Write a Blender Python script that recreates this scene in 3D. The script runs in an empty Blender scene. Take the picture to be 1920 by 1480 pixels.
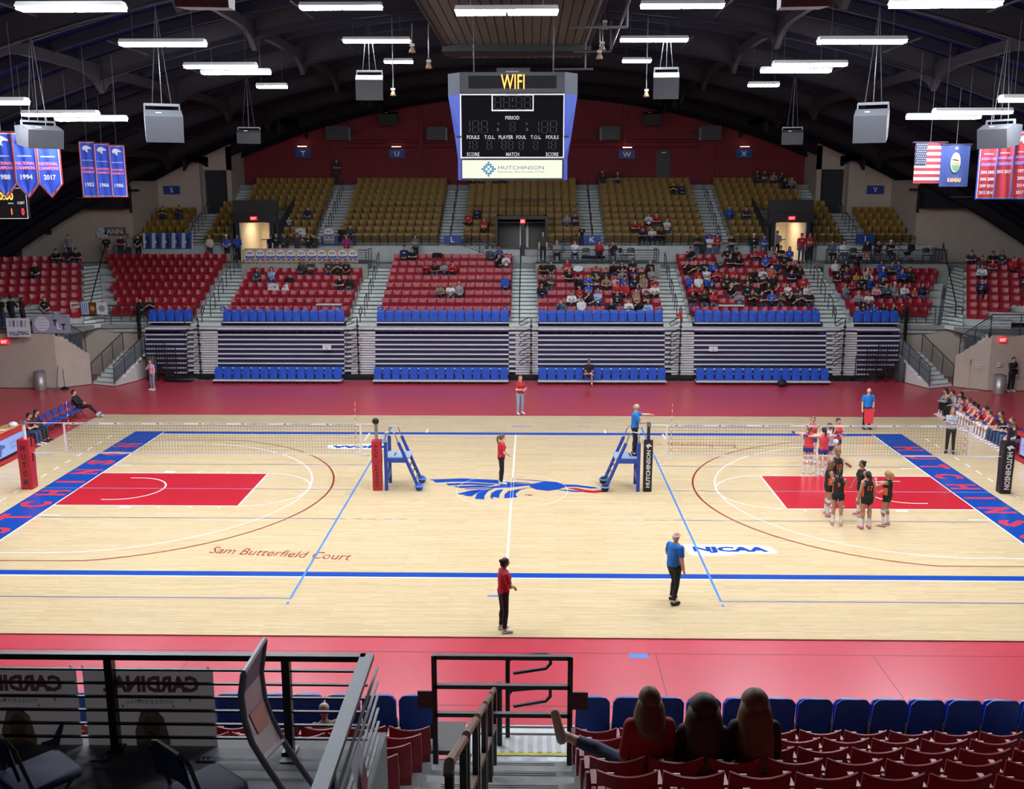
import bpy, bmesh, math, random
import numpy as np
from mathutils import Vector as V, Matrix
from math import sin, cos, pi, radians, sqrt, floor
random.seed(7)
S = bpy.context.scene
COL = S.collection
# ------------------------------------------------------------------ camera
CF, CX, CY, CZ, YAW, PIT, ROL = 1886.37, .6262, -31.7635, 9.7216, .0196, -.2021, -.001
_f = V((-sin(YAW)*cos(PIT), cos(YAW)*cos(PIT), sin(PIT)))
_r = V((cos(YAW), sin(YAW), 0)); _u = _r.cross(_f)
_R = cos(ROL)*_r + sin(ROL)*_u; _U = -sin(ROL)*_r + cos(ROL)*_u
cd = bpy.data.cameras.new('camera'); cam = bpy.data.objects.new('camera', cd); COL.objects.link(cam)
cd.sensor_width = 36; cd.lens = 36*CF/1920; cd.clip_start = .05; cd.clip_end = 300
cam.matrix_world = Matrix(((_R.x, _U.x, -_f.x, CX), (_R.y, _U.y, -_f.y, CY), (_R.z, _U.z, -_f.z, CZ), (0, 0, 0, 1)))
S.camera = cam
def at(u, v, ax, val):
    """point of the hall that photograph pixel (u, v) shows, on the plane where coordinate ax has value val"""
    d = _R*((u-960)/CF) - _U*((v-740)/CF) + _f
    o = V((CX, CY, CZ)); return o + d*((val-o[ax])/d[ax])
# ------------------------------------------------------------------ world, exposure
w = bpy.data.worlds.new('world'); S.world = w; w.use_nodes = True
w.node_tree.nodes['Background'].inputs[0].default_value = (.75, .8, 1, 1)
w.node_tree.nodes['Background'].inputs[1].default_value = .04
S.view_settings.view_transform = 'Standard'; S.view_settings.look = 'None'
S.view_settings.exposure = 0.45; S.view_settings.gamma = 1; S.view_settings.use_curve_mapping = False
LAMP = 96.0          # radiance of the lamp panels
# ------------------------------------------------------------------ materials
def lin(h):
    c = [int(h[i:i+2], 16)/255 for i in (0, 2, 4)]
    return tuple(x/12.92 if x <= .04045 else ((x+.055)/1.055)**2.4 for x in c)+(1,)
MATS = {}
def mat(h, rough=.6, metal=0, var=0, scale=6, spec=.5, key=''):
    k = (h, rough, metal, var, scale, spec)
    if k in MATS: return MATS[k]
    m = bpy.data.materials.new('mat_'+h); m.use_nodes = True; n = m.node_tree.nodes; L = m.node_tree.links
    b = n['Principled BSDF']; c = lin(h)
    b.inputs['Base Color'].default_value = c; b.inputs['Roughness'].default_value = rough
    b.inputs['Metallic'].default_value = metal; b.inputs['Specular IOR Level'].default_value = spec
    m.diffuse_color = c
    if var:
        t = n.new('ShaderNodeTexNoise'); t.inputs['Scale'].default_value = scale; t.inputs['Detail'].default_value = 5
        tc = n.new('ShaderNodeTexCoord'); L.new(tc.outputs['Object'], t.inputs['Vector'])
        r = n.new('ShaderNodeMapRange'); r.inputs[1].default_value = .3; r.inputs[2].default_value = .7
        r.inputs[3].default_value = 1-var; r.inputs[4].default_value = 1+var
        mx = n.new('ShaderNodeVectorMath'); mx.operation = 'SCALE'; mx.inputs[0].default_value = c[:3]
        L.new(t.outputs['Fac'], r.inputs[0]); L.new(r.outputs[0], mx.inputs['Scale']); L.new(mx.outputs[0], b.inputs['Base Color'])
    MATS[k] = m; return m
def glow(h, s):
    k = ('glow', h, s)
    if k in MATS: return MATS[k]
    m = bpy.data.materials.new('glow_'+h); m.use_nodes = True; b = m.node_tree.nodes['Principled BSDF']
    b.inputs['Base Color'].default_value = (.02, .02, .02, 1)
    b.inputs['Emission Color'].default_value = lin(h); b.inputs['Emission Strength'].default_value = s
    MATS[k] = m; return m
# ------------------------------------------------------------------ mesh builder
class MB:
    def __init__(s): s.v = []; s.f = []; s.m = []
    def add(s, vs, fs, m=0):
        o = len(s.v); s.v += [tuple(p) for p in vs]; s.f += [tuple(i+o for i in f) for f in fs]; s.m += [m]*len(fs); return s
    def box(s, x0, x1, y0, y1, z0, z1, m=0, M=None):
        vs = [V((x, y, z)) for z in (z0, z1) for y in (y0, y1) for x in (x0, x1)]
        if M is not None: vs = [M@p for p in vs]
        return s.add(vs, [(0, 2, 3, 1), (4, 5, 7, 6), (0, 1, 5, 4), (1, 3, 7, 5), (3, 2, 6, 7), (2, 0, 4, 6)], m)
    def bar(s, a, b, w, h=None, m=0, up=V((0, 0, 1))):
        h = h or w; a = V(a); b = V(b); d = (b-a).normalized()
        if abs(d.dot(up)) > .98: up = V((0, 1, 0)) if abs(d.y) < .9 else V((1, 0, 0))
        x = d.cross(up).normalized(); y = x.cross(d)
        vs = [p+x*i*w/2+y*j*h/2 for p in (a, b) for i, j in ((-1, -1), (1, -1), (1, 1), (-1, 1))]
        return s.add(vs, [(0, 1, 2, 3), (7, 6, 5, 4), (0, 4, 5, 1), (1, 5, 6, 2), (2, 6, 7, 3), (3, 7, 4, 0)], m)
    def tube(s, pts, r, n=6, m=0, closed=False, rad=None):
        pts = [V(p) for p in pts]; K = len(pts); rings = []; prev = None
        for i, p in enumerate(pts):
            a = pts[(i-1) % K] if closed or i else p; b = pts[(i+1) % K] if closed or i < K-1 else p
            d = (b-a).normalized()
            up = prev if prev is not None else (V((0, 0, 1)) if abs(d.z) < .9 else V((1, 0, 0)))
            x = d.cross(up)
            if x.length < 1e-4: x = d.cross(V((.3, .7, .2)))
            x.normalize(); y = x.cross(d); prev = y
            rr = rad[i] if rad else r
            rings.append([p+x*rr*cos(2*pi*k/n)+y*rr*sin(2*pi*k/n) for k in range(n)])
        vs = [q for g in rings for q in g]; fs = []
        for i in range(K if closed else K-1):
            j = (i+1) % K
            for k in range(n): fs.append((i*n+k, j*n+k, j*n+(k+1) % n, i*n+(k+1) % n))
        if not closed: fs += [tuple(range(n)), tuple(range((K-1)*n, K*n))[::-1]]
        return s.add(vs, fs, m)
    def loft(s, rings, m=0, caps=True):
        n = len(rings[0]); vs = [q for g in rings for q in g]; fs = []
        for i in range(len(rings)-1):
            for k in range(n): fs.append((i*n+k, i*n+(k+1) % n, (i+1)*n+(k+1) % n, (i+1)*n+k))
        if caps: fs += [tuple(range(n))[::-1], tuple(range((len(rings)-1)*n, len(rings)*n))]
        return s.add(vs, fs, m)
    def ell(s, c, r, n=10, k=7, m=0, M=None):
        c = V(c); rings = []
        for i in range(1, k):
            t = pi*i/k
            rings.append([V((r[0]*sin(t)*cos(2*pi*j/n), r[1]*sin(t)*sin(2*pi*j/n), -r[2]*cos(t))) for j in range(n)])
        vs = [q for g in rings for q in g]+[V((0, 0, -r[2])), V((0, 0, r[2]))]; N = len(vs)
        fs = [(i*n+j, i*n+(j+1) % n, (i+1)*n+(j+1) % n, (i+1)*n+j) for i in range(k-2) for j in range(n)]
        fs += [(N-2, (j+1) % n, j) for j in range(n)]+[(N-1, (k-2)*n+j, (k-2)*n+(j+1) % n) for j in range(n)]
        if M is not None: vs = [M@q for q in vs]
        return s.add([q+c for q in vs], fs, m)
    def lathe(s, prof, n=20, c=(0, 0, 0), m=0):
        c = V(c); return s.loft([[c+V((r*cos(2*pi*j/n), r*sin(2*pi*j/n), z)) for j in range(n)] for r, z in prof], m)
    def poly(s, pts, m=0):
        return s.add(pts, [tuple(range(len(pts)))], m)
    def prism(s, pts, d, m=0):
        """flat outline pts (3d) pushed along d"""
        pts = [V(p) for p in pts]; d = V(d); n = len(pts)
        return s.add(pts+[p+d for p in pts], [tuple(range(n))[::-1], tuple(range(n, 2*n))]+[(i, (i+1) % n, n+(i+1) % n, n+i) for i in range(n)], m)
    def mesh(s, name, mats=None, smooth=False):
        me = bpy.data.meshes.new(name); me.from_pydata(s.v, [], s.f)
        for x in (mats or []): me.materials.append(x)
        if any(s.m): me.polygons.foreach_set('material_index', s.m)
        if smooth: me.polygons.foreach_set('use_smooth', [True]*len(me.polygons))
        me.update(); return me
def link(name, me, parent=None, loc=(0, 0, 0), rz=0, M=None):
    o = bpy.data.objects.new(name, me); COL.objects.link(o); o.parent = parent
    if M is not None: o.matrix_local = M
    else:
        o.location = loc
        if rz: o.rotation_euler = (0, 0, rz)
    return o
def obj(name, mb, m, parent=None, smooth=False, loc=(0, 0, 0), rz=0):
    return link(name, mb.mesh(name, m if isinstance(m, list) else [m], smooth), parent, loc, rz)
def fixn(me):
    b = bmesh.new(); b.from_mesh(me); bmesh.ops.recalc_face_normals(b, faces=b.faces); b.to_mesh(me); b.free(); return me
def tag(o, label, cat, group=None, kind=None):
    o['label'] = label
    if cat: o['category'] = cat
    if group: o['group'] = group
    if kind: o['kind'] = kind
    return o
def thing(name, label, cat, loc=(0, 0, 0), rz=0, group=None):
    return tag(link(name, None, None, loc, rz), label, cat, group)
def struct(o, label=None):
    o['kind'] = 'structure'
    if label: o['label'] = label
    return o
def copy_tree(o, parent=None, loc=None, rz=None):
    c = o.copy(); COL.objects.link(c); c.parent = parent
    if loc is not None: c.location = loc
    if rz is not None: c.rotation_euler = (0, 0, rz)
    for ch in o.children: copy_tree(ch, c)
    return c
_fonts = {}
TS = bpy.data.scenes.new('workshop')      # a scratch scene for evaluating lettering and bodies; removed at the end
def text(s, size=1, bold=0, ext=0, width=None, height=None, sx=1, spacing=1):
    """flat lettering as mesh data, centred, in the local XY plane"""
    k = (s, size, bold, ext, width, height, sx, spacing)
    if k in _fonts: return _fonts[k]
    c = bpy.data.curves.new('lettering', 'FONT'); c.body = s; c.size = 1; c.offset = bold; c.extrude = 0; c.space_character = spacing; c.resolution_u = 2
    o = bpy.data.objects.new('lettering', c); TS.collection.objects.link(o)
    TS.view_layers[0].update(); me = bpy.data.meshes.new_from_object(o.evaluated_get(TS.view_layers[0].depsgraph)); me.name = 'lettering'
    bpy.data.objects.remove(o); bpy.data.curves.remove(c); me.materials.clear()
    xs = [v.co.x for v in me.vertices]; ys = [v.co.y for v in me.vertices]
    if not xs: return me
    cx, cy = (min(xs)+max(xs))/2, (min(ys)+max(ys))/2; W, H = max(xs)-min(xs), max(ys)-min(ys)
    fx = (width/W) if width else size*sx; fy = (height/H) if height else size
    if height and not width: fx = fy*sx
    if width and not height: fy = fx
    for v in me.vertices: v.co = ((v.co.x-cx)*fx, (v.co.y-cy)*fy, 0)
    me.update(); _fonts[k] = me; return me
def write(s, m, parent, M, name='lettering', **k):
    me = text(s, **k)
    o = link(name, me, parent, M=M)
    if not len(me.materials): me.materials.append(m)
    o.material_slots[0].link = 'OBJECT'; o.material_slots[0].material = m
    return o
def frame(o, x, y):
    """matrix with origin o, local x along x, local y along y"""
    x = V(x).normalized(); y = V(y); y = (y-x*y.dot(x)).normalized(); z = x.cross(y)
    return Matrix(((x.x, y.x, z.x, o[0]), (x.y, y.y, z.y, o[1]), (x.z, y.z, z.z, o[2]), (0, 0, 0, 1)))
ORD = 'first second third fourth fifth sixth seventh eighth ninth tenth eleventh twelfth thirteenth fourteenth fifteenth sixteenth seventeenth eighteenth nineteenth twentieth'.split()
NUM = 'one two three four five six seven eight nine ten eleven twelve thirteen fourteen fifteen sixteen'.split()
def nth(i): return ORD[i] if i < len(ORD) else 'twenty-'+ORD[i-20]
# ================================================================== lamps over the court (they light the hall)
CONC = mat('b8bdba', .75, 0, .10, 3); CONCD = mat('8f9491', .8, 0, .1, 3); BEIGE = mat('b3a698', .8, 0, .05, 2)
BLACK = mat('0c0c10', .5); DARK = mat('1d1e22', .45); STEEL = mat('34363b', .45, .3); WHITE = mat('d8d8d6', .5); SILV = mat('9a9da2', .35, .8)
NAVY = mat('16254f', .45); SIGNB = mat('1b3f8a', .5); GREYD = mat('3a3c40', .6)
LENS = glow('f2f5ff', LAMP); HOUS = mat('c9c9c4', .5)
ROOF0, ROOFK = 16.6, 1/92
def roofz(x): return ROOF0 - x*x*ROOFK
LAMPG = 'suspended lamps under the roof'
def lamp(x, y, z, L, label):
    t = thing('ceiling_lamp', label, 'lamp', (x, y, z), 0, LAMPG)
    h = MB(); w = .42
    h.add([(-L/2, -w/2, .02), (L/2, -w/2, .02), (L/2, w/2, .02), (-L/2, w/2, .02), (-L/2+.02, -w/2+.08, .13), (L/2-.02, -w/2+.08, .13), (L/2-.02, w/2-.08, .13), (-L/2+.02, w/2-.08, .13)],
          [(4, 5, 6, 7), (0, 1, 5, 4), (1, 2, 6, 5), (2, 3, 7, 6), (3, 0, 4, 7), (3, 2, 1, 0)])
    obj('housing', h, HOUS, t)
    n = 2 if L > 2 else 1
    for i in range(n):
        a = -L/2+.03+i*(L/n); b = a+L/n-.06
        obj('lens', MB().box(a, b, -w/2+.02, w/2-.02, -.055, .015), LENS, t)
    top = roofz(x)-.1-z if abs(x) > 3.2 else 15.2-z
    for sx in (-1, 1):
        obj('hanging_wire', MB().tube([(sx*L*.35, 0, .12), (sx*L*.35, 0, max(top, .2))], .008, 4), STEEL, t)
    return t
lamp_rows = {-5: (-.6, 6.3, 12.4), -9.85: (-9.7, -7.8, -2.0, 3.4, 5.2, 10.2), -14.6: (-3.05, 1.6, 3.9)}
for sx in (-1, 1):
    side = 'left' if sx < 0 else 'right'
    for x, ds in lamp_rows.items():
        lane = {-5: 'inner', -9.85: 'middle', -14.6: 'outer'}[x]
        for i, d in enumerate(ds):
            L = 1.22 if d in (12.4, 10.2) else 2.44
            z = {-5: 14.95, -9.85: 13.75, -14.6: 12.08}[x]
            lamp(x if sx < 0 else -x, d, z, L, f"bright white strip lamp, {nth(len(ds)-1-i)} from the red wall in the {lane} {side} row")
        for i, d in enumerate({-5: (-7.4, -14.1), -9.85: (), -14.6: (-8.6,)}[x]):   # unseen lamps added as fill, continuing the rows towards the near stand
            lamp(x if sx < 0 else -x, d, {-5: 15.05, -9.85: 13.8, -14.6: 12.1}[x], 2.44, f"added unseen fill lamp over the near side, {nth(i)} of the {lane} {side} row")
for i, d in enumerate((-6.75,)): lamp(.02, d, 13.8, 2.44, ('wide strip lamp on the ribbed ceiling panel in front of the scoreboard', 'strip lamp on the ribbed ceiling panel above the near seats')[i])
# ================================================================== floors
def wood_mat():
    m = bpy.data.materials.new('maple_boards'); m.use_nodes = True; n = m.node_tree.nodes; L = m.node_tree.links; b = n['Principled BSDF']
    tc = n.new('ShaderNodeTexCoord'); br = n.new('ShaderNodeTexBrick'); L.new(tc.outputs['Object'], br.inputs['Vector'])
    br.offset = .37; br.offset_frequency = 3; br.squash = 1
    for k, v in (('Scale', 1), ('Mortar Size', .0016), ('Mortar Smooth', .3), ('Bias', .1), ('Brick Width', 1.35), ('Row Height', .0572)): br.inputs[k].default_value = v
    br.inputs['Color1'].default_value = lin('d8c49c'); br.inputs['Color2'].default_value = lin('ccb68c'); br.inputs['Mortar'].default_value = lin('b0936a')
    nz = n.new('ShaderNodeTexNoise'); mp = n.new('ShaderNodeMapping'); mp.inputs['Scale'].default_value = (1.2, 30, 1)
    L.new(tc.outputs['Object'], mp.inputs['Vector']); L.new(mp.outputs[0], nz.inputs['Vector']); nz.inputs['Scale'].default_value = 2; nz.inputs['Detail'].default_value = 6
    r = n.new('ShaderNodeMapRange'); r.inputs[1].default_value = .32; r.inputs[2].default_value = .7; r.inputs[3].default_value = .84; r.inputs[4].default_value = 1.09
    L.new(nz.outputs['Fac'], r.inputs[0]); mx = n.new('ShaderNodeVectorMath'); mx.operation = 'SCALE'
    L.new(br.outputs['Color'], mx.inputs[0]); L.new(r.outputs[0], mx.inputs['Scale']); L.new(mx.outputs[0], b.inputs['Base Color'])
    b.inputs['Roughness'].default_value = .2; b.inputs['Specular IOR Level'].default_value = .35
    return m
floor = struct(obj('floor', MB().box(-18.3, 18.3, -11.05, 11.05, -.03, 0), wood_mat()), 'light maple court floor with painted lines')
REDF = mat('bb3c4a', .3, 0, .05, .6, .5)
redfloor = struct(obj('floor', MB().box(-40, 40, -24, 24, -.10, -.03), REDF), 'glossy red floor around the maple court')
JOINT = mat('7a2430', .4)
for y in (-11.75,): obj('floor_joint', MB().box(-20, 22, y-.012, y+.012, -.03, -.028), JOINT, redfloor)
for x in (-11.5, -6.6, 3.3, 7.9, 12.1): obj('floor_joint', MB().box(x-.01, x+.01, -16, -11.75, -.03, -.028), JOINT, redfloor)
obj('floor_joint', MB().box(-20, 22, -14.02, -14.0, -.03, -.028), JOINT, redfloor)
# ------------------------------------------------------------------ painted court
PB = mat('1046a2', .25); PR = mat('b82331', .25); PW = mat('e6e4de', .3); PRL = mat('8f2a1a', .3); PG = mat('6f7f98', .35); PT = mat('3f7fd0', .4); PL = mat('c4384e', .3)
def paint(name, m, z, *polys):
    mb = MB()
    for q in polys: mb.poly([(x, y, z) for x, y in q])
    me = mb.mesh(name, [m]); 
    for p in me.polygons:
        if p.normal.z < 0: p.flip()
    return link(name, me, floor)
def rect(x0, x1, y0, y1): return [(min(x0, x1), min(y0, y1)), (max(x0, x1), min(y0, y1)), (max(x0, x1), max(y0, y1)), (min(x0, x1), max(y0, y1))]
def arc(cx, cy, r, a0, a1, w, n=48):
    q = []
    for i in range(n):
        a, b = a0+(a1-a0)*i/n, a0+(a1-a0)*(i+1)/n
        q.append([(cx+(r-w/2)*cos(a), cy+(r-w/2)*sin(a)), (cx+(r+w/2)*cos(a), cy+(r+w/2)*sin(a)), (cx+(r+w/2)*cos(b), cy+(r+w/2)*sin(b)), (cx+(r-w/2)*cos(b), cy+(r-w/2)*sin(b))])
    return q
BX = 14.325; BO = 15.55
yn0, yn1 = at(950, 1075, 2, 0).y, at(950, 1083.5, 2, 0).y; yf0, yf1 = at(950, 816, 2, 0).y, at(950, 811.5, 2, 0).y
paint('sideline', PB, .002, rect(-18.3, 18.3, yn0, yn1)); paint('sideline_edge', PW, .002, rect(-18.3, 18.3, yn1-.01, yn1-.07))
paint('sideline', PB, .002, rect(-BX, BX, yf0, yf1)); paint('sideline_edge', PW, .002, rect(-BX, BX, yf0-.07, yf0))
paint('halfway_line', PW, .0035, rect(-.03, .03, -7.6, -1.05), rect(-.03, .03, 1.45, 7.6)); paint('halfway_line', PW, .0045, rect(-.045, -.035, -1.05, 1.45), rect(.035, .045, -1.05, 1.45))
paint('centre_circle', PW, .0045, *arc(0, 0, 1.83, 0, 2*pi, .012, 60))
word = 'HUTCHINSON'
for s in (-1, 1):
    paint('end_band', PB, .002, rect(s*(BX+.05), s*BO, yn1, yf1))
    paint('baseline', PW, .003, rect(s*BX, s*(BX+.05), -7.6, 7.6))
    for i, ch in enumerate(word):
        y = 5.59-1.243*i if s > 0 else -5.5+1.243*i
        M = frame((s*(BX+.645), y, .004), (0, -1 if s > 0 else 1, 0), (s, 0, 0))
        write(ch, PL, floor, M, 'band_letter', bold=.05, width=.60 if ch != 'I' else .2, height=.98)
    paint('lane_paint', PR, .002, rect(s*BX, s*8.53, -1.83, 1.83))
    paint('lane_edge', PW, .003, rect(s*BX, s*8.53, 1.80, 1.86), rect(s*BX, s*8.53, -1.86, -1.80), rect(s*8.50, s*8.56, -1.86, 1.86))
    a0, a1 = (-pi/2, pi/2) if s < 0 else (pi/2, 3*pi/2)
    paint('free_throw_arc', PW, .003, *arc(s*8.53, 0, 1.83, a0, a1, .05))
    da = math.acos(6.6/6.75)
    paint('outer_arc', PRL, .0025, *arc(s*12.75, 0, 6.75, a0+da, a1-da, .06), rect(s*BX, s*11.34, 6.575, 6.625), rect(s*BX, s*11.34, -6.625, -6.575))
    paint('inner_arc', PW, .0025, *arc(s*12.75, 0, 6.02, a0, a1, .05), rect(s*BX, s*12.75, 5.995, 6.045), rect(s*BX, s*12.75, -6.045, -5.995))
    paint('restricted_arc', PW, .004, *arc(s*12.75, 0, 1.22, a0, a1, .055, 24), rect(s*12.75, s*13.1, 1.195, 1.25), rect(s*12.75, s*13.1, -1.25, -1.195))
    for t in (-1, 1):
        paint('lane_mark', PW, .003, rect(s*12.2, s*11.85, t*1.86, t*2.06))
        for x in (11.0, 10.0, 9.1): paint('lane_mark', PW, .003, rect(s*x, s*(x-.05), t*1.86, t*2.06))
        paint('lane_mark', PW, .003, rect(s*14.3, s*13.7, t*2.78, t*2.84))
    paint('net_court_line', PG, .0045, rect(s*5.19, s*BO, -.025, .025), rect(s*5.19, s*14.19, 2.975, 3.025), rect(s*5.19, s*14.19, -3.025, -2.975))
    paint('net_court_line', PG, .0045, *[rect(s*(3.1+.45*i), s*(3.35+.45*i), y-.02, y+.02) for i in range(5) for y in (-3, 3)])
    paint('end_line', PG, .0045, rect(s*5.19, s*18.3, -9.03, -8.97))
    paint('end_line', PG, .0045, rect(s*5.19, s*14.19, 8.97, 9.03))
    paint('net_court_side_line', PT, .005, rect(s*5.16, s*5.22, -9.02, 9.02), rect(s*5.16, s*5.22, -9.35, -9.2))
    paint('coach_dash', PW, .003, *[rect(s*16.2, s*16.26, y0, y0+.42) for y0 in [-5.2+.92*i for i in range(14)]])
    paint('corner_dash', PW, .003, rect(s*3.6, s*3.66, 7.9, 8.5), rect(s*5.9, s*5.96, 6.5, 7.8))
for u0, u1, v in ((959, 999, 800), (1084, 1106, 800), (914, 943, 1118)):
    a, b = at(u0, v, 2, 0), at(u1, v, 2, 0); paint('tape_mark', PT, .005, rect(a.x, b.x, a.y-.045, a.y+.045))
a, b = at(1180, 1234, 2, -.028), at(1213, 1226, 2, -.028)
link('tape_mark', MB().poly([(a.x, a.y, -.027), (b.x+.03, a.y, -.027), (b.x, b.y, -.027), (a.x, b.y, -.027)]).mesh('tape_mark', [PT]), redfloor)
def fl(pts, ox, oy, sc, z=.003): return [(p.x, p.y) for p in (at(ox+x/sc, oy+y/sc, 2, 0) for x, y in pts)]
D = lambda *p: fl(p, 790, 880, 5.189)
# the winged beast painted on the centre of the court
paint('court_emblem', PB, .003, D((70, 102), (400, 90), (740, 105), (850, 128), (1070, 132), (830, 150), (700, 138), (480, 125), (300, 125), (140, 133), (115, 112)),
      D((240, 140), (480, 133), (720, 146), (690, 158), (480, 152), (262, 160)), D((310, 168), (560, 158), (690, 162), (620, 176), (400, 185), (355, 182)),
      D((410, 192), (620, 180), (830, 148), (1070, 140), (1050, 158), (870, 180), (720, 185), (560, 192), (440, 198)),
      D((340, 243), (480, 208), (640, 190), (560, 212), (460, 235), (390, 250)), D((400, 252), (520, 215), (600, 205), (530, 240), (490, 266), (440, 262)),
      D((520, 290), (540, 240), (600, 205), (720, 182), (650, 215), (615, 260), (612, 296)), D((670, 270), (680, 235), (730, 205), (800, 195), (765, 240), (755, 282), (700, 272), (690, 296)),
      D((806, 285), (810, 245), (850, 212), (950, 195), (1060, 180), (960, 205), (915, 245), (935, 275)),
      D((1050, 150), (1190, 122), (1300, 124), (1390, 148), (1400, 175), (1330, 200), (1230, 212), (1120, 200), (1060, 178)),
      D((1370, 148), (1500, 152), (1690, 176), (1722, 188), (1650, 190), (1500, 172), (1390, 176)), D((1330, 200), (1420, 202), (1530, 212), (1575, 226), (1480, 222), (1340, 206)),
      D((820, 94), (1100, 108), (1430, 136), (1300, 128), (1060, 112)))
paint('emblem_tongue', PR, .0035, D((1420, 188), (1500, 182), (1590, 200), (1680, 210), (1775, 200), (1780, 222), (1690, 234), (1590, 228), (1520, 208)))
write('TM', PRL, floor, frame(at(990, 928.5, 2, .004), (1, 0, 0), (0, 1, 0)), 'emblem_letters', bold=.02, width=.26, height=.14)
def njcaa(c, d, ang):
    x = V((cos(ang), sin(ang), 0)); y = V((-sin(ang), cos(ang), 0)); c = V(c)
    o = [c+x*a+y*b for a, b in ((-1.25, .42), (.9, .36), (1.15, .22), (1.25, -.22), (.9, -.3), (.2, -.34), (-.1, -.44), (-1.0, -.52), (-1.2, -.36))]
    paint('court_logo_edge', PW, .003, [(p.x, p.y) for p in o])
    write('NJCAA', PB, floor, frame(c+x*.0-y*.03+V((0, 0, .004)), x, y), 'court_logo', bold=.06, width=2.05, height=.5)
njcaa(at(1370, 1031, 2, 0)*1, 0, 0); njcaa(at(672, 838, 2, 0), 0, pi)
def script(p, ang):
    c = bpy.data.curves.new('lettering', 'FONT')
    x = V((cos(ang), sin(ang), 0)); y = V((-sin(ang)+.25*cos(ang), cos(ang)+.25*sin(ang), 0))
    M = Matrix(((x.x, y.x, 0, p.x), (x.y, y.y, 0, p.y), (0, 0, 1, .004), (0, 0, 0, 1)))
    write('Sam Butterfield Court', PRL, floor, M, 'court_name', width=3.95, height=.48, bold=-.005)
script(at(527, 1038, 2, 0), 0); script(at(1283, 834, 2, 0), pi)
# ================================================================== roof
ROOFD = mat('14143a', .9, 0, 0, 6, .03); RIBM = mat('2b282c', .9, 0, 0, 6, .03); PURM = mat('1f1d26', .9, 0, 0, 6, .03); PANEL = mat('4e4a47', .8, 0, 0, 6, .1)
def arcpts(y, dz, x0=-36, x1=36, n=36): return [V((x0+(x1-x0)*i/n, y, roofz(x0+(x1-x0)*i/n)+dz)) for i in range(n+1)]
ceil = MB(); N = 36
ys = [-34+7.65*i for i in range(10)]; ys[-1] = 38.8
a = arcpts(-40, 0); b = arcpts(39.2, 0)
ceil.add(a+b, [(i, i+1, N+2+i, N+1+i) for i in range(N)]); 
a2 = arcpts(-40, .3); b2 = arcpts(39.2, .3); ceil.add(a2+b2, [(i, N+1+i, N+2+i, i+1) for i in range(N)])
ceil = struct(obj('ceiling', ceil, ROOFD), 'dark vaulted roof deck over the arena')
def rib(y, w, d, m, name, up=-.02):
    mb = MB(); n = 40; rings = []
    for p in arcpts(y, up, -34, 34, n): rings.append([p+V((0, -w/2, 0)), p+V((0, w/2, 0)), p+V((0, w/2, -d)), p+V((0, -w/2, -d))])
    mb.loft(rings); o = link(name, fixn(mb.mesh(name, [m])), ceil); return o
RIBY = [5.0+7.6*i for i in range(-3, 5)]+[38.1]
for y in RIBY:
    r = rib(y, .12, .75, RIBM, 'roof_arch')
    for s in (1,):
        f = MB(); rings = []
        for p in arcpts(y, -.74, -34, 34, 40): rings.append([p+V((0, -.2, 0)), p+V((0, .2, 0)), p+V((0, .2, -.06)), p+V((0, -.2, -.06))])
        f.loft(rings); link('arch_flange', fixn(f.mesh('arch_flange', [RIBM])), r)
    c = MB().tube(arcpts(y-.3, -.86, -33, 33, 34), .035, 5); obj('conduit', c, PURM, r)
    for dy in (2.0, 3.9, 5.8): rib(y+dy, .16, .34, PURM, 'roof_purlin')
for x in (-20.5, -14.6, -9.1, 9.1, 14.6, 20.5):
    for y in RIBY[1:]:
        zt = roofz(x)-.3; L = 7.65; mb = MB(); prof = []
        for t, dep in ((-L, .95), (-L+.5, .62), (-L+1.2, .42), (-L+2, .34), (-2, .34), (-1.2, .42), (-.5, .62), (0, .95)): prof.append((t, dep))
        pts = [(x-.09, y+t, zt) for t, dep in prof]+[(x-.09, y+t, zt-dep) for t, dep in prof[::-1]]
        mb.prism(pts, (.18, 0, 0)); link('roof_beam', fixn(mb.mesh('roof_beam', [RIBM])), ceil)
# thin sprinkler branches hanging under the deck
for s in (-1, 1):
    for x in (6.5, 12, 17.2):
        for y in RIBY[2:]:
            obj('sprinkler_pipe', MB().tube([(s*x, y-5.6, roofz(x)-1.0), (s*x, y-2.4, roofz(x)-1.0)], .03, 5), RIBM, ceil)
# ribbed ceiling panel along the ridge
pan = thing('ridge_ceiling_panel', 'long ribbed grey ceiling panel running along the roof ridge above the scoreboard', 'ceiling panel', (0, 0, 15.3))
PW2 = 2.86; npn = 18; pz = 0
for i in range(npn):
    x0 = -PW2+2*PW2*i/npn; x1 = x0+2*PW2/npn-.035
    obj('panel', MB().box(x0, x1, -26, 9.9, pz, pz+.06), PANEL, pan); obj('panel', MB().box(x0, x1, 11.6, 14.2, pz, pz+.06), PANEL, pan)
obj('backing', MB().box(-PW2, PW2, -26, 14.3, .1, .14), BLACK, pan)
obj('cross_beam', MB().box(-PW2-.1, PW2+.1, 10.0, 11.5, -.25, .1), BLACK, pan)
for s in (-1, 1): obj('edge_trim', MB().box(s*PW2-.05, s*PW2+.05, -26, 14.3, -.06, .16), RIBM, pan)
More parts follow.
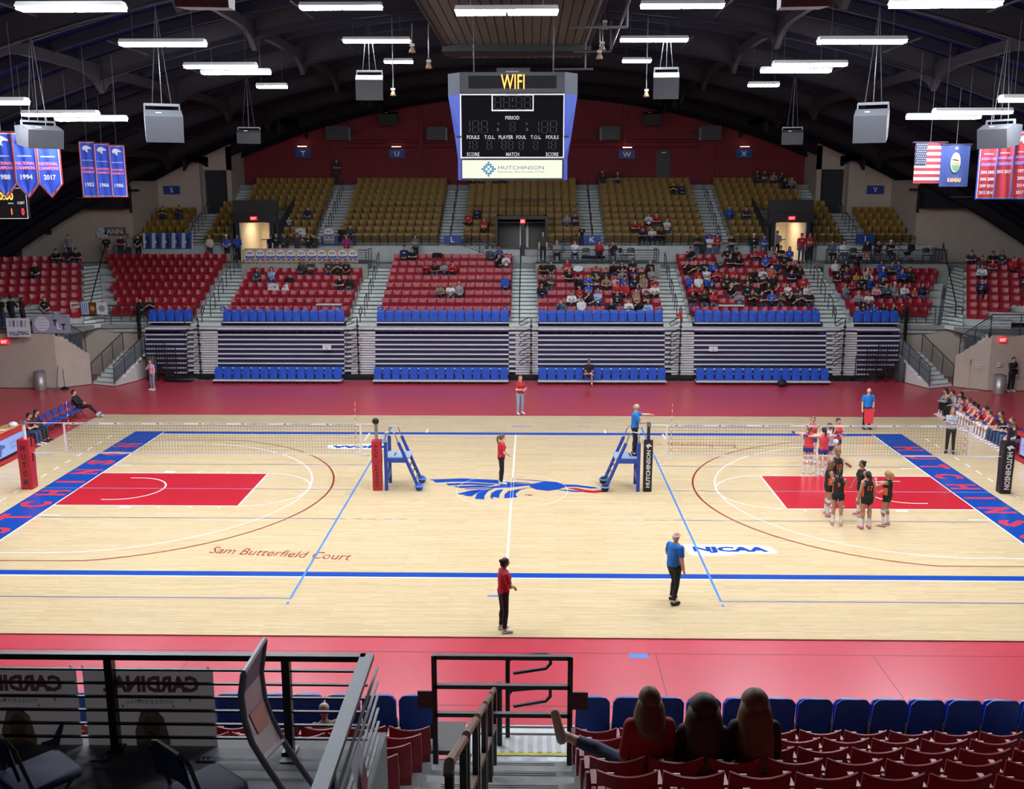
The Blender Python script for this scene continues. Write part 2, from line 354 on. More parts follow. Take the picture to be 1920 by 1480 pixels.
# ================================================================== seats
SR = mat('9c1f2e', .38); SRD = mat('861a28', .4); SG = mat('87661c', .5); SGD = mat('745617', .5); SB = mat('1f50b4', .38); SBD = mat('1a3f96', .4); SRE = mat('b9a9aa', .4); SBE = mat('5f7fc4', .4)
def shell(w, h, t, curve, rx=0, dip=0, round_=0, nx=6, nz=4, pinch=0):
    """a moulded seat shell: width w, height h, thickness t, bowed in plan by curve; front faces -y"""
    mb = MB(); F = []; B = []
    for j in range(nz+1):
        for i in range(nx+1):
            u = -1+2*i/nx; v = j/nz
            x = u*w/2*(1-pinch*(1-v)); z = v*h
            if j == nz: z += -dip*(1-u*u) - round_*(abs(u)**6)
            if round_ and j == nz-1: z -= round_*.1*abs(u)**6
            y = -curve*u*u
            F.append((x, y, z)); B.append((x, y+t, z))
    n = len(F); fs = []
    for j in range(nz):
        for i in range(nx):
            a = j*(nx+1)+i; fs.append((a, a+1, a+nx+2, a+nx+1)); fs.append((n+a, n+a+nx+1, n+a+nx+2, n+a+1))
    for i in range(nx):
        fs.append((i, n+i, n+i+1, i+1)); a = nz*(nx+1)+i; fs.append((a, a+1, n+a+1, n+a))
    for j in range(nz):
        a = j*(nx+1); b = a+nx+1; fs.append((a, b, n+b, n+a)); a += nx; b += nx; fs.append((a, n+a, n+b, b))
    return mb.add(F+B, fs)
def tilt(mb, ang, off):
    M = Matrix.Translation(off)@Matrix.Rotation(ang, 4, 'X'); mb.v = [tuple(M@V(p)) for p in mb.v]; return mb
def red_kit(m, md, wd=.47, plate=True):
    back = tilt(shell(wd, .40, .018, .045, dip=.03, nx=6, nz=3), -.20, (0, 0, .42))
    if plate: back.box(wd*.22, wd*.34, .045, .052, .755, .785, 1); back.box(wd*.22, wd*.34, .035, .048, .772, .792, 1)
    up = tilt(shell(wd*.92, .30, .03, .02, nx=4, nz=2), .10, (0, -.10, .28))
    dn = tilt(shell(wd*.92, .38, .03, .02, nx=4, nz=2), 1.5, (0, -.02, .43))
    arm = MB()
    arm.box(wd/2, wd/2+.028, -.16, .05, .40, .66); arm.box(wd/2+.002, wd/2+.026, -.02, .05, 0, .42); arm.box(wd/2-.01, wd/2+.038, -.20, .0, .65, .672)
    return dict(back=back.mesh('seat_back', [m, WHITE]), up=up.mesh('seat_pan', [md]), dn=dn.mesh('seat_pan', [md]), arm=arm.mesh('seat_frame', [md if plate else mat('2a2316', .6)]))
def blue_kit():
    back = tilt(shell(.415, .60, .02, .02, round_=.09, nx=8, nz=4, pinch=-.05), -.16, (0, .0, .02))
    up = tilt(shell(.385, .47, .03, -.02, round_=.08, nx=8, nz=3, pinch=0), .03, (0, -.13, .03))
    dn = tilt(shell(.41, .42, .03, .0, nx=4, nz=2), 1.5, (0, -.02, .2))
    arm = MB(); arm.box(-.21, -.18, -.09, .03, -.02, .2); arm.box(.18, .21, -.09, .03, -.02, .2); arm.box(-.2, .2, -.08, .02, -.02, .02)
    return dict(back=back.mesh('seat_back', [SB]), up=up.mesh('seat_pan', [SB]), dn=dn.mesh('seat_pan', [SB]), arm=arm.mesh('seat_frame', [BLACK]))
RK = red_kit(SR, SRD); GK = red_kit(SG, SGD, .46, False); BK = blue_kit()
SEATN = {'red': 0, 'gold': 0, 'blue': 0}
STUFF = {}
def add_stuff(key, me, M):
    mb = STUFF.setdefault(key, MB()); mb.add([M@v.co for v in me.vertices], [tuple(p.vertices) for p in me.polygons], 0)
    if key[1] == 'red' or key[1] == 'gold': pass
QUEUE = []        # (distance, kit, colour, location, rz, label, group, occupied)
def seat(col, loc, rz, label, group, occ=False):
    QUEUE.append(((V(loc)-V((CX, CY, CZ))).length, col, V(loc), rz, label, group, occ))
def flush_seats():
    done = {'red': 0, 'gold': 0, 'blue': 0}; lim = {'red': 300, 'gold': 295, 'blue': 400}
    for d, col, loc, rz, label, group, occ in sorted(QUEUE, key=lambda q: q[0]):
        K = {'red': RK, 'gold': GK, 'blue': BK}[col]; done[col] += 1; pan = K['dn'] if occ else K['up']
        if done[col] <= lim[col]:
            o = tag(link({'red': 'stadium_chair', 'gold': 'gallery_chair', 'blue': 'bleacher_chair'}[col], K['arm'], None, loc, rz), label, 'seat', group)
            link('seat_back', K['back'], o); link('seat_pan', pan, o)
        else:
            M = Matrix.Translation(loc)@Matrix.Rotation(rz, 4, 'Z')
            for me in (K['arm'], K['back'], pan): add_stuff((group.split(',')[0] if False else 'x', col), me, M)
    for (g, col), mb in STUFF.items():
        o = obj('stadium_seating', mb, SR if col == 'red' else SG); tag(o, {'red': 'far rows of empty red plastic seats high in the stands', 'gold': 'topmost rows of empty gold seats below the red wall'}[col], 'seating', None, 'stuff')
# ================================================================== far stand: terraces
RY0, RDY, RZ0, RDZ = 21.5, .84, 2.79, .34       # red rows: back line y, tread z
GY0, GDY, GZ0, GDZ = 30.0, .82, 6.27, .3725     # gold rows
def ryz(k): return RY0+RDY*k, RZ0+RDZ*k
def gyz(k): return GY0+GDY*k, GZ0+GDZ*k
SECT = {'E': dict(x0=lambda k: -21.9-.37*k, x1=lambda k: -17.3, n=8), 'D': dict(x0=lambda k: -15.65, x1=lambda k: -9.05, n=6), 'C': dict(x0=lambda k: -7.45, x1=lambda k: -.5, n=8),
        'B': dict(x0=lambda k: .97, x1=lambda k: 7.55, n=6), 'A': dict(x0=lambda k: 9.0, x1=lambda k: 15.7, n=8), 'G': dict(x0=lambda k: 17.4, x1=lambda k: 21.7+.37*k, n=6)}
SNAME = {'E': 'red block by the tall corner stairs on the left', 'D': 'red block under the painted posters', 'C': 'red block left of the central aisle', 'B': 'red block right of the central aisle', 'A': 'crowded red block', 'G': 'red block by the corner stairs on the right'}
SSHORT = {'E': 'red block by the blue photo posters', 'D': 'red block under painted posters', 'C': 'red block left of central aisle', 'B': 'red block right of central aisle', 'A': 'most crowded red block', 'G': 'red block below the pushchair', 'CL': 'angled corner block at far left', 'CR': 'angled corner block at far right'}
terr = struct(link('stand_terrace', None), 'pale concrete terraces of the far stand')
def slab(x0, x1, y0, y1, z0, z1, m=CONC, name='tread', par=None): return obj(name, MB().box(x0, x1, y0, y1, z0, z1), m, par or terr)
OCC = {}                                         # (block, row) -> occupied seat indices, filled by the crowd lists
SEATPOS = {}
def seat_grid(sec, k):
    d = SECT[sec]; x0, x1 = d['x0'](k), d['x1'](k); n = int((x1-x0)/.495+.02); p = (x1-x0)/n
    if sec == 'E': n = int((x1-x0)/.508); return [x1-.254-.508*(n-1-i) for i in range(n)]
    if sec == 'G': n = int((x1-x0)/.508); return [x0+.254+.508*i for i in range(n)]
    return [x0+p*(i+.5) for i in range(n)]
for sec, d in SECT.items():
    for k in range(d['n']):
        y, z = ryz(k); slab(d['x0'](k)-.05, d['x1'](k)+.05, y-.72, y+.14, z-.5, z)
for k in range(6): pass
# walls behind the six-row blocks with platforms on top (z 5.5), retaining wall and concourse
PLZ = 5.5
y6 = ryz(5)[0]+.16
for sec, (x0, x1) in {'D': (-16.0, -8.75), 'B': (.85, 7.95), 'G': (17.2, 24.2)}.items():
    slab(x0, x1, y6, y6+.2, 3.5, PLZ, mat('9aa096', .8, 0, .06), 'platform_wall'); slab(x0, x1, y6+.2, 29.0, PLZ-.2, PLZ, CONCD, 'platform')
conc = slab(-40, 40, 27.5, 29.0, 4.9, 5.4, CONCD, 'concourse')
for x0, x1 in ((-24.5, -17.6), (-14.3, -2.2), (2.2, 14.3), (17.6, 24.5)): slab(x0, x1, 29.0, 29.2, 5.4, 6.36, CONC, 'retaining_wall')
slab(-2.2, 2.2, 28.0, 29.2, 5.4, 5.8, CONC, 'step'); slab(-2.2, 2.2, 28.6, 33.6, 5.8, 6.15, CONC, 'step')
# gold terraces
GOLD = {'M': [(-23.4, -20.85, 0, 5)], 'N': [(-19.35, -12.7, 0, 6), (-18.0, -12.7, 6, 10)], 'O': [(-11.15, -5.08, 0, 10)], 'P': [(-3.55, 3.55, 0, 10)], 'Q': [(5.08, 11.15, 0, 10)], 'R': [(12.7, 19.35, 0, 6), (12.7, 18.0, 6, 10)], 'S': [(20.85, 23.4, 0, 5)]}
GCUT = {'N': (-17.35, -14.75, 5), 'R': (14.75, 17.35, 5), 'P': (-1.53, 1.53, 4)}
GNAME = {'M': 'small gold block under letter S', 'N': 'gold block around the left lit doorway', 'O': 'gold block above letter L', 'P': 'gold block over the central entrance', 'Q': 'gold block above letter K', 'R': 'gold block around the right lit doorway', 'S': 'small gold block under letter Y'}
gseats = []
for key, parts in GOLD.items():
    for x0, x1, k0, k1 in parts:
        for k in range(k0, k1):
            y, z = gyz(k); cut = GCUT.get(key)
            spans = [(x0, x1)]
            if cut and k < cut[2]: spans = [(x0, cut[0]), (cut[1], x1)]
            for a, b in spans:
                slab(a-.04, b+.04, y-.70, y+.14, z-.45, z, CONCD)
            n = round((x1-x0)/.508)
            for i in range(n):
                x = x0+(x1-x0)*(i+.5)/n
                if cut and k < cut[2] and cut[0]-.1 < x < cut[1]+.1: continue
                gseats.append((key, k, i, n, x, y, z))
# aisles of steps (two per row)
RISER_SHADE = mat('5a5f5c', .8)  # shade put into colour: tone of the shadow line on each step
def aisle(x0, x1, yz, n, dy, dz, z0, y0, label, m=CONC, xs=None):
    st = struct(link('aisle_stairs', None), label)
    for i in range(2*n):
        y = y0+dy*i/2; z = z0+dz*(i+1)/2; a, b = (x0, x1) if xs is None else xs(i)
        obj('step', MB().box(a, b, y, y+dy*1.0, z-dz*.75, z), m, st); obj('nosing_shade', MB().box(a, b, y-.012, y+.03, z-.035, z+.003), RISER_SHADE, st)  # thin dark strip on the step edge imitates the riser's shadow line
    return st
STEP = mat('d0d7d2', .7, 0, .08, 5)
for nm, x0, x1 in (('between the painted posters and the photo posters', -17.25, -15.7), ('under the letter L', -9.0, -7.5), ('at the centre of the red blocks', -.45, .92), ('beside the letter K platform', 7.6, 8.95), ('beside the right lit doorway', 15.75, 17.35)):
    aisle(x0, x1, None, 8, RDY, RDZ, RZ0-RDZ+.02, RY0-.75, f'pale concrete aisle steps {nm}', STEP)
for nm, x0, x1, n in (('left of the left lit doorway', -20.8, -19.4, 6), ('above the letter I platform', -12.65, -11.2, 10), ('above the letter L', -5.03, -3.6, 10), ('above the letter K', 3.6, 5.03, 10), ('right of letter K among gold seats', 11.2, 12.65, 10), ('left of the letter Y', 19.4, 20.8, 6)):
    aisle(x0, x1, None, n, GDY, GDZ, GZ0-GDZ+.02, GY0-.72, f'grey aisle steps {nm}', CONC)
    obj('step', MB().box(x0, x1, 29.0, 29.3, 5.4, 5.75), CONC, terr); obj('step', MB().box(x0, x1, 28.7, 29.3, 5.4, 5.6), CONC, terr)
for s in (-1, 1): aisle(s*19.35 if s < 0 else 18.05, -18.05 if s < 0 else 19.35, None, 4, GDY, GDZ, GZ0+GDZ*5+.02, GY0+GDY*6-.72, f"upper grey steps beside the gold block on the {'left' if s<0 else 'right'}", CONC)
# ------------------------------------------------------------------ end walls, red wall
REDW = mat('74121f', .7, 0, .05, 1.5)
zb = 9.3
rw = struct(obj('wall_back', MB().box(-19.1, 19.3, 38.5, 38.7, zb, 16.4), REDW), 'deep red end wall under the roof arch')
for x in (-6.9, 6.9, 13.2, -13.2): obj('pilaster', MB().box(x-.12, x+.12, 38.36, 38.5, zb, roofz(x)-.3), REDW, rw)
for z in (12.75, 12.45, 12.95): obj('pipe', MB().tube([(-12, 38.4, z), (12, 38.4, z)], .035, 5), REDW, rw)
slab(-19.1, 19.3, 37.4, 38.6, 9.2, GZ0+GDZ*9+.34, CONCD, 'top_walk')
for s, sd in ((-1, 'left'), (1, 'right')):
    b = struct(link(f'wall_{sd}', None), f'beige concourse walls under the low roof on the {sd}')
    def wl(n, x0, x1, y0, y1, z0, z1, m=BEIGE): 
        return obj(n, MB().box(min(s*x0, s*x1), max(s*x0, s*x1), y0, y1, z0, z1), m, b)
    # wall beside the concourse, its top follows the roof
    def slope(x0, x1, y0, y1, z0, m=BEIGE, n=8, drop=.12):
        xs = [x0+(x1-x0)*i/n for i in range(n+1)]; pts = [(s*x, y0, z0) for x in xs]+[(s*x, y0, max(z0+.01, roofz(x)-drop)) for x in xs[::-1]]
        mb = MB().prism(pts, (0, y1-y0, 0)); return link('wall_panel', fixn(mb.mesh('wall_panel', [m])), b)
    slope(23.75, 33, 29.6, 29.8, 5.2)
    wl('wall_panel', 23.55, 23.75, 29.6, 34.2, 5.2, 10.2)
    slope(20.95, 23.75, 34.2, 34.4, 6.3)
    wl('wall_panel', 20.8, 20.95, 34.2, 35.6, 6.3, 11.5); wl('wall_panel', 19.1, 19.3, 35.0, 38.6, 8.0, 13)
    wl('wall_panel', 18.95, 19.25, 34.9, 35.1, 8.1, 12.6); wl('lintel', 18.95, 20.95, 34.9, 35.1, 10.9, 12.4); wl('wall_panel', 20.75, 20.95, 34.9, 35.1, 8.1, 11)
    d = struct(obj('door_1' if s < 0 else 'door_2', MB().box(min(s*19.25, s*20.75), max(s*19.25, s*20.75), 35.3, 35.4, 8.05, 10.9), mat('23262c', .6)), f"dark grey double door in a recess on the {sd}")
    # black bulkhead and dark lower roof
    wl('bulkhead', 23.6, 27.2, 28.6, 29.7, 8.55, 10.6, mat('0d0d16', .7)); wl('gutter_pipe', 23.3, 23.42, 28.9, 29.05, 8.3, 9.9, DARK)
    wl('soffit_lamp', 24.6, 26.0, 27.4, 27.9, 9.2, 9.23, mat('8e8e92', .5))
    wl('gutter', 22.8, 30, 28.9, 29.05, 9.55, 9.7, DARK)
    wl('wall_panel', 30.5, 31.5, 29.55, 29.62, 5.3, 7.5, mat('3d4046', .6))
# ------------------------------------------------------------------ doorways (vomitories)
WARM = mat('d9cdb8', .7); DOORW = mat('5d5b58', .5, .3)
for s, sd in ((-1, 'left'), (1, 'right')):
    c = s*16.05; v = struct(link('doorway', None), f'lit doorway through the gold seats on the {sd}')
    obj('passage_wall', MB().box(c-1.0, c-.85, 29.3, 34, 5.5, 7.75), WARM, v); obj('passage_wall', MB().box(c+.85, c+1.0, 29.3, 34, 5.5, 7.75), WARM, v)
    obj('passage_end', MB().box(c-1, c+1, 33.9, 34.05, 5.5, 7.75), WARM, v); obj('passage_floor', MB().box(c-1, c+1, 29.0, 34, 5.35, 5.5), CONC, v); obj('passage_ceiling', MB().box(c-1, c+1, 29.3, 34, 7.75, 7.85), WARM, v)
    obj('lintel', MB().box(c-1.35, c+1.35, 29.2, 29.5, 7.72, 8.25), DARK, v)
    for t in (-1, 1): obj('jamb', MB().box(c+t*1.05-.12, c+t*1.05+.12, 29.2, 29.5, 5.5, 7.75), DARK, v)
    obj('parapet', MB().box(c-1.35, c+1.35, 29.5, 29.6, 8.25, 9.05), mat('2a2824', .6), v)
    for t in (-1, 1): obj('side_rail_panel', MB().add([(c+t*1.35, 29.3, 5.4), (c+t*1.35, 33.9, 7.9), (c+t*1.35, 33.9, 9.1), (c+t*1.35, 29.3, 7.5), (c+t*1.4, 29.3, 5.4), (c+t*1.4, 33.9, 7.9), (c+t*1.4, 33.9, 9.1), (c+t*1.4, 29.3, 7.5)], [(0, 1, 2, 3), (7, 6, 5, 4), (0, 4, 5, 1), (1, 5, 6, 2), (2, 6, 7, 3), (3, 7, 4, 0)]), GREYD, v)
    obj('passage_handrail', MB().tube([(c-.8, 33.6, 6.5), (c+.8, 33.6, 6.5)], .03, 5).tube([(c+.1, 33.6, 5.5), (c+.1, 33.6, 6.5)], .03, 5), DARK, v)
    e = thing('exit_sign', f'red lit EXIT sign over the {sd} doorway', 'exit sign', (c, 29.12, 7.98)); obj('sign_box', MB().box(-.2, .2, -.05, .05, -.11, .11), glow('d81c2c', 1.1), e)
    write('EXIT', glow('ff9a90', 1.6), e, frame((0, -.056, 0), (1, 0, 0), (0, 0, 1)), bold=.02, width=.3, height=.13)
    lp = thing('passage_lamp', f'bright lamp inside the {sd} doorway', 'lamp', (c, 31.6, 7.7)); obj('lens', MB().box(-.3, .3, -.9, .9, -.03, .0), glow('ffe9c8', 9), lp)
v = struct(link('doorway', None), 'grey central entrance under the gold seats')
obj('passage_wall', MB().box(-1.55, -1.42, 29.4, 33.5, 6.1, 8.1), DARK, v); obj('passage_wall', MB().box(1.42, 1.55, 29.4, 33.5, 6.1, 8.1), DARK, v); obj('passage_ceiling', MB().box(-1.55, 1.55, 29.6, 33.5, 7.75, 7.9), DARK, v)
obj('lintel', MB().box(-1.5, 1.5, 29.6, 29.9, 7.72, 8.1), DARK, v)
for x0, x1 in ((-1.4, -.1), (.45, 1.4)): obj('door_leaf', MB().box(x0, x1, 31.5, 31.58, 6.15, 7.72), DOORW, v)
obj('door_edge', MB().box(-.12, -.05, 31.4, 31.6, 6.15, 7.72), WHITE, v); obj('door_edge', MB().box(.28, .42, 31.2, 31.6, 6.15, 7.72), mat('c9c3b4', .6), v)
obj('post', MB().box(-.02, .2, 28.4, 28.6, 5.4, 7.7), DARK, v); obj('post_base', MB().box(-.04, .22, 28.38, 28.62, 5.4, 5.9), GREYD, v)
e = thing('exit_sign', 'red lit EXIT sign above the central entrance post', 'exit sign', (.09, 28.45, 7.82)); obj('sign_box', MB().box(-.15, .15, -.06, .06, -.12, .12), glow('e01c2c', 1.3), e)
write('EXIT', glow('ffb0a8', 1.6), e, frame((0, -.066, 0), (1, 0, 0), (0, 0, 1)), bold=.02, width=.22, height=.13)
obj('rail', MB().tube([(-1.5, 33.3, 8.3), (-1.5, 33.3, 9.0), (1.5, 33.3, 9.0), (1.5, 33.3, 8.3)], .03, 5), DARK, v)
for x in (-.75, 0, .75): obj('rail_post', MB().tube([(x, 33.3, 8.1), (x, 33.3, 9.0)], .02, 5), DARK, v)
d = struct(obj('door_3', MB().box(9.05, 10.0, 38.40, 38.48, 10.1, 12.24), mat('24272d', .5)), 'grey steel door in the red wall')
obj('door_closer', MB().box(9.4, 9.7, 38.36, 38.4, 12.05, 12.12), SILV, d)
# ------------------------------------------------------------------ lettered block signs
def sign(ch, x, y, z, w, h, label, par=None, lit=False, m=SIGNB, tm=WHITE):
    t = thing('block_sign', label, 'sign', (x, y, z)); obj('sign_board', MB().box(-w/2, w/2, -.03, .03, -h/2, h/2), m, t)
    write(ch, tm, t, frame((0, -.036, 0), (1, 0, 0), (0, 0, 1)), bold=.02, height=h*.58, sx=1.15)
    if lit:
        obj('lamp_bracket', MB().bar((0, -.02, h/2+.02), (0, -.22, h/2+.2), .03), DARK, t); obj('lamp_tube', MB().box(-w*.28, w*.28, -.26, -.2, h/2+.17, h/2+.21), glow('fff0e0', 3.5), t)
    return t
for ch, u, v_ in (('T', 568, 288), ('U', 744, 288.5), ('W', 1175.5, 290), ('X', 1395, 288.5)):
    p = at(u, v_, 1, 38.25); sign(ch, p.x, 38.3, p.z, 1.1, .55, f'blue sign with white letter {ch} on the red wall', lit=True)
for ch, u, v_, y in (('S', 322, 356.5, 34.1), ('Y', 1641, 356, 34.1), ('L', 848.5, 449.5, 28.9), ('K', 1110.5, 449.5, 28.9), ('O', 66, 412, 28.3), ('H', 1898, 412.5, 28.3), ('I', 1622, 447.5, 28.9), ('J', 1337, 449, 28.9), ('M', 618, 452, 28.9)):
    p = at(u, v_, 1, y); sign(ch, p.x, y, p.z, 1.05, .52, f'blue sign with white letter {ch} ' + {'S': 'on the beige upper wall', 'Y': 'on the beige upper wall', 'L': 'below gold seats beside the aisle', 'K': 'below gold seats beside the aisle', 'O': 'hanging under the black roof', 'H': 'hanging under the black roof', 'I': 'behind the corner platform', 'J': 'behind standing spectators', 'M': 'half hidden behind painted posters'}[ch])
for ch, pos in (('D', ((418, 579.5), (634, 580))), ('C', ((714, 580), (947, 580.5))), ('B', ((1016, 583), (1237, 583))), ('A', ((1308, 583), (1526, 583)))):
    for i, (u, v_) in enumerate(pos):
        p = at(u, v_, 1, 20.75); sign(ch, p.x, 20.75, p.z, .27, .24, f"small blue block marker {ch} at the {('left','right')[i]} end of the blue seats")
# ================================================================== retracted telescopic bleachers (far side)
BOARD = mat('c9c6cf', .45, 0, .04, 4); STEPW = mat('b9bdb8', .6, 0, .06, 4); UND = mat('0b1130', .6)
BANKS = {'end_left': (-19.35, -17.2), 'D': (-15.6, -9.02), 'C': (-7.43, -.54), 'B': (.96, 7.46), 'A': (8.95, 15.69), 'end_right': (17.25, 19.4)}
BNAME = {'end_left': 'short end', 'D': 'poster side', 'C': 'left centre', 'B': 'right centre', 'A': 'crowded side', 'end_right': 'short right end'}
BZ = [.42+.2425*i for i in range(9)]; DECK = 2.68
for key, (x0, x1) in BANKS.items():
    t = thing('bleacher_bank', {'end_left': 'short stepped end bank of folded bleachers behind the girl in pink', 'D': 'folded bleacher bank with white boards below the painted posters', 'C': 'folded bleacher bank with white boards left of the central steps', 'B': 'folded bleacher bank with white boards behind the seated man', 'A': 'folded bleacher bank with white boards below the crowded block', 'end_right': 'short stepped end bank of folded bleachers beside the grey curtain'}[key], 'bleachers', ((x0+x1)/2, 19.2, 0), 0, 'folded bleacher banks')
    hw = (x1-x0)/2; end = key.startswith('end'); sg = -1 if key == 'end_left' else 1
    for i, z in enumerate(BZ):
        a, b = -hw, hw
        if end:
            cut = max(0, (2-i))*.62+(.0 if i > 2 else .25)
            if sg < 0: a += cut
            else: b -= cut
        y = .04*i
        obj('seat_board', MB().box(a, b, y-.035, y+.06, z-.07, z), BOARD, t)
        obj('riser', MB().box(a, b, y+.0, y+.05, z-.2425, z-.07), UND, t)
        if i == 8:
            n = int((b-a)/.457)
            for q in range(n): obj('folded_seat', MB().box(a+.02+q*.457, a+.43+q*.457, y+.02, y+.3, z+.04, z+.12), mat('122a72', .4), t)
    obj('deck', MB().box(-hw, hw, .3, 2.1, DECK-.09, DECK), BOARD, t); obj('deck_riser', MB().box(-hw, hw, .34, .4, BZ[-1], DECK-.09), UND, t)
    obj('under_frame', MB().box(-hw, hw, 1.2, 1.25, DECK, DECK+.24), BLACK, t)
    if not end:
        obj('kick_board', MB().box(-hw, hw, -.42, -.38, 0, .13), mat('7d4750', .4), t); obj('front_board', MB().box(-hw, hw, -.95, -.4, .12, .18), BOARD, t)
        n = {'D': 14, 'C': 15, 'B': 14, 'A': 14}[key]
        for q in range(n):
            xx = -hw+(2*hw)*(q+.5)/n
            obj('leg', MB().box(xx-.2, xx-.17, -.93, -.88, -.03, .12), BLACK, t)
            cx = (x0+x1)/2+xx
            seat('blue', (cx, 18.62, .18), 0, f"blue folding seat, {nth(q)} from left, floor row of the {BNAME[key]} bleacher bank", f'blue floor seats, {BNAME[key]} bank')
    up = {'D': 14, 'C': 15, 'B': 14, 'A': 14, 'end_left': 5, 'end_right': 5}[key]
    ux0, ux1 = {'D': (-15.45, -9.1), 'C': (-7.42, -.55), 'B': (1.0, 7.42), 'A': (9.05, 15.5), 'end_left': (-19.35, -17.05), 'end_right': (17.2, 19.5)}[key]
    obj('upper_board', MB().box(ux0-(x0+x1)/2, ux1-(x0+x1)/2, .75, 1.3, DECK+.20, DECK+.25), BOARD, t)
    for q in range(up):
        xx = ux0+(ux1-ux0)*(q+.5)/up
        seat('blue', (xx, 20.15, DECK+.26), 0, f"blue folding seat, {nth(q)} from left, raised row above the {BNAME[key]} bleacher bank", f'blue raised seats, {BNAME[key]} bank')
for nm, x0, x1 in (('below the photo posters', -17.2, -15.6), ('under block marker D', -9.02, -7.43), ('on the central aisle line', -.54, .96), ('with the red ribbon', 7.46, 8.95), ('by the right stepped bank', 15.69, 17.25)):
    t = thing('bleacher_steps', f'pale steps between folded bleacher banks {nm}', 'stairs', ((x0+x1)/2, 19.2, 0), 0, 'steps between bleacher banks'); hw = (x1-x0)/2
    for i in range(18):
        z = .30+.1213*(i+1); y = .02*i; a = -hw+(0 if i % 2 else .35)
        obj('step', MB().box(a, hw, y-.03, y+.3, z-.085, z), STEPW if i % 2 == 0 else BOARD, t)
    obj('carriage', MB().box(-hw, hw, -.15, .6, .14, .34), BLACK, t); obj('base_plate', MB().box(-hw, hw, -.5, -.4, -.03, .1), mat('7d4750', .4), t)
    obj('deck_step', MB().box(-hw, hw, .4, 1.7, DECK-.09, DECK+.02), STEPW, t); obj('deck_step', MB().box(-hw, hw, .95, 1.7, DECK, DECK+.2), STEPW, t)
    for i in range(4):
        obj('castor', MB().box(-hw*.75+i*hw*.5-.06, -hw*.75+i*hw*.5+.06, -.12, .05, -.03, .15), BLACK, t)
    # zig-zag handrail
    px = -.02 if nm != 'on the central aisle line' else hw-.35
    r = thing('bleacher_handrail', f'black looped handrail on the bleacher steps {nm}', 'handrail', ((x0+x1)/2+px, 19.0, 0), 0, 'black looped handrails')
    obj('rail_post', MB().tube([(0, 0, .35), (0, .0, 3.25)], .032, 6), BLACK, r)
    for j in range(5):
        z = .95+j*.47+(.12 if j == 4 else 0); w_ = .62
        obj('rail_loop', MB().tube([(0, -.02, z+.34), (-.12, -.04, z+.36), (-w_+.1, -.3, z+.2), (-w_, -.34, z+.08), (-w_+.08, -.34, z-.02), (-.15, -.06, z+.1)], .024, 6), BLACK, r)
    for j in range(6): obj('bracket', MB().box(-.07, .07, -.05, .05, .45+j*.47, .55+j*.47), BLACK, r)
# tall slim rail with loop at the deck
for nm, x in (('above the steps by the photo posters', -16.6), ('above the steps under marker D', -8.3), ('above the ribbon steps', 8.35), ('above the steps by the right bank', 16.3)):
    r = thing('loop_handrail', f'slim black loop handrail {nm}', 'handrail', (x, 20.2, DECK)); obj('rail', MB().tube([(0, 0, 0), (0, .02, .5), (-.06, .1, .75), (0, .3, 1.0), (.08, .3, .95), (.06, .1, .7), (0, .02, .5)], .026, 6), BLACK, r)
# mesh side guards at both ends
for s, sd in ((-1, 'left'), (1, 'right')):
    g = thing('bleacher_guard', f"black mesh side guard at the {sd} end of the bleachers", 'guard rail', (s*19.55, 19.2, 0))
    for i in range(6):
        x = s*.09*i; z0 = 1.2+.26*i
        obj('guard_frame', MB().tube([(x, .1+.25*i, z0), (x, .1+.25*i, z0+1.2), (x+s*.25, .5+.25*i, z0+1.15), (x+s*.25, .5+.25*i, z0-.05)], .035, 5, closed=True), BLACK, g)
        m2 = MB()
        for q in range(5): m2.bar((x, .1+.25*i, z0+.24*q), (x+s*.25, .5+.25*i, z0+.24*q-.05), .018)
        for q in range(4): m2.bar((x+s*.06*q, .1+.25*i+.1*q, z0), (x+s*.06*q, .1+.25*i+.1*q, z0+1.15), .018)
        obj('guard_mesh', m2, BLACK, g)
    # black portable rail frames in front of the short banks
    for i in range(3):
        f = thing('barrier_stand', f"{('tall','middle','low')[i]} black rail frame leaning on the {sd} end bank", 'rail frame', (s*(17.6+.55*i), 18.95, 0)); h = (2.05, 1.75, 1.4)[2-i] if s > 0 else (1.4, 1.75, 2.05)[i]
        obj('frame_tube', MB().tube([(-.5, 0, .0), (-.5, 0, h), (.5, 0, h), (.5, 0, .0)], .03, 5), BLACK, f)
        for q in range(6): obj('bar', MB().tube([(-.38+.15*q, 0, .35), (-.38+.15*q, 0, h)], .014, 4), BLACK, f)
        obj('cross_bar', MB().tube([(-.5, 0, .35), (.5, 0, .35)], .02, 4), BLACK, f)
cu = thing('curtain', 'bunched grey curtain under the right end of the bleachers', 'curtain', (19.6, 19.3, 0))
obj('cloth', MB().loft([[V(((.12+.05*(j % 2))*cos(2*pi*j/18)*(1+k*.25), (.1+.05*(j % 2))*sin(2*pi*j/18), 1.25*(1-k)-.03*k)) for j in range(18)] for k in (0, .4, 1)]), mat('5a595c', .9), cu, True)
cu = thing('curtain', 'bunched grey curtain under the left end of the bleachers', 'curtain', (-19.0, 19.1, 0))
obj('cloth', MB().loft([[V(((.22+.05*(j % 2))*cos(2*pi*j/18)*(1+k*.1), (.1+.05*(j % 2))*sin(2*pi*j/18), 1.25*(1-k)-.03*k)) for j in range(18)] for k in (0, .4, 1)]), mat('5a595c', .9), cu, True)
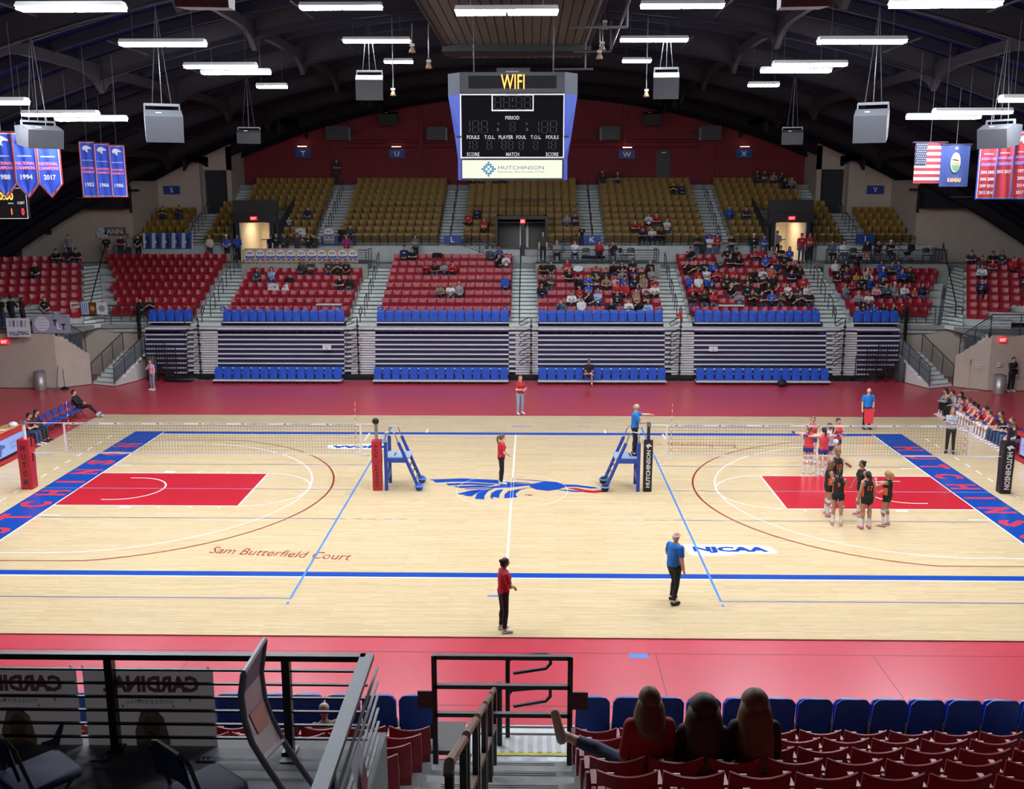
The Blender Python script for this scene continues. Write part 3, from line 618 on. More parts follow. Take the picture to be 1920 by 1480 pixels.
# ================================================================== rails
RAILM = mat('3d4045', .45, .4)
def rail(pts, h, nb, label, group=None, post=1.2, r=.022, m=RAILM, name='guard_rail', foot=True, flat=False):
    pts = [V(p) for p in pts]; o = pts[0]; t = thing(name, label, 'railing', o, 0, group); q = [p-o for p in pts]; up = V((0, 0, 1))
    obj('top_rail', MB().tube([p+up*h for p in q], r*1.3, 6), m, t)
    for i in range(nb): obj('bar', MB().tube([p+up*(h*(i+.6)/(nb+.6)) for p in q], r*.55, 4), m, t)
    pm = None
    for a, b in zip(q, q[1:]):
        n = max(1, round((b-a).length/post))
        for i in range(n+1 if (b-q[-1]).length < 1e-6 else n):
            p = a+(b-a)*i/n; obj('post', MB().tube([p-up*.02, p+up*h], r, 5), m, t)
            if foot: obj('post_foot', MB().box(p.x-.07, p.x+.07, p.y-.05, p.y+.05, p.z-.12, p.z+.03), m, t)
    return t
def hoop(a, b, h, label, group, r=.024, m=RAILM, mid=False):
    a = V(a); b = V(b); t = thing('handrail', label, 'handrail', a, 0, group); d = b-a; up = V((0, 0, 1))
    obj('rail_hoop', MB().tube([V((0, 0, 0)), up*(h-.08), up*h+d*.08, d*.92+up*h, d+up*(h-.08), d], r, 6), m, t)
    return t
for nm, x in (('by the photo posters', -16.5), ('left of the centre-left block', -8.25), ('beside letter K platform', 8.3), ('beside the right lit doorway', 16.5)):
    for i in range(4):
        ya, za = RY0-.1+i*1.55, RZ0+.25+i*1.55*RDZ/RDY; hoop((x, ya, za), (x, ya+.85, za+.85*RDZ/RDY), .85, f"grey stair handrail, {nth(i)} from the bottom, red aisle {nm}", 'red aisle handrails')
obj_c = thing('handrail', 'long dark handrail post line on the central aisle', 'handrail', (-.0, 20.4, 2.9)); obj('rail', MB().tube([(0, 0, 0), (0, 0, 1.0), (0, 6.4, 3.6), (0, 6.4, 2.6)], .03, 6), DARK, obj_c)
for nm, x, n in (('below letter S', -20.1, 3), ('right of the left lit doorway', -11.95, 5), ('above letter L', -4.3, 5), ('above letter K', 4.3, 5), ('left of the right lit doorway', 11.95, 5), ('below letter Y', 20.1, 3)):
    for i in range(n):
        ya, za = GY0-.3+i*1.5, GZ0+.15+i*1.5*GDZ/GDY; hoop((x, ya, za), (x, ya+.8, za+.8*GDZ/GDY), .8, f"dark stair handrail, {nth(i)} from the bottom, gold aisle {nm}", 'gold aisle handrails')
for nm, x0, x1 in (('under the gold block above letter L', -11.2, -5.0), ('under the gold block above letter K', 5.0, 11.2), ('left of the central entrance', -3.6, -1.9), ('right of the central entrance', 1.9, 3.6), ('right of the left lit doorway', -14.4, -12.6), ('left of the right lit doorway', 12.6, 14.4), ('left of the left lit doorway', -23.4, -17.7), ('right of the right lit doorway', 17.7, 23.4)):
    rail([(x0, 29.12, 6.3), (x1, 29.12, 6.3)], .62, 3, f'thin grey guard rail {nm}', 'gold front rails', 1.25)
for nm, pts in (('of the letter K platform', [(.95, 26.0, PLZ), (7.85, 26.0, PLZ), (7.85, 28.2, PLZ)]), ('behind the painted posters', [(-15.9, 26.0, PLZ), (-8.85, 26.0, PLZ), (-8.85, 28.0, PLZ)]), ('of the pushchair platform', [(17.3, 26.0, PLZ), (24.1, 26.0, PLZ), (24.1, 28.2, PLZ)])):
    rail(pts, .78, 5, f'grey guard rail {nm}', 'platform rails', 1.3, foot=False)
for s, nm in ((-1, 'left'), (1, 'right')):
    rail([(s*3.4, 28.9, 6.3), (s*1.6, 28.9, 5.6)], .75, 5, f'sloped grey rail at the {nm} side of the central entrance', 'entrance rails', .8, foot=False)
for nm, x0, x1 in (('at the front of the steps under marker D', -9.1, -7.5), ('beside the ribbon steps', 7.5, 9.1), ('right of the crowded block', 15.7, 17.3), ('left of marker D', -17.3, -15.7)):
    t = thing('guard_rail', f'thin low rail frame {nm}', 'railing', (x0, 21.1, 2.9), 0, 'low aisle rails'); obj('frame_tube', MB().tube([(0, 0, 0), (0, 0, .75), (x1-x0, 0, .75), (x1-x0, 0, 0)], .018, 5), RAILM, t)
# ================================================================== corner blocks, stairs and walls
WZ = 2.72
CORN = {}
for s, sd in ((-1, 'left'), (1, 'right')):
    X = lambda x: s*x
    w_ = struct(link(f'wall_corner_{sd}', None), f'beige corner walls below the stands on the {sd}')
    def px(n, pts, h, m=BEIGE, z0=0, tops=None):
        """vertical wall along pts (plan), thickness .16 to the back"""
        mb = MB()
        for i, (a, b) in enumerate(zip(pts, pts[1:])):
            a = V((X(a[0]), a[1], 0)); b = V((X(b[0]), b[1], 0)); d = (b-a).normalized(); nn = V((-d.y, d.x, 0))*.16*(1 if s < 0 else -1)
            if nn.y < 0: nn = -nn
            za, zb2 = (tops[i], tops[i+1]) if tops else (h, h)
            mb.add([a+V((0, 0, z0)), b+V((0, 0, z0)), b+V((0, 0, zb2)), a+V((0, 0, za)), a+nn+V((0, 0, z0)), b+nn+V((0, 0, z0)), b+nn+V((0, 0, zb2)), a+nn+V((0, 0, za))],
                   [(0, 1, 2, 3), (7, 6, 5, 4), (0, 4, 5, 1), (3, 2, 6, 7), (1, 5, 6, 2), (0, 3, 7, 4)])
        return link(n, fixn(mb.mesh(n, [m])), w_)
    px('wall_panel', [(40, 16.95), (22.95, 17.03)], WZ); px('stair_wall', [(22.95, 17.03), (21.72, 18.05)], WZ, tops=[WZ, 1.55])
    px('wall_panel', [(23.2, 20.6), (20.6, 21.0), (19.0, 20.95)], WZ)
    px('stair_cheek', [(20.32, 17.5), (19.75, 19.0), (19.6, 20.5)], 0, mat('c4beb8', .7), 0, [.25, 1.15, 1.7])
    sl = obj('walkway', MB().prism([(X(40), 17.1, WZ), (X(22.95), 17.15, WZ), (X(22.3), 20.6, WZ), (X(19.4), 20.7, WZ), (X(19.4), 21.2, WZ), (X(40), 22.5, WZ)], (0, 0, -.22)), CONCD, w_); fixn(sl.data)
    # two flights
    st = struct(link('corner_stairs', None), f'white corner stairs down to the red floor on the {sd}'); dd = V((X(-.39), .92, 0)); ww = V((X(-.92), -.39, 0)); o = V((X(21.65), 18.05, 0))
    for i in range(8):
        z = .17*(i+1); p = o+dd*.28*i
        obj('step', MB().add([p+ww*a+dd*b+V((0, 0, z-h)) for h in (.17, 0) for a, b in ((0, 0), (1.42, 0), (1.42, .3), (0, .3))], [(3, 2, 1, 0), (4, 5, 6, 7), (0, 1, 5, 4), (1, 2, 6, 5), (2, 3, 7, 6), (3, 0, 4, 7)]), mat('dae2df', .6, 0, .06, 4), st)
        obj('nosing_shade', MB().add([p+ww*a+dd*b+V((0, 0, z+h)) for h in (-.03, .004) for a, b in ((0, -.012), (1.42, -.012), (1.42, .03), (0, .03))], [(3, 2, 1, 0), (4, 5, 6, 7), (0, 1, 5, 4), (1, 2, 6, 5), (2, 3, 7, 6), (3, 0, 4, 7)]), CONCD, st)
    L0 = o+dd*2.24
    obj('landing', MB().add([L0+ww*a+dd*b+V((0, 0, z)) for z in (1.2, 1.37) for a, b in ((-.1, 0), (1.42, 0), (1.42, 1.3), (-.1, 1.3))], [(3, 2, 1, 0), (4, 5, 6, 7), (0, 1, 5, 4), (1, 2, 6, 5), (2, 3, 7, 6), (3, 0, 4, 7)]), mat('dae2df', .6, 0, .06, 4), st)
    q0 = V((X(21.85), 18.2, 0)); qd = V((X(22.95)-X(21.85), 17.25-18.2, 0)).normalized(); qn = V((-qd.y, qd.x, 0)); qn = qn if qn.y > 0 else -qn
    for i in range(8):
        z = 1.37+.168*(i+1); p = q0+qd*.18*i
        link('step', fixn(MB().prism([p+V((0, 0, z)), p+qd*.2+V((0, 0, z)), p+qd*.2+qn*1.1+V((0, 0, z)), p+qn*1.1+V((0, 0, z))], (0, 0, -.17)).mesh('step', [STEP])), st)
    # rails of the stairs
    a = o+ww*-.05; b = L0+ww*-.05+V((0, 0, 1.37)); rail([a+V((0, 0, .1)), b], .95, 7, f'grey barred rail beside the lower flight of corner stairs on the {sd}', None, .9, foot=False)
    a = o+ww*1.46; b = L0+ww*1.46+V((0, 0, 1.37)); rail([a+V((0, 0, .1)), b], .95, 2, f'grey mesh-panelled rail on the bleacher side of the corner stairs, {sd}', None, .9, foot=False)
    mp = obj('rail_panel', MB().add([a+V((0, 0, .15)), b+V((0, 0, .05)), b+V((0, 0, .9)), a+V((0, 0, .95))], [(0, 1, 2, 3)]), mat('6d7478', .5, .3), st)
    rail([(X(22.9), 17.12, WZ), (X(21.85), 17.98, 1.6)], .95, 6, f'sloping grey rail on the upper flight of corner stairs, {sd}', None, .8, foot=False)
    rail([(X(30), 17.15, WZ), (X(22.9), 17.12, WZ)], 1.0, 6, f'grey guard rail along the {sd} corner walkway', None, 1.3)
    rail([(X(23.0), 20.75, WZ), (X(20.3), 20.85, WZ), (X(19.9), 20.85, WZ)], .95, 5, f'grey guard rail in front of the {sd} corner steps', None, 1.2)
    # angled corner block of red seats
    ang = radians(20); e = V((cos(ang), s*-sin(ang)*-1 if s > 0 else sin(ang), 0)); e = V((cos(ang), -s*sin(ang), 0))
    rot = -s*ang
    out = V((s*1.0*cos(ang), -sin(ang), 0)); fwd = V((-s*sin(ang), -cos(ang), 0))
    rows = []
    for k in range(8):
        zt = RZ0+RDZ*k; v_ = 577.5-14.4*k+.05*k*k
        P = at(152 if s < 0 else 1812, v_+(0 if s < 0 else 3), 2, zt+.8); P.z = zt
        rows.append(P); n = (2, 4, 6, 8, 9, 10, 10, 10)[k]
        pts = [P-out*.1-fwd*.14, P+out*(n*.508+.1)-fwd*.14, P+out*(n*.508+.1)+fwd*.72, P-out*.1+fwd*.72]
        m_ = MB().prism([q for q in pts], (0, 0, -.5)); link('tread', fixn(m_.mesh('tread', [CONC])), terr)
        CORN[(s, k)] = [(P+out*(.254+.508*i), rot) for i in range(n)]
    # steps between the corner block and the straight block
    stp = struct(link('aisle_stairs', None), f'pale steps fanning up beside the angled corner block on the {sd}')
    def edge(k):
        k0 = min(6, int(k)); P = rows[k0]+(rows[k0+1]-rows[k0])*(k-k0)+fwd*.7-out*.12; return P, V((s*(21.98+.37*k), RY0+RDY*k-.72, 0))
    for i in range(16):
        k = i/2; z = RZ0+RDZ*(i+1)/2-.15; A0, B0 = edge(k); A1, B1 = edge(k+1.0); pts = [(q.x, q.y, z) for q in (A0, B0, B1, A1)]
        link('step', fixn(MB().prism(pts, (0, 0, -.26)).mesh('step', [STEP])), stp)
        m_ = MB().bar((A0.x, A0.y-.01, z-.015), (B0.x, B0.y-.01, z-.015), .03, .035); obj('nosing_shade', m_, RISER_SHADE, stp)  # same imitated riser shadow, drawn as a dark bar across the fan steps
    q = rows[0].lerp(rows[7], .0)
    h = thing('handrail', f'tall dark handrail on the fan-shaped corner steps, {sd}', 'handrail', (s*22.75, 21.0, 2.9)); obj('rail', MB().tube([(0, 0, 0), (0, 0, .9), (s*1.6, 6.3, 3.7), (s*1.6, 6.3, 2.7)], .03, 6), DARK, h)
def corner_flush():
    for (s, k), L in CORN.items():
        for i, (p, r) in enumerate(L):
            occ = (('CL' if s < 0 else 'CR', k, i) in OCC)
            seat('red', p, r, f"red seat, {nth(i)} from the aisle, {nth(k)} row, {SSHORT['CL' if s<0 else 'CR']}", f"red seats, {SSHORT['CL' if s<0 else 'CR']}", occ)
# ================================================================== people
SK = {'l': 'c99a82', 'm': 'b07d62', 'd': '6f4a38', 'p': 'd6a892'}
HC = {'k': '17120f', 'b': '3b271b', 'n': '6b4a2e', 'y': 'a98552', 'g': '8f8b86', 'w': 'c9c6c0'}
def vec(a): return V(a)
LU, LFA, LT, LS = .285, .25, .42, .42
def base_pose(kind='stand', lean=0, turn=0):
    P = {}
    if kind == 'stand':
        P['pel'] = V((0, 0, .95)); P['lean'] = lean
        for s, n in ((-1, 'R'), (1, 'L')):
            P['hip'+n] = V((s*.09, 0, .90)); P['kne'+n] = V((s*.105, -.02, .49)); P['ank'+n] = V((s*.115, .02, .085)); P['toe'+n] = V((s*.14, -.15, .04))
    else:
        P['pel'] = V((0, 0, .53)); P['lean'] = lean
        for s, n in ((-1, 'R'), (1, 'L')):
            P['hip'+n] = V((s*.09, -.02, .52)); P['kne'+n] = V((s*.13, -.43, .53)); P['ank'+n] = V((s*.13, -.46, .10)); P['toe'+n] = V((s*.15, -.64, .045))
    sp = V((0, -sin(lean), cos(lean)))
    P['che'] = P['pel']+sp*.34; sp2 = V((0, -sin(lean*1.15), cos(lean*1.15))); P['nec'] = P['che']+sp2*.17; P['hea'] = P['nec']+V((0, -.02-.5*sin(lean)*.12, .15))
    for s, n in ((-1, 'R'), (1, 'L')): P['sho'+n] = P['che']+sp2*.10+V((s*.175, 0, 0))
    P['sp'] = sp; P['hrot'] = (0, 0); return P
def arm(P, n, du, df):
    P['elb'+n] = P['sho'+n]+V(du).normalized()*LU; P['wri'+n] = P['elb'+n]+V(df).normalized()*LFA
def reach(P, n, target, pole=(0, .5, -1)):
    """place elbow so that the wrist meets the target"""
    s = P['sho'+n]; t = V(target); d = t-s; L = min(d.length, (LU+LFA)*.99); d.normalize(); t = s+d*L
    a = (LU*LU-LFA*LFA+L*L)/(2*L); h = sqrt(max(0, LU*LU-a*a)); pl = V(pole); pl = (pl-d*pl.dot(d)).normalized(); P['elb'+n] = s+d*a+pl*h; P['wri'+n] = t
def pose(name):
    P = None
    if name.startswith('stand'):
        P = base_pose('stand', .03)
        arm(P, 'R', (-.2, .05, -1), (-.02, -.25, -1)); arm(P, 'L', (.2, .05, -1), (.02, -.25, -1))
        if 'cross' in name:
            reach(P, 'R', (.10, -.20, 1.18), (-1, .2, -.6)); reach(P, 'L', (-.10, -.18, 1.22), (1, .2, -.6))
        elif 'front' in name:
            reach(P, 'R', (-.03, -.22, 1.03), (-1, .4, -.5)); reach(P, 'L', (.04, -.22, 1.03), (1, .4, -.5))
        elif 'hold' in name:
            reach(P, 'R', (-.05, -.27, 1.15), (-1, .4, -.8)); reach(P, 'L', (.06, -.27, 1.13), (1, .4, -.8))
        elif 'ref' in name:
            arm(P, 'L', (.25, -.75, -.25), (.0, -1, .05)); reach(P, 'R', (-.1, -.38, 1.14), (-.6, .5, -1))
        elif 'flag' in name:
            arm(P, 'R', (-.22, .0, -1), (-.0, -.2, -1)); arm(P, 'L', (.22, .0, -1), (-.1, -.2, -1))
        elif 'ready' in name:
            P['kneR'] += V((-.02, -.03, 0)); P['kneL'] += V((.04, -.03, 0)); P['ankL'] += V((.05, 0, 0)); P['toeL'] += V((.06, 0, 0))
            reach(P, 'L', (.12, -.34, 1.38), (1, .2, -.8)); reach(P, 'R', (-.16, -.24, 1.02), (-1, .3, -.6))
        elif 'clap' in name:
            reach(P, 'L', (.02, -.36, 1.30), (1, .2, -.8)); reach(P, 'R', (-.04, -.36, 1.30), (-1, .2, -.8))
        elif 'spread' in name:
            arm(P, 'L', (.75, -.3, -.45), (.5, -.7, .1)); arm(P, 'R', (-.3, -.05, -1), (-.05, -.5, -.9))
        elif 'hug' in name:
            arm(P, 'L', (.85, -.45, -.1), (.7, -.65, .0)); arm(P, 'R', (-.85, -.45, -.1), (-.7, -.65, .0)); P['lean'] = .1
        elif 'hips' in name:
            reach(P, 'R', (-.19, -.02, 1.0), (-1, .5, .1)); reach(P, 'L', (.19, -.02, 1.0), (1, .5, .1))
        elif 'up' in name:
            reach(P, 'R', (-.14, -.14, 1.72), (-1, .0, -.3)); reach(P, 'L', (.14, -.14, 1.72), (1, .0, -.3))
        elif 'walk' in name:
            P['kneL'] = V((.10, -.13, .50)); P['ankL'] = V((.11, -.06, .10)); P['toeL'] = V((.13, -.24, .05)); P['kneR'] = V((-.10, .01, .49)); P['ankR'] = V((-.11, .12, .09)); P['toeR'] = V((-.13, -.05, .04))
            reach(P, 'L', (.16, -.27, 1.08), (1, .5, -1))
        if 'phone' in name: reach(P, 'R', (-.06, -.30, 1.22), (-1, .3, -.8))
    else:
        lean = {'sit': .10, 'sit_lean': .48, 'sit_chin': .35, 'sit_cross': .0, 'sit_slouch': -.18, 'sit_up': .06, 'sit_knee': .02, 'sit_phone': .22, 'sit_recline': -.38, 'sit_back': .12, 'sit_clap': .15, 'sit_bent': .55}.get(name, .1)
        P = base_pose('sit', lean)
        reach(P, 'R', (-.10, -.30, .64), (-.45, .6, -1)); reach(P, 'L', (.10, -.28, .64), (.45, .6, -1))
        if name == 'sit_lean':
            reach(P, 'R', (-.03, -.52, .70), (-1, .2, -.6)); reach(P, 'L', (.04, -.52, .70), (1, .2, -.6))
        if name == 'sit_bent':
            reach(P, 'R', (-.10, -.55, .60), (-1, .2, -.6)); reach(P, 'L', (.10, -.55, .60), (1, .2, -.6))
        if name == 'sit_chin':
            reach(P, 'R', P['hea']+V((-.02, -.11, -.12)), (-1, -.4, -1)); reach(P, 'L', (.12, -.36, .64), (1, .4, -.6))
        if name in ('sit_cross', 'sit_back'):
            reach(P, 'R', P['che']+V((.08, -.22, -.06)), (-1, .2, -.7)); reach(P, 'L', P['che']+V((-.08, -.20, -.02)), (1, .2, -.7))
        if name == 'sit_clap':
            reach(P, 'R', P['che']+V((-.02, -.33, .02)), (-1, .2, -.7)); reach(P, 'L', P['che']+V((.02, -.33, .02)), (1, .2, -.7))
        if name in ('sit_phone',):
            reach(P, 'R', P['che']+V((-.04, -.30, -.10)), (-1, .2, -.8)); reach(P, 'L', P['che']+V((.05, -.30, -.12)), (1, .2, -.8))
        if name == 'sit_knee':     # one ankle over the other knee
            P['kneR'] = V((-.22, -.38, .60)); P['ankR'] = V((.12, -.44, .64)); P['toeR'] = V((.20, -.52, .56))
        if name == 'sit_recline':
            P['kneR'] = V((-.08, -.44, .60)); P['ankR'] = V((-.06, -.78, .22)); P['toeR'] = V((-.10, -.90, .30)); P['kneL'] = V((.10, -.42, .54)); P['ankL'] = V((.10, -.74, .12)); P['toeL'] = V((.14, -.92, .12))
            reach(P, 'R', P['che']+V((-.02, -.30, -.12)), (-1, .2, -.8)); reach(P, 'L', P['che']+V((.05, -.30, -.14)), (1, .2, -.8))
        if name == 'sit_leg':      # near spectator: leg stretched over the next seat
            P['kneL'] = V((.40, -.34, .56)); P['ankL'] = V((.74, -.50, .62)); P['toeL'] = V((.80, -.55, .82))
    return P
def ring(c, ax, fw, a, b, n=12):
    ax = V(ax).normalized(); fw = V(fw); fw = (fw-ax*fw.dot(ax)).normalized(); sd = ax.cross(fw)
    return [c+sd*a*cos(2*pi*j/n)+fw*b*sin(2*pi*j/n) for j in range(n)]
def capsule(mb, a, b, ra, rb, n=10):
    a = V(a); b = V(b); d = (b-a).normalized(); x = d.cross(V((.31, .2, .93)) if abs(d.z) < .9 else V((1, .1, 0))).normalized(); y = x.cross(d); R = []
    for t in (-1, -.75, -.35): q = sqrt(1-t*t); R.append([a+d*ra*t+(x*cos(2*pi*j/n)+y*sin(2*pi*j/n))*max(ra*q, .002) for j in range(n)])
    for t in (0, .5, 1): R.append([a.lerp(b, t)+(x*cos(2*pi*j/n)+y*sin(2*pi*j/n))*(ra+(rb-ra)*t) for j in range(n)])
    for t in (.35, .75, 1): q = sqrt(1-t*t); R.append([b+d*rb*t+(x*cos(2*pi*j/n)+y*sin(2*pi*j/n))*max(rb*q, .002) for j in range(n)])
    mb.loft(R)
HEADM = {}
def head_mesh(n=14, k=11):
    """a head with brow, nose, lips, chin and ears, centred, facing -y"""
    mb = MB(); rings = []
    for i in range(k+1):
        t = pi*i/k; z = -cos(t)*.118; q = sin(t)
        g = []
        for j in range(n):
            a = 2*pi*j/n; cx, cy = cos(a), sin(a)
            wx, wy = .076, .096
            if z < 0: f = 1-.38*(-z/.118)**1.6; wx *= f; wy *= (1-.12*(-z/.118))
            x, y = wx*q*cx, wy*q*cy
            if cy > 0 and z < -.02: y *= .8
            if cy < -.9 and -.035 < z < .02: y -= .018*(1-abs(z+.012)/.035 if abs(z+.012) < .035 else 0)+.004
            if cy < -.6 and -.075 < z < -.055: y -= .004
            if cy < -.6 and -.112 < z < -.085: y -= .010
            if cy < -.5 and .02 < z < .05: y -= .005
            g.append(V((x, y, z)))
        rings.append(g)
    mb.loft(rings)
    mb.add([(-.012, -.094, -.03), (.012, -.094, -.03), (0, -.122, -.026), (0, -.095, .018)], [(0, 1, 2), (1, 3, 2), (3, 0, 2), (0, 3, 1)])
    for s in (-1, 1):
        mb.ell((s*.077, .01, -.004), (.01, .022, .032), 6, 5); mb.ell((s*.031, -.088, .016), (.015, .008, .007), 6, 4, 1)
        mb.box(s*.033-.018, s*.033+.018, -.096, -.088, .031, .037, 2)
    mb.box(-.022, .022, -.094, -.084, -.062, -.054, 3)
    return mb
def hand(mb, w, d, s, rr=1.0, curl=.5):
    """palm and five fingers; the hand leaves the wrist w along d; s = +1 left, -1 right"""
    d = V(d).normalized(); side = d.cross(V((0, 0, 1)))
    if side.length < .2: side = V((1, 0, 0))*s
    side = (side-d*side.dot(d)).normalized(); nn = side.cross(d).normalized()
    if nn.z > 0 and abs(d.z) < .8: nn = -nn
    p0 = w; p1 = w+d*.085
    mb.loft([ring(p0, d, nn, .030, .024, 8), ring(w+d*.04, d, nn, .040, .020, 8), ring(p1, d, nn, .043, .016, 8)])
    for i, L in enumerate((.062, .074, .070, .055)):
        o = p1+side*(-.03+.02*i); a = o+d*L*.45-(-nn)*0; k1 = d*cos(curl)+nn*sin(curl); k2 = d*cos(curl*2)+nn*sin(curl*2)
        mb.tube([o-d*.01, o+k1*L*.5, o+k1*L*.5+k2*L*.5], .008, 5, rad=[.0105, .0100, .007])
    th = side*-.8+d*.55+nn*.25; th.normalize(); o = w+d*.025-side*.028
    mb.tube([o, o+th*.035, o+th*.03+(d*.8+nn*.4).normalized()*.035], .01, 5, rad=[.012, .011, .007])
BODY = {}
def body(pname, top='short', leg='long', sex='m', fat=1.0, vox=.03, pfix=None):
    key = (pname, top, leg, sex, fat, vox)
    if key in BODY: return BODY[key]
    P = pose(pname)
    if pfix: pfix(P)
    mb = MB(); sh = .93 if sex == 'f' else 1.0
    for n in 'RL': P['sho'+n].x *= sh
    fw = V((0, -1, 0)); pel, che, nec = P['pel'], P['che'], P['nec']; ax = (che-pel).normalized(); ax2 = (nec-che).normalized()
    hw = .168*(1.04 if sex == 'f' else .98); ww = .135*(.93 if sex == 'f' else 1.05)*(.5+.5*fat); cw = .165*sh
    R = [ring(pel-ax*.12, ax, fw, hw*.55, .08), ring(pel-ax*.07, ax, fw, hw*.95, .115*fat), ring(pel+ax*.0, ax, fw, hw, .122*fat), ring(pel+ax*.12, ax, fw, ww, .105*fat), ring(pel+ax*.22, ax, fw, (ww+cw)/2, .112*fat),
         ring(che, ax2, fw, cw, .118), ring(che+ax2*.08, ax2, fw, cw*1.02, .108), ring(che+ax2*.13, ax2, fw, cw*.75, .085), ring(nec, ax2, fw, .06, .062), ring(nec+ax2*.05, ax2, fw, .054, .058)]
    mb.loft(R)
    if sex == 'f':
        for s in (-1, 1): mb.ell(che+V((s*.075, 0, 0))+ax2*.0+ring(V((0, 0, 0)), ax2, fw, 0, 1)[3]*.085, (.062, .055, .06), 8, 6)
    capsule(mb, nec-ax2*.02, P['hea']+V((0, .02, -.03)), .056, .052)
    seg = []
    fl_ = .93 if sex == 'f' else 1.0
    for n in 'RL':
        capsule(mb, P['sho'+n], P['elb'+n], .059*fl_, .047*fl_); capsule(mb, P['elb'+n], P['wri'+n], .047*fl_, .035*fl_)
        capsule(mb, P['hip'+n], P['kne'+n], .088*(.6+.4*fat), .056); capsule(mb, P['kne'+n], P['ank'+n], .058, .043); capsule(mb, P['kne'+n].lerp(P['ank'+n], .2)+V((0, .015, 0)), P['kne'+n].lerp(P['ank'+n], .42)+V((0, .015, 0)), .055, .05)
        a, t = P['ank'+n], P['toe'+n]; capsule(mb, a+V((0, .03, -.03)), t, .044, .036)
        seg += [('ua', P['sho'+n], P['elb'+n], .05), ('fa', P['elb'+n], P['wri'+n], .035), ('th', P['hip'+n], P['kne'+n], .08), ('sh', P['kne'+n], P['ank'+n]+(P['kne'+n]-P['ank'+n]).normalized()*.035, .05), ('ft', a+V((0, .03, -.03)), t, .045)]
    seg += [('to', pel-ax*.1, che, .13), ('tc', che, che+ax2*.10, .15), ('nk', nec, P['hea'], .05)]
    me = mb.mesh('tmp'); fixn(me); o = bpy.data.objects.new('tmp', me); TS.collection.objects.link(o)
    r = o.modifiers.new('r', 'REMESH'); r.mode = 'VOXEL'; r.voxel_size = vox; r.use_smooth_shade = True
    sm = o.modifiers.new('s', 'SMOOTH'); sm.factor = .5; sm.iterations = 2 if vox > .022 else 3
    TS.view_layers[0].update(); bm_ = bpy.data.meshes.new_from_object(o.evaluated_get(TS.view_layers[0].depsgraph)); bpy.data.objects.remove(o); bpy.data.meshes.remove(me)
    vs = [v.co.copy() for v in bm_.vertices]; ns = [v.normal.copy() for v in bm_.vertices]; fs = [tuple(p.vertices) for p in bm_.polygons]
    # clothing zones
    sl = {'short': .72, 'long': 2.0, 'tank': -.1, 'cap': .35, 'half': 1.3}[top]; lg = {'long': 1.97, 'shorts': .78, 'brief': .26, 'capri': 1.6, 'legging': 1.95}[leg]
    vz = []; A = np.array([tuple(p) for p in vs]); Q = []; T = []
    for nm, a, b, r_ in seg:
        a = np.array(tuple(a)); d = np.array(tuple(b))-a; t = np.clip((A-a)@d/(d@d), 0, 1); Q.append(np.linalg.norm(A-a-t[:, None]*d, axis=1)-r_); T.append(t)
    Q = np.array(Q); T = np.array(T); bi = Q.argmin(0)
    for iv, p in enumerate(vs):
        nm = seg[bi[iv]][0]; t = T[bi[iv], iv]
        h = (p-pel).dot(ax)
        if nm in ('to', 'tc', 'nk'):
            z = 'skin' if (nm == 'nk' or (p-nec).dot(ax2) > -.005) else ('trousers' if h < .0 else 'shirt')
            if top == 'tank' and nm == 'tc' and abs(p.x) > .13*sh and (p-che).dot(ax2) > .02: z = 'skin'
        elif nm == 'ua': z = 'shirt' if t < sl else 'skin'
        elif nm == 'fa': z = 'shirt' if 1+t < sl-.08 else ('armband' if top == 'tank' and leg == 'brief' and t > .25 else 'skin')
        elif nm == 'th': z = 'trousers' if t < lg else ('kneepad' if leg == 'brief' and t > .86 else 'skin')
        elif nm == 'sh': z = 'trousers' if 1+t < lg else ('kneepad' if leg == 'brief' and t < .14 else ('socks' if t > (.42 if leg == 'brief' else .86) else 'skin'))
        else: z = 'shoes'
        if vox < .03 and z in ('shoes', 'socks', 'kneepad', 'armband'): z += 'R' if bi[iv] < 5 else 'L'
        vz.append(z)
    parts = {}
    off = {'shirt': .011, 'trousers': .008, 'shoes': .008, 'socks': .004, 'kneepad': .012, 'armband': .005}
    for zn in list(off)+[z_+q for z_ in ('shoes', 'socks', 'kneepad', 'armband') for q in 'RL']:
        zb = zn.rstrip('RL')
        fz = [f for f in fs if all(vz[i] == zn for i in f) or (sum(vz[i] == zn for i in f)*2 >= len(f) and zn in ('shirt', 'trousers'))]
        if not fz: continue
        idx = sorted({i for f in fz for i in f}); mp = {i: j for j, i in enumerate(idx)}
        pm = MB().add([vs[i]+ns[i]*(off[zb]+(.006 if zn == 'shirt' and vz[i] == 'shirt' else 0)) for i in idx], [tuple(mp[i] for i in f) for f in fz])
        parts[zn] = pm.mesh(zb, [None], True)
    bpy.data.meshes.remove(bm_)
    full = MB().add(vs, fs, 0)
    hm = head_mesh(); Rh = Matrix.Translation(P['hea'])@Matrix.Rotation(P['hrot'][1], 4, 'Z')@Matrix.Rotation(P['hrot'][0]+P['lean']*.45, 4, 'X')
    o_ = len(full.v); full.v += [tuple(Rh@V(q)) for q in hm.v]; full.f += [tuple(i+o_ for i in f) for f in hm.f]; full.m += hm.m
    for s, n in ((-1, 'R'), (1, 'L')): hand(full, P['wri'+n], P['wri'+n]-P['elb'+n], s)
    bme = full.mesh('person', [None, mat('20140f', .4), mat('3a2a20', .6), mat('8a4a45', .5)], True)
    cm_ = frame(che+ax2*.03+ring(V((0, 0, 0)), ax2, fw, 0, 1)[3]*.138, (1, 0, 0), ax2)
    BODY[key] = (bme, parts, Rh, cm_); return BODY[key]
HAIRM = {}
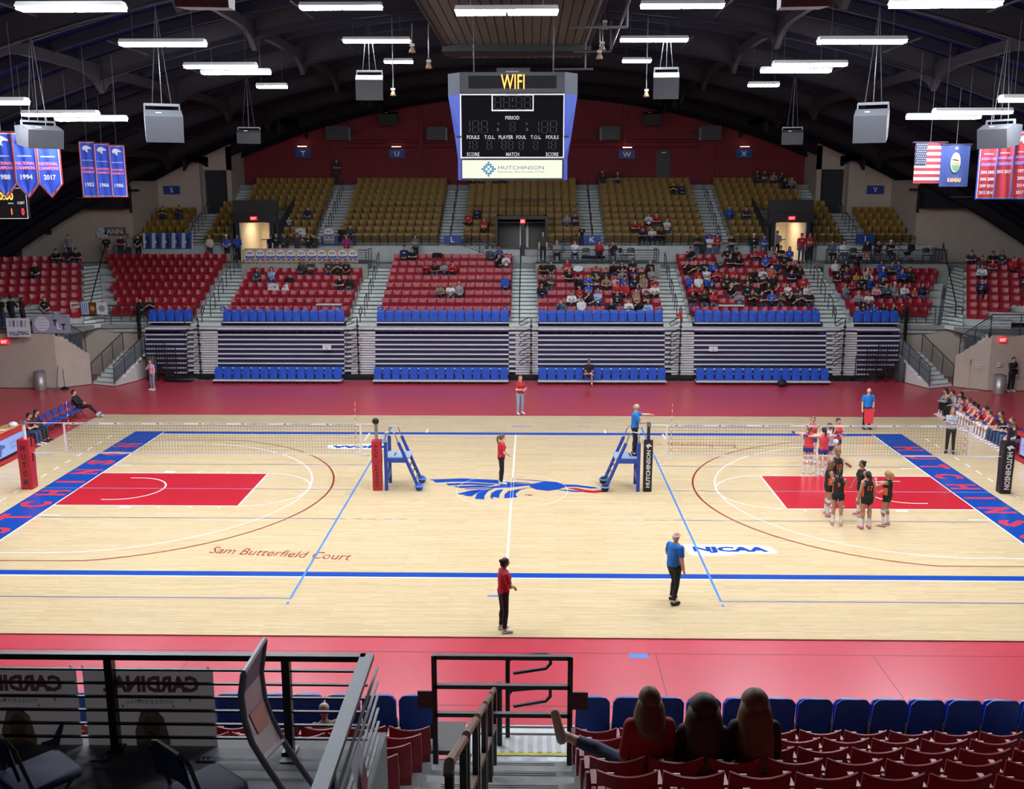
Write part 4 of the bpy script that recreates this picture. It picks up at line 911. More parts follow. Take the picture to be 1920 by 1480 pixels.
def hair(style):
    if style in HAIRM: return HAIRM[style]
    mb = MB(); n = 16
    def capm(low_b, low_f, sc=1.10, k=7, zoff=.0):
        rings = []
        for i in range(k+1):
            g = []
            for j in range(n):
                a = 2*pi*j/n; fr = -sin(a)      # 1 at the face
                lo = low_b+(low_f-low_b)*max(0, min(1, (fr+.35)/1.1)); t = (1-i/k)
                z = lo+(.118*sc-lo)*(1-t**1.6) if i else lo
                q = sqrt(max(0, 1-(z/(.118*sc))**2)); g.append(V((.080*sc*q*cos(a), .100*sc*q*sin(a)+.004, z+zoff)))
            rings.append(g)
        mb.loft(rings, caps=False)
    if style in ('short', 'bob', 'long', 'pony', 'bun', 'half', 'xlong', 'xbob'): capm(-.06 if style == 'short' else -.07, .062)
    if style == 'ring': capm(-.06, .03, 1.06); mb.v = [(x, y, min(z, .045)) for x, y, z in mb.v]
    if style in ('long', 'bob', 'half', 'xlong', 'xbob'):
        L = {'long': .36, 'bob': .16, 'half': .26, 'xlong': .52, 'xbob': .27}[style]; rings = []
        for i in range(6):
            t = i/5; z = .02-t*L; w_ = .088+.02*sin(pi*t)-.02*t+(.05*t if style[0] == 'x' else 0); g = []
            for j in range(12):
                a = pi*j/11; g.append(V((w_*cos(a), .012+(.085+(.15 if style[0] == 'x' else .02)*t)*sin(a), z)))
            for j in range(12):
                a = pi*(11-j)/11; g.append(V(((w_-.022)*cos(a), .012+(.045+(.12 if style[0] == 'x' else .05)*t)*sin(a), z)))
            rings.append(g)
        mb.loft(rings)
    if style == 'pony':
        mb.tube([(0, .09, .05), (0, .14, .045), (0, .165, -.03), (0, .155, -.14), (0, .14, -.24)], .03, 8, rad=[.022, .033, .036, .028, .008])
    if style == 'bun': mb.ell((0, .10, .06), (.045, .04, .042), 10, 7)
    me = fixn(mb.mesh('hair', [None], True)); HAIRM[style] = me; return me
def capmesh(kind):
    if kind in HAIRM: return HAIRM[kind]
    mb = MB(); n = 16
    rings = [[V((.088*q*cos(2*pi*j/n), .108*q*sin(2*pi*j/n), z)) for j in range(n)] for q, z in ((1.0, .035), (1.0, .07), (.86, .11), (.5, .135), (.05, .142))]
    mb.loft(rings)
    if kind == 'cap': mb.prism([(-.07, -.09, .04), (-.06, -.15, .035), (0, -.175, .034), (.06, -.15, .035), (.07, -.09, .04)], (0, 0, .010))
    else: mb.loft([[V(((.16 if q else .09)*cos(2*pi*j/n), (.19 if q else .11)*sin(2*pi*j/n), .04+.0*q+.02*abs(cos(2*pi*j/n))*q)) for j in range(n)] for q in (0, 1)]+[[V((.155*cos(2*pi*j/n), .185*sin(2*pi*j/n), .052+.02*abs(cos(2*pi*j/n)))) for j in range(n)]])
    me = fixn(mb.mesh(kind, [None], True)); HAIRM[kind] = me; return me
def setm(o, i, m):
    if len(o.material_slots) <= i: return
    o.material_slots[i].link = 'OBJECT'; o.material_slots[i].material = m
COLN = {}
def person(pname, loc, rz, shirt, pants, label, group=None, hairs='short', hc='b', skin='l', top='short', leg='long', shoes='26262a', sex='m', fat=1.0, vox=.03, cap=None, socks='dcdcdc', pad='e4e4e4', band=None, scale=1.0, pfix=None, logo=None, capk='cap', hw=1.0):
    me, parts, Rh, cm_ = body(pname, top, leg, sex, fat, vox, pfix)
    o = tag(link('person', me, None, loc, rz), label, 'person', group); o.scale = (scale,)*3
    setm(o, 0, mat(SK[skin], .6))
    cm = {'shirt': shirt, 'trousers': pants, 'shoes': shoes, 'socks': socks, 'kneepad': pad, 'armband': band}
    for zn, pm in parts.items():
        zb = zn.rstrip('RL')
        if (zb == 'armband' and not band) or zn == 'socks': continue
        c = link({'shoes': 'shoe', 'socks': 'sock'}.get(zb, zb) if zn != zb else zn, pm, o); setm(c, 0, mat(cm[zb], .8 if zb != 'shoes' else .5))
    if hairs:
        h = link('hair', hair(hairs), o, M=Rh@Matrix.Diagonal((hw, (1+hw)/2, 1, 1))); setm(h, 0, mat(HC[hc], .6))
    if cap:
        h = link('cap' if capk == 'cap' else 'hat', capmesh(capk), o, M=Rh); setm(h, 0, mat(cap, .8))
    if logo:
        g = link('shirt_print', PRINT, o, M=cm_); setm(g, 0, mat(logo, .8))
    return o
PRINT = MB()
for i_ in range(5):
    x_ = -.075+.03*i_; PRINT.box(x_, x_+.024, -.018+.004*(i_ % 2), .018+.006*((i_+1) % 2), -.02, .004)
PRINT.box(-.03, .04, -.05, -.03, -.02, .003)
PRINT = PRINT.mesh('shirt_print', [None])
# ================================================================== the crowd
CC = {'k': ('141417', 'black'), 'r': ('a81b28', 'red'), 'w': ('d4d4d6', 'white'), 'g': ('85878b', 'grey'), 'n': ('17204a', 'navy'), 'b': ('1d4cae', 'blue'), 'L': ('93acd2', 'light blue'), 'p': ('d3979f', 'pink'),
      'd': ('323539', 'charcoal'), 'o': ('524c34', 'olive'), 't': ('86745a', 'tan'), 'm': ('47141f', 'maroon'), 'c': ('c6bda6', 'cream'), 'u': ('382852', 'purple'), 'y': ('c8952c', 'yellow'), 'e': ('1c3236', 'dark teal'), 'O': ('c05c48', 'coral'), 's': ('4a5d70', 'slate'), 'G': ('2c4034', 'dark green'), 'M': ('9a2a66', 'magenta')}
JEAN = ('2a3a56', '1a1b20', '34456a', '202a3c', '15161a', '4b5d7c')
R2 = random.Random(11)
POSES = ['sit', 'sit', 'sit_lean', 'sit_chin', 'sit_cross', 'sit_clap', 'sit_phone', 'sit_lean', 'sit_knee', 'sit_cross']
HN = {'short': 'short-haired', 'long': 'long-haired', 'bob': 'bob-haired', 'pony': 'ponytailed', 'ring': 'balding', None: 'bald', 'bun': 'hair-bunned', 'half': 'long-haired'}
def spec(code):
    """'kf' -> black shirt, woman ...: colour, then flags f long hair, c cap, s small child, w white hair, B bald, l long sleeves, y blond"""
    d = dict(shirt=code[0]); fl_ = code[1:]
    d['sex'] = 'f' if ('f' in fl_ or 'y' in fl_) else 'm'; d['hairs'] = 'long' if d['sex'] == 'f' else 'short'; d['hc'] = 'y' if 'y' in fl_ else ('g' if 'w' in fl_ else R2.choice('kbbn'))
    if 'B' in fl_: d['hairs'] = 'ring'; d['hc'] = 'g'
    d['cap'] = None
    if 'c' in fl_: d['cap'] = R2.choice(('1a1a1e', '9a1f2a', '3d4a63'))
    if 'C' in fl_: d['cap'] = 'd6d6d8'
    if 'R' in fl_: d['cap'] = 'b01c28'
    d['scale'] = .74 if 's' in fl_ else R2.uniform(.94, 1.03); d['top'] = 'long' if ('l' in fl_ or R2.random() < .25) else 'short'; return d
SKC = 'lllpplmm'
def spectator(d, loc, rz, label, group, pname):
    c = CC[d['shirt']]; logo = 'c9c9cf' if d['shirt'] in 'kdnbr' and R2.random() < .6 else None
    if pname in ('sit_cross', 'sit_chin', 'sit_lean', 'sit_clap', 'stand_cross'): logo = None
    return person(pname, loc, rz, c[0], R2.choice(JEAN), label, group, d['hairs'], d['hc'], R2.choice(SKC), d['top'], 'long', sex=d['sex'], cap=d['cap'], scale=d['scale'], logo=logo, vox=.032)
def crowd_row(sec, k, ox, sc, items):
    if sec in SECT:
        y, z = ryz(k); grid = seat_grid(sec, k); name = SSHORT[sec]; grp = 'spectators in the '+name
        slots = [(x, y, z, 0) for x in grid]
    elif sec in ('CL', 'CR'):
        s = -1 if sec == 'CL' else 1; slots = [(p.x, p.y, p.z, r) for p, r in CORN[(s, k)]]; name = SSHORT[sec]; grp = 'spectators in the '+name; y, z = slots[0][1:3]
    else:
        g = [q for q in gseats if q[0] == sec and q[1] == k]; slots = [(q[4], q[5], q[6], 0) for q in g]; name = GNAME[sec]; grp = 'spectators in the '+name; y, z = gyz(k)
    used = set(); out = []
    for xz, code in items:
        u = ox+xz/sc; best = None
        for i, (sx, sy, sz, r) in enumerate(slots):
            if i in used: continue
            p = at(u, 500, 1, sy); e = abs(p.x-sx)
            if best is None or e < best[0]: best = (e, i)
        if best is None: continue
        used.add(best[1]); out.append((best[1], code, u))
    out.sort(key=lambda q: slots[q[0]][0])
    for j, (i, code, u) in enumerate(out):
        sx, sy, sz, r = slots[i]; d = spec(code); gi = i
        if sec not in SECT and sec not in ('CL', 'CR'): gi = g[i][2]
        OCC[(sec, k, gi)] = 1
        pn = R2.choice(POSES); rz = r+R2.uniform(-.25, .25)
        who = 'child' if d['scale'] < .8 else HN[d['hairs']]+' spectator'
        f = V((sin(r), -cos(r), 0))*.16
        xoff = max(-.1, min(.1, at(u, 500, 1, sy).x-sx)) if sec in SECT else 0
        spectator(d, (sx+f.x+xoff, sy+f.y, sz+(.06 if d['scale'] < .8 else 0)), rz, f"{who} in {CC[d['shirt']][1]}, {nth(j)} from left, {nth(k)} row, {name}", grp, pn)
Bx = lambda k, *it: crowd_row('B', k, 1000, 7.385, it)
Bx(5, (140, 'kc'), (245, 'k'), (455, 'r'), (1105, 'kw'), (1235, 'kf'), (1370, 'kc'), (1610, 'kB'))
Bx(4, (500, 'kB'), (865, 'kR'), (1005, 'k'), (1215, 'gw'), (1380, 'n'), (1505, 'k'), (1635, 'gw'))
Bx(3, (150, 'k'), (240, 'df'), (625, 'kc'), (765, 'bf'), (880, 'ky'), (1015, 't'), (1140, 'pf'), (1265, 'bc'), (1400, 'kf'), (1530, 'tf'), (1655, 'r'))
Bx(2, (105, 'kfl'), (640, 'rys'), (770, 'b'), (1155, 'rR'), (1275, 'r'), (1550, 'pw'), (1670, 'w'))
Bx(1, (530, 'wl'), (645, 'ws'), (775, 'k'), (895, 'Lwl'), (1165, 'kf'), (1430, 'ty'), (1570, 'kc'))
Bx(0, (395, 'sl'), (670, 'w'), (1090, 'kB'), (1325, 'wl'), (1470, 'kB'), (1600, 'Lwl'))
Ax = lambda k, *it: crowd_row('A', k, 1230, 5.647, it)
Ax(7, (355, 'k'), (735, 'k'), (835, 'k'), (1025, 'r'), (1120, 'r'), (1215, 'g'), (1325, 'k'), (1405, 'bf'))
Ax(6, (680, 'gl'), (770, 'ky'), (860, 'kc'), (1155, 'b'), (1240, 'r'), (1350, 'k'))
Ax(5, (330, 'k'), (410, 'ky'), (510, 'k'), (595, 'bl'), (1280, 'nc'), (1385, 'kf'), (1480, 'kc'))
Ax(4, (440, 'rf'), (535, 'ww'), (650, 'r'), (705, 'rs'), (820, 'rB'), (1035, 'kf'), (1130, 'wf'), (1220, 'OC'), (1425, 'n'), (1530, 'kc'))
Ax(3, (355, 'bc'), (450, 'w'), (545, 'b'), (750, 'k'), (850, 'k'), (960, 'k'), (1155, 'k'), (1245, 'kf'), (1560, 'rl'))
Ax(2, (385, 'r'), (475, 'r'), (600, 'kc'), (785, 'ky'), (975, 'ky'), (1085, 'kw'), (1195, 'kf'), (1290, 'rf'), (1400, 'wf'), (1500, 'ks'), (1590, 'wfl'))
Ax(1, (395, 'k'), (515, 'kf'), (610, 'rRl'), (895, 'gl'), (1020, 'kf'), (1130, 'k'), (1235, 'bf'), (1330, 'of'), (1425, 'kf'), (1530, 'd'), (1625, 'kw'))
Gx = lambda k, *it: crowd_row('G', k, 1540, 5.692, it)
Gx(5, (140, 'wf'), (235, 'kf'), (630, 'b'), (720, 's'), (805, 'bf'))
Gx(4, (155, 'ks'), (265, 'uy'), (360, 'ys'), (465, 'cB'), (625, 'bC'), (825, 'bfl'), (930, 'el'))
Gx(3, (330, 'rs'), (430, 'kf'), (515, 'bC'), (630, 'df'))
Gx(2, (260, 'gfl'), (590, 'pyl'), (690, 's'), (780, 'gC'), (880, 'wl'), (1085, 'nf'), (1180, 'Os'))
Gx(1, (395, 'gyl'), (510, 'wf'))
Gx(0, (460, 'ks'), (560, 'bs'), (675, 'ks'), (770, 'kys'), (855, 'rs'))
Cx = lambda k, *it: crowd_row('C', k, 480, 3.7, it)
Cx(7, (1020, 'nl'), (1090, 'k'), (1610, 'sBl'), (1690, 'bf')); Cx(6, (1680, 'k'), (1735, 'wl')); Cx(5, (1175, 'rwl'), (1240, 'k'), (1298, 'gfl'), (1358, 'rl')); Cx(3, (1728, 'bl')); Cx(2, (1278, 'tyl'), (1330, 'wy'), (1400, 'gy'))
Dx = lambda k, *it: crowd_row('D', k, 420, 7.385, it)
Dx(5, (1050, 'df'), (1170, 'd'), (1465, 'd'), (1560, 'd'), (1675, 'kf')); Dx(4, (495, 'df'), (640, 'Ll')); Dx(3, (1600, 'k'), (1730, 'kfl'))
crowd_row('E', 0, 0, 3.7, [(955, 'kf'), (1030, 'ky')])
crowd_row('CL', 7, 0, 4.933, [(535, 'k'), (600, 'k'), (710, 'k')]); crowd_row('CL', 5, 0, 4.933, [(345, 'kB')])
crowd_row('CR', 7, 1700, 4.933, [(600, 'u'), (785, 'k'), (865, 'df')]); crowd_row('CR', 6, 1700, 4.933, [(710, 'd'), (820, 'r'), (945, 'r')]); crowd_row('CR', 5, 1700, 4.933, [(700, 'wl')]); crowd_row('CR', 4, 1700, 4.933, [(1060, 'k')]); crowd_row('CR', 3, 1700, 4.933, [(675, 'n')])
gr = lambda s, k, *it: crowd_row(s, k, 0, 1, it)
gr('P', 2, (880, 'rw'), (1062, 'gl'), (1075, 'n')); gr('P', 3, (896, 'nl')); gr('P', 1, (910, 'rf')); gr('P', 9, (883, 'w'), (902, 'g'), (928, 'w'), (946, 'd'))
gr('Q', 1, (1188, 'r'), (1195, 'rfs'), (1250, 'w')); gr('Q', 2, (1215, 'w'), (1233, 'r')); gr('Q', 0, (1203, 'n'), (1221, 'w'), (1236, 'kf')); gr('Q', 7, (1263, 'k'), (1277, 'nl')); gr('Q', 9, (1127, 'd'), (1158, 'd'))
gr('R', 3, (1367, 'bf'), (1397, 'u')); gr('R', 9, (1406, 'df'), (1417, 'd'), (1432, 'g'), (1446, 'd')); gr('R', 8, (1468, 'g'), (1481, 'n'))
gr('N', 2, (545, 'Ls')); gr('N', 3, (576, 'n')); gr('M', 3, (321, 'd'), (347, 'd')); gr('O', 0, (626, 'k'), (667, 'd'))
# standing spectators
def stander(u, vfoot, y, z, code, pn, label, rz=0, group='standing spectators', pants=None, leg='long', **kw):
    d = spec(code); p = at(u, vfoot, 1, y); c = CC[d['shirt']]
    return person(pn, (p.x, y, z), rz, c[0], pants or R2.choice(JEAN), label, group, d['hairs'], d['hc'], R2.choice(SKC), d['top'], leg, sex=d['sex'], cap=d['cap'], scale=d['scale'], vox=.032, logo='c9c9cf' if code[0] in 'kr' and 'cross' not in pn else None, **kw)
stander(1306, 470, 28.3, 5.4, 'k', 'stand_cross', 'standing man in black with folded arms behind the crowded block', pants='4b5d7c'); stander(1317, 465, 28.6, 5.4, 'ds', 'stand', 'dark-dressed child standing between two adults behind the crowded block')
stander(1330, 470, 28.2, 5.4, 'wc', 'stand_cross', 'standing man in white shirt and dark cap behind the crowded block', pants='4b5d7c'); stander(1344, 470, 28.3, 5.4, 'rf', 'stand_hold', 'standing long-haired woman in red beside the man in white', pants='4b5d7c'); stander(1371, 470, 28.3, 5.4, 'k', 'stand_cross', 'standing man in black, arms folded, before the letter J sign', pants='34456a')
stander(1412, 470, 28.3, 5.4, 'kC', 'stand_front', 'standing man in black with pale cap left of the lit doorway', pants='34456a')
stander(1432, 470, 28.5, 5.4, 'b', 'stand_cross', 'standing person in blue leaning by the lit doorway jamb', pants='34456a'); stander(1456, 470, 29.6, 5.5, 'g', 'stand_front', 'man in grey hooded top standing inside the lit doorway', pants='1a1b20')
stander(1502, 470, 28.2, 5.4, 'rc', 'stand', 'man in red shirt and blue cap standing right of the lit doorway', pants='3c4f70'); stander(1517, 470, 28.2, 5.4, 'rf', 'stand_cross', 'dark-haired woman in red and white beside the man in red', pants='15161a')
stander(1608, 470, 25.4, ryz(5)[1], 'kf', 'stand_cross', 'woman in black with folded arms standing before the pushchair platform', pants='6a1a24')
stander(426, 470, 28.2, 5.4, 'bC', 'stand_front', 'man in blue top, dark shorts and white cap left of the lit doorway', pants='15161c', leg='shorts'); stander(446, 470, 28.2, 5.4, 'b', 'stand_hold', 'grey-haired man in blue polo and black trousers by the lit doorway', pants='15161a')
stander(394, 470, 28.2, 5.4, 'cy', 'stand_front', 'blond woman in cream coat with a red bag', pants='323c50'); stander(509, 470, 28.5, 5.4, 'n', 'stand', 'navy-dressed person standing inside the left lit doorway', pants='1a1b20'); stander(519, 470, 28.0, 5.4, 'k', 'stand', 'broad man in black coat at the left lit doorway', pants='34456a', fat=1.1); stander(534, 470, 28.1, 5.4, 'd', 'stand_hold', 'person in charcoal standing right of the left lit doorway', pants='3c4f70')
stander(558, 470, 27.2, PLZ, 'd', 'stand_up', 'person in charcoal with raised arms behind the painted posters', pants='2a3a56'); stander(579, 470, 27.2, PLZ, 'k', 'stand_up', 'person in black with raised arms behind the painted posters', pants='2a3a56'); stander(591, 470, 28.0, 5.4, 'G', 'stand_hold', 'person in dark green beside the hanging number poster', pants='3c4f70')
stander(650, 470, 28.2, 5.4, 'M', 'stand_front', 'woman in magenta jacket standing right of the hanging posters', pants='15161a'); stander(779, 470, 28.1, 5.4, 's', 'stand_cross', 'person in grey coat and blue scarf standing behind the red seats', pants='15161a')
stander(200, 455, 28.4, 5.4, 'kC', 'stand', 'heavy man in black shirt, khaki shorts and cream cap at the beige wall', pants='8d8468', leg='shorts', fat=1.25); stander(227, 455, 28.4, 5.4, 'm', 'stand_hold', 'person in maroon shirt at the beige wall', pants='2a3a56'); stander(241, 455, 28.4, 5.4, 'gf', 'stand', 'long-haired woman in taupe between maroon and black shirts', pants='323c50'); stander(259, 455, 28.3, 5.4, 'kf', 'stand_front', 'dark-haired woman in black beside the photo posters', pants='15161a')
stander(130, 470, 28.4, 5.4, 'g', 'stand', 'person in grey shirt standing above the angled corner block', pants='22305a'); stander(632, 340, 37.8, GZ0+GDZ*9+.34, 'd', 'stand_hold', 'dark figure standing with a tripod at the top of the gold aisle', rz=.5)
stander(1018, 490, 26.8, PLZ, 'GB', 'stand', 'balding man in black with a green vest standing on the letter K platform', pants='1a1b20')
stander(1091, 440, 29.6, 6.25, 'ks', 'stand', 'boy in black shirt standing by the letter K sign', pants='26304a')
stander(22, 590, 18.6, WZ, 'k', 'stand_phone', 'person in black at the corner rail, seen from behind', rz=2.8); stander(42, 590, 18.8, WZ, 'mf', 'stand_phone', 'person in maroon at the corner rail, seen from behind', rz=2.4); stander(86, 585, 18.6, WZ, 'kf', 'stand_front', 'dark-haired woman in black facing the court at the corner rail', pants='6a7f9c'); stander(4, 590, 18.4, WZ, 'k', 'stand', 'person in black at the picture edge of the corner rail', rz=2.6)
# ------------------------------------------------------------------ folding chairs and people on the platforms
def chair_kit(fm, cm):
    f = MB(); r = .014
    for s in (-1, 1):
        f.tube([(s*.21, -.22, 0), (s*.21, .10, .44), (s*.21, .20, .80)], r, 5); f.tube([(s*.20, .24, 0), (s*.20, -.14, .43)], r, 5)
    f.tube([(-.21, .20, .80), (-.12, .215, .84), (.12, .215, .84), (.21, .20, .80)], r, 5); f.tube([(-.2, .20, .07), (.2, .20, .07)], r*.7, 4); f.tube([(-.21, -.15, .1), (.21, -.15, .1)], r*.7, 4)
    st = MB(); st.loft([[V((a*x, b*y, z)) for x, y in ((-.2, -.2), (-.15, -.23), (.15, -.23), (.2, -.2), (.2, .15), (.16, .19), (-.16, .19), (-.2, .15))] for a, b, z in ((.97, .97, .42), (1.02, 1.02, .435), (1, 1, .46), (.9, .9, .468))])
    bk = tilt(shell(.40, .26, .02, -.04, round_=.05, nx=8, nz=2), -.22, (0, .135, .58))
    return f.mesh('folding_chair', [fm]), fixn(st.mesh('seat', [cm], True)), fixn(bk.mesh('backrest', [cm]))
CH_G = chair_kit(mat('6a6c70', .35, .6), mat('3a3c40', .5)); CH_B = chair_kit(mat('a31f2c', .35, .2), mat('1d4cae', .5)); CH_N = chair_kit(mat('4a4843', .4, .5), mat('141f42', .65, 0, 0, 6, .25))
def folding_chair(kit, loc, rz, label, group=None):
    o = tag(link('folding_chair', kit[0], None, loc, rz), label, 'chair', group); link('seat', kit[1], o); link('backrest', kit[2], o); return o
def chair_sitter(u, y, z, code, pn, chl, lab, pants=None, rz=0, kit=None, grp='seated on the platforms'):
    x = at(u, 480, 1, y).x; folding_chair(kit or CH_G, (x, y, z), rz, chl, 'grey folding chairs on the platforms')
    if code:
        d = spec(code); c = CC[d['shirt']]; f = V((-sin(rz)*0, -.0, 0)); person(pn, (x, y-.06, z), rz, c[0], pants or R2.choice(JEAN), lab, grp, d['hairs'], d['hc'], R2.choice(SKC), d['top'], 'long', sex=d['sex'], cap=d['cap'], vox=.032)
chair_sitter(1044, 26.9, PLZ, 'gwl', 'sit', 'folding chair under the person in pale grey, letter K platform', 'bald person in pale grey sweatshirt seated on the letter K platform'); chair_sitter(1077.5, 26.9, PLZ, 'wRl', 'sit_cross', 'folding chair under the red-capped person, letter K platform', 'person in white top and red cap seated on the letter K platform'); chair_sitter(1099, 26.9, PLZ, None, None, 'empty grey folding chair between the red cap and the red shirt', '')
chair_sitter(1123, 26.9, PLZ, 'rfl', 'sit_phone', 'folding chair under the person in red, letter K platform', 'person in red top seated on the letter K platform'); chair_sitter(1148, 26.9, PLZ, 'k', 'sit_chin', 'folding chair under the person in black, letter K platform', 'person in black resting a hand on the head, letter K platform'); chair_sitter(1169, 26.9, PLZ, None, None, 'turned empty grey folding chair on the letter K platform', '', rz=1.0); chair_sitter(1183, 26.9, PLZ, None, None, 'empty grey folding chair at the end of the letter K platform', '')
chair_sitter(1558, 26.9, PLZ, 's', 'sit', 'folding chair under the plaid shirt, pushchair platform', 'person in plaid shirt seated on the pushchair platform'); chair_sitter(1580, 26.9, PLZ, 'wfl', 'sit', 'folding chair under the white top, pushchair platform', 'long-haired woman in white top seated on the pushchair platform'); chair_sitter(1601, 26.9, PLZ, None, None, 'empty chair with a pale round back on the pushchair platform', '')
chair_sitter(1624, 26.9, PLZ, 'k', 'sit', 'folding chair under the poster holder, pushchair platform', 'person in black holding a face poster on the pushchair platform'); chair_sitter(1645, 26.9, PLZ, 'k', 'sit_cross', 'folding chair beside the poster holder, pushchair platform', 'person in black seated in the middle of the pushchair platform', '6a6a6e'); chair_sitter(1668, 26.9, PLZ, 'kC', 'sit_cross', 'folding chair beside the pushchair', 'person in black with white cap seated beside the pushchair', '3a3a3e'); chair_sitter(1738, 26.9, PLZ, None, None, 'empty grey folding chair at the corner end of the pushchair platform', '')
# ================================================================== nets, posts, referee stands
NETC = mat('4a4a48', .8); TAPE = mat('dcdcda', .6)
def net(xa, xb, pa, pb, label):
    t = thing('volleyball_net', label, 'net', (0, 0, 0)); z1, z0 = 2.24, 1.24
    m = MB(); n = int((xb-xa)/.1)
    for i in range(n+1): x = xa+(xb-xa)*i/n; m.bar((x, 0, z0), (x, 0, z1), .0045)
    for i in range(11): z = z0+(z1-z0)*i/10; m.bar((xa, 0, z), (xb, 0, z), .0045)
    obj('net_mesh', m, NETC, t)
    obj('top_tape', MB().box(xa, xb, -.006, .006, z1-.07, z1), TAPE, t); obj('bottom_tape', MB().box(xa, xb, -.006, .006, z0-.05, z0), TAPE, t)
    for x in (xa, xb): obj('side_tape', MB().box(x-.03, x+.03, -.008, .008, z0-.05, z1), TAPE, t)
    k = 7
    for i in range(k):
        write('CHAMPIONSHIP', mat('2c2c30', .6), t, frame((xa+(xb-xa)*(i+.5)/k+.12, -.0075, z1-.035), (1, 0, 0), (0, 0, 1)), 'tape_lettering', width=.72, height=.034, bold=.02)
        obj('tape_emblem', MB().box(xa+(xb-xa)*(i+.5)/k-.42, xa+(xb-xa)*(i+.5)/k-.34, -.0085, -.006, z1-.05, z1-.02), mat('2c2c30', .6), t)
    for x, p in ((xa, pa), (xb, pb)):
        for z in (z1-.02, z0-.03): obj('net_rope', MB().tube([(x, 0, z), (p, 0, z+.0)], .008, 4), TAPE, t)
        obj('strap_pad', MB().box(min(x, p)+.3 if abs(p-x) > 1 else x-.25*0, (min(x, p)+.3 if abs(p-x) > 1 else x)+min(.55, abs(p-x)*.5), -.02, .02, z0-.11, z0-.04), TAPE, t)
    for x in (xa+.16, xb-.16):
        an = MB()
        for i in range(18): an.tube([(x, -.015, z0+.1*i), (x, -.015, z0+.1*i+.1)], .008, 5, i % 2)
        obj('antenna', an, [mat('e8e4e0', .5), mat('b02430', .5)], t)
    return t
xl0, xl1 = at(120, 800, 1, 0).x, at(676, 800, 1, 0).x; xr0, xr1 = at(1250, 800, 1, 0).x, at(1821, 810, 1, 0).x
net(xl0, xl1, -16.0, -4.42, 'white-taped volleyball net between the red padded posts'); net(xr0, xr1, 4.42, 16.0, 'white-taped volleyball net between the black padded posts')
def netpost(x, h, padm, ph, w, polem, label, letters, mode, lm, knob=False):
    t = thing('net_post', label, 'net post', (x, 0, 0)); obj('pole', MB().tube([(0, 0, 0), (0, 0, h)], .055, 10), polem, t)
    pd = MB(); R = []
    for z, k in ((0, .94), (.02, 1), (.6, 1.0), (1.1, 1.06), (ph-.02, 1.0), (ph, .96)): R.append([V((a*w/2*k, b*w/2*k, z)) for a, b in ((-1, -.82), (-.82, -1), (.82, -1), (1, -.82), (1, .82), (.82, 1), (-.82, 1), (-1, .82))])
    pd.loft(R); pad = obj('pad', pd, padm, t)
    if mode == 'stack':
        n = len(letters); H = ph*.86
        for i, ch in enumerate(letters):
            if ch != ' ': write(ch, lm, pad, frame((0, -w/2*1.08, ph*.93-H*(i+.5)/n), (1, 0, 0), (0, 0, 1)), height=H/n*.66, width=w*.34 if ch not in 'I' else w*.12, bold=.04)
    else:
        up = V((0, 0, 1)) if mode == 'up' else V((0, 0, -1)); write(letters, lm, pad, frame((0, -w/2*1.09, ph*.46), up, (-1, 0, 0) if mode == 'up' else (1, 0, 0)), width=ph*.74, height=w*.5, bold=.03)
        obj('emblem', MB().poly([(-w*.36, -w/2*1.09, ph*.93), (w*.1, -w/2*1.09, ph*.96), (w*.4, -w/2*1.09, ph*.9), (w*.05, -w/2*1.09, ph*.9), (-.02, -w/2*1.09, ph*.85)]), lm, pad)
    if mode == 'stack': obj('emblem', MB().poly([(-w*.28, -w/2*1.075, ph*(.955 if letters == 'HUTCH' else .585)), (w*.26, -w/2*1.075, ph*(.965 if letters == 'HUTCH' else .595)), (w*.1, -w/2*1.075, ph*(.945 if letters == 'HUTCH' else .57))]), mat('2a3a7a', .5), pad)
    obj('pulley', MB().box(-.07, .07, -.07, .07, h-.12, h), SILV if not knob else DARK, t)
    if knob: obj('winch_wheel', MB().tube([(.09*cos(a), -.08, h-.02+.09*sin(a)) for a in [2*pi*i/12 for i in range(12)]], .025, 6, closed=True), BLACK, t)
    for i in (0, 1): obj('pad_slot', MB().box(w/2*1.0, w/2*1.09, -.05, .03, ph*.55+i*.5, ph*.55+i*.5+.3), BLACK, pad)
    return t
REDP = mat('b3202e', .4); BLKP = mat('15151a', .45); LNAV = mat('1c2244', .5)
netpost(-16.0, 2.3, REDP, 1.68, .40, WHITE, 'red padded net post with stacked letters HUTCH at the left sideline', 'HUTCH', 'stack', LNAV)
netpost(-4.42, 2.35, REDP, 1.68, .30, SILV, 'red padded net post with stacked letters BLUE DRAGONS', 'BLUE  DRAGONS', 'stack', LNAV, True)
netpost(4.43, 2.3, BLKP, 1.7, .27, mat('2a1c3a', .4), 'black padded net post lettered upward beside the occupied referee stand', 'HUTCHINSON', 'up', WHITE)
netpost(16.0, 2.3, BLKP, 1.7, .36, mat('2a1c3a', .4), 'black padded net post lettered downward at the right sideline', 'HUTCHINSON', 'down', WHITE)
BPAD = mat('23449c', .5)
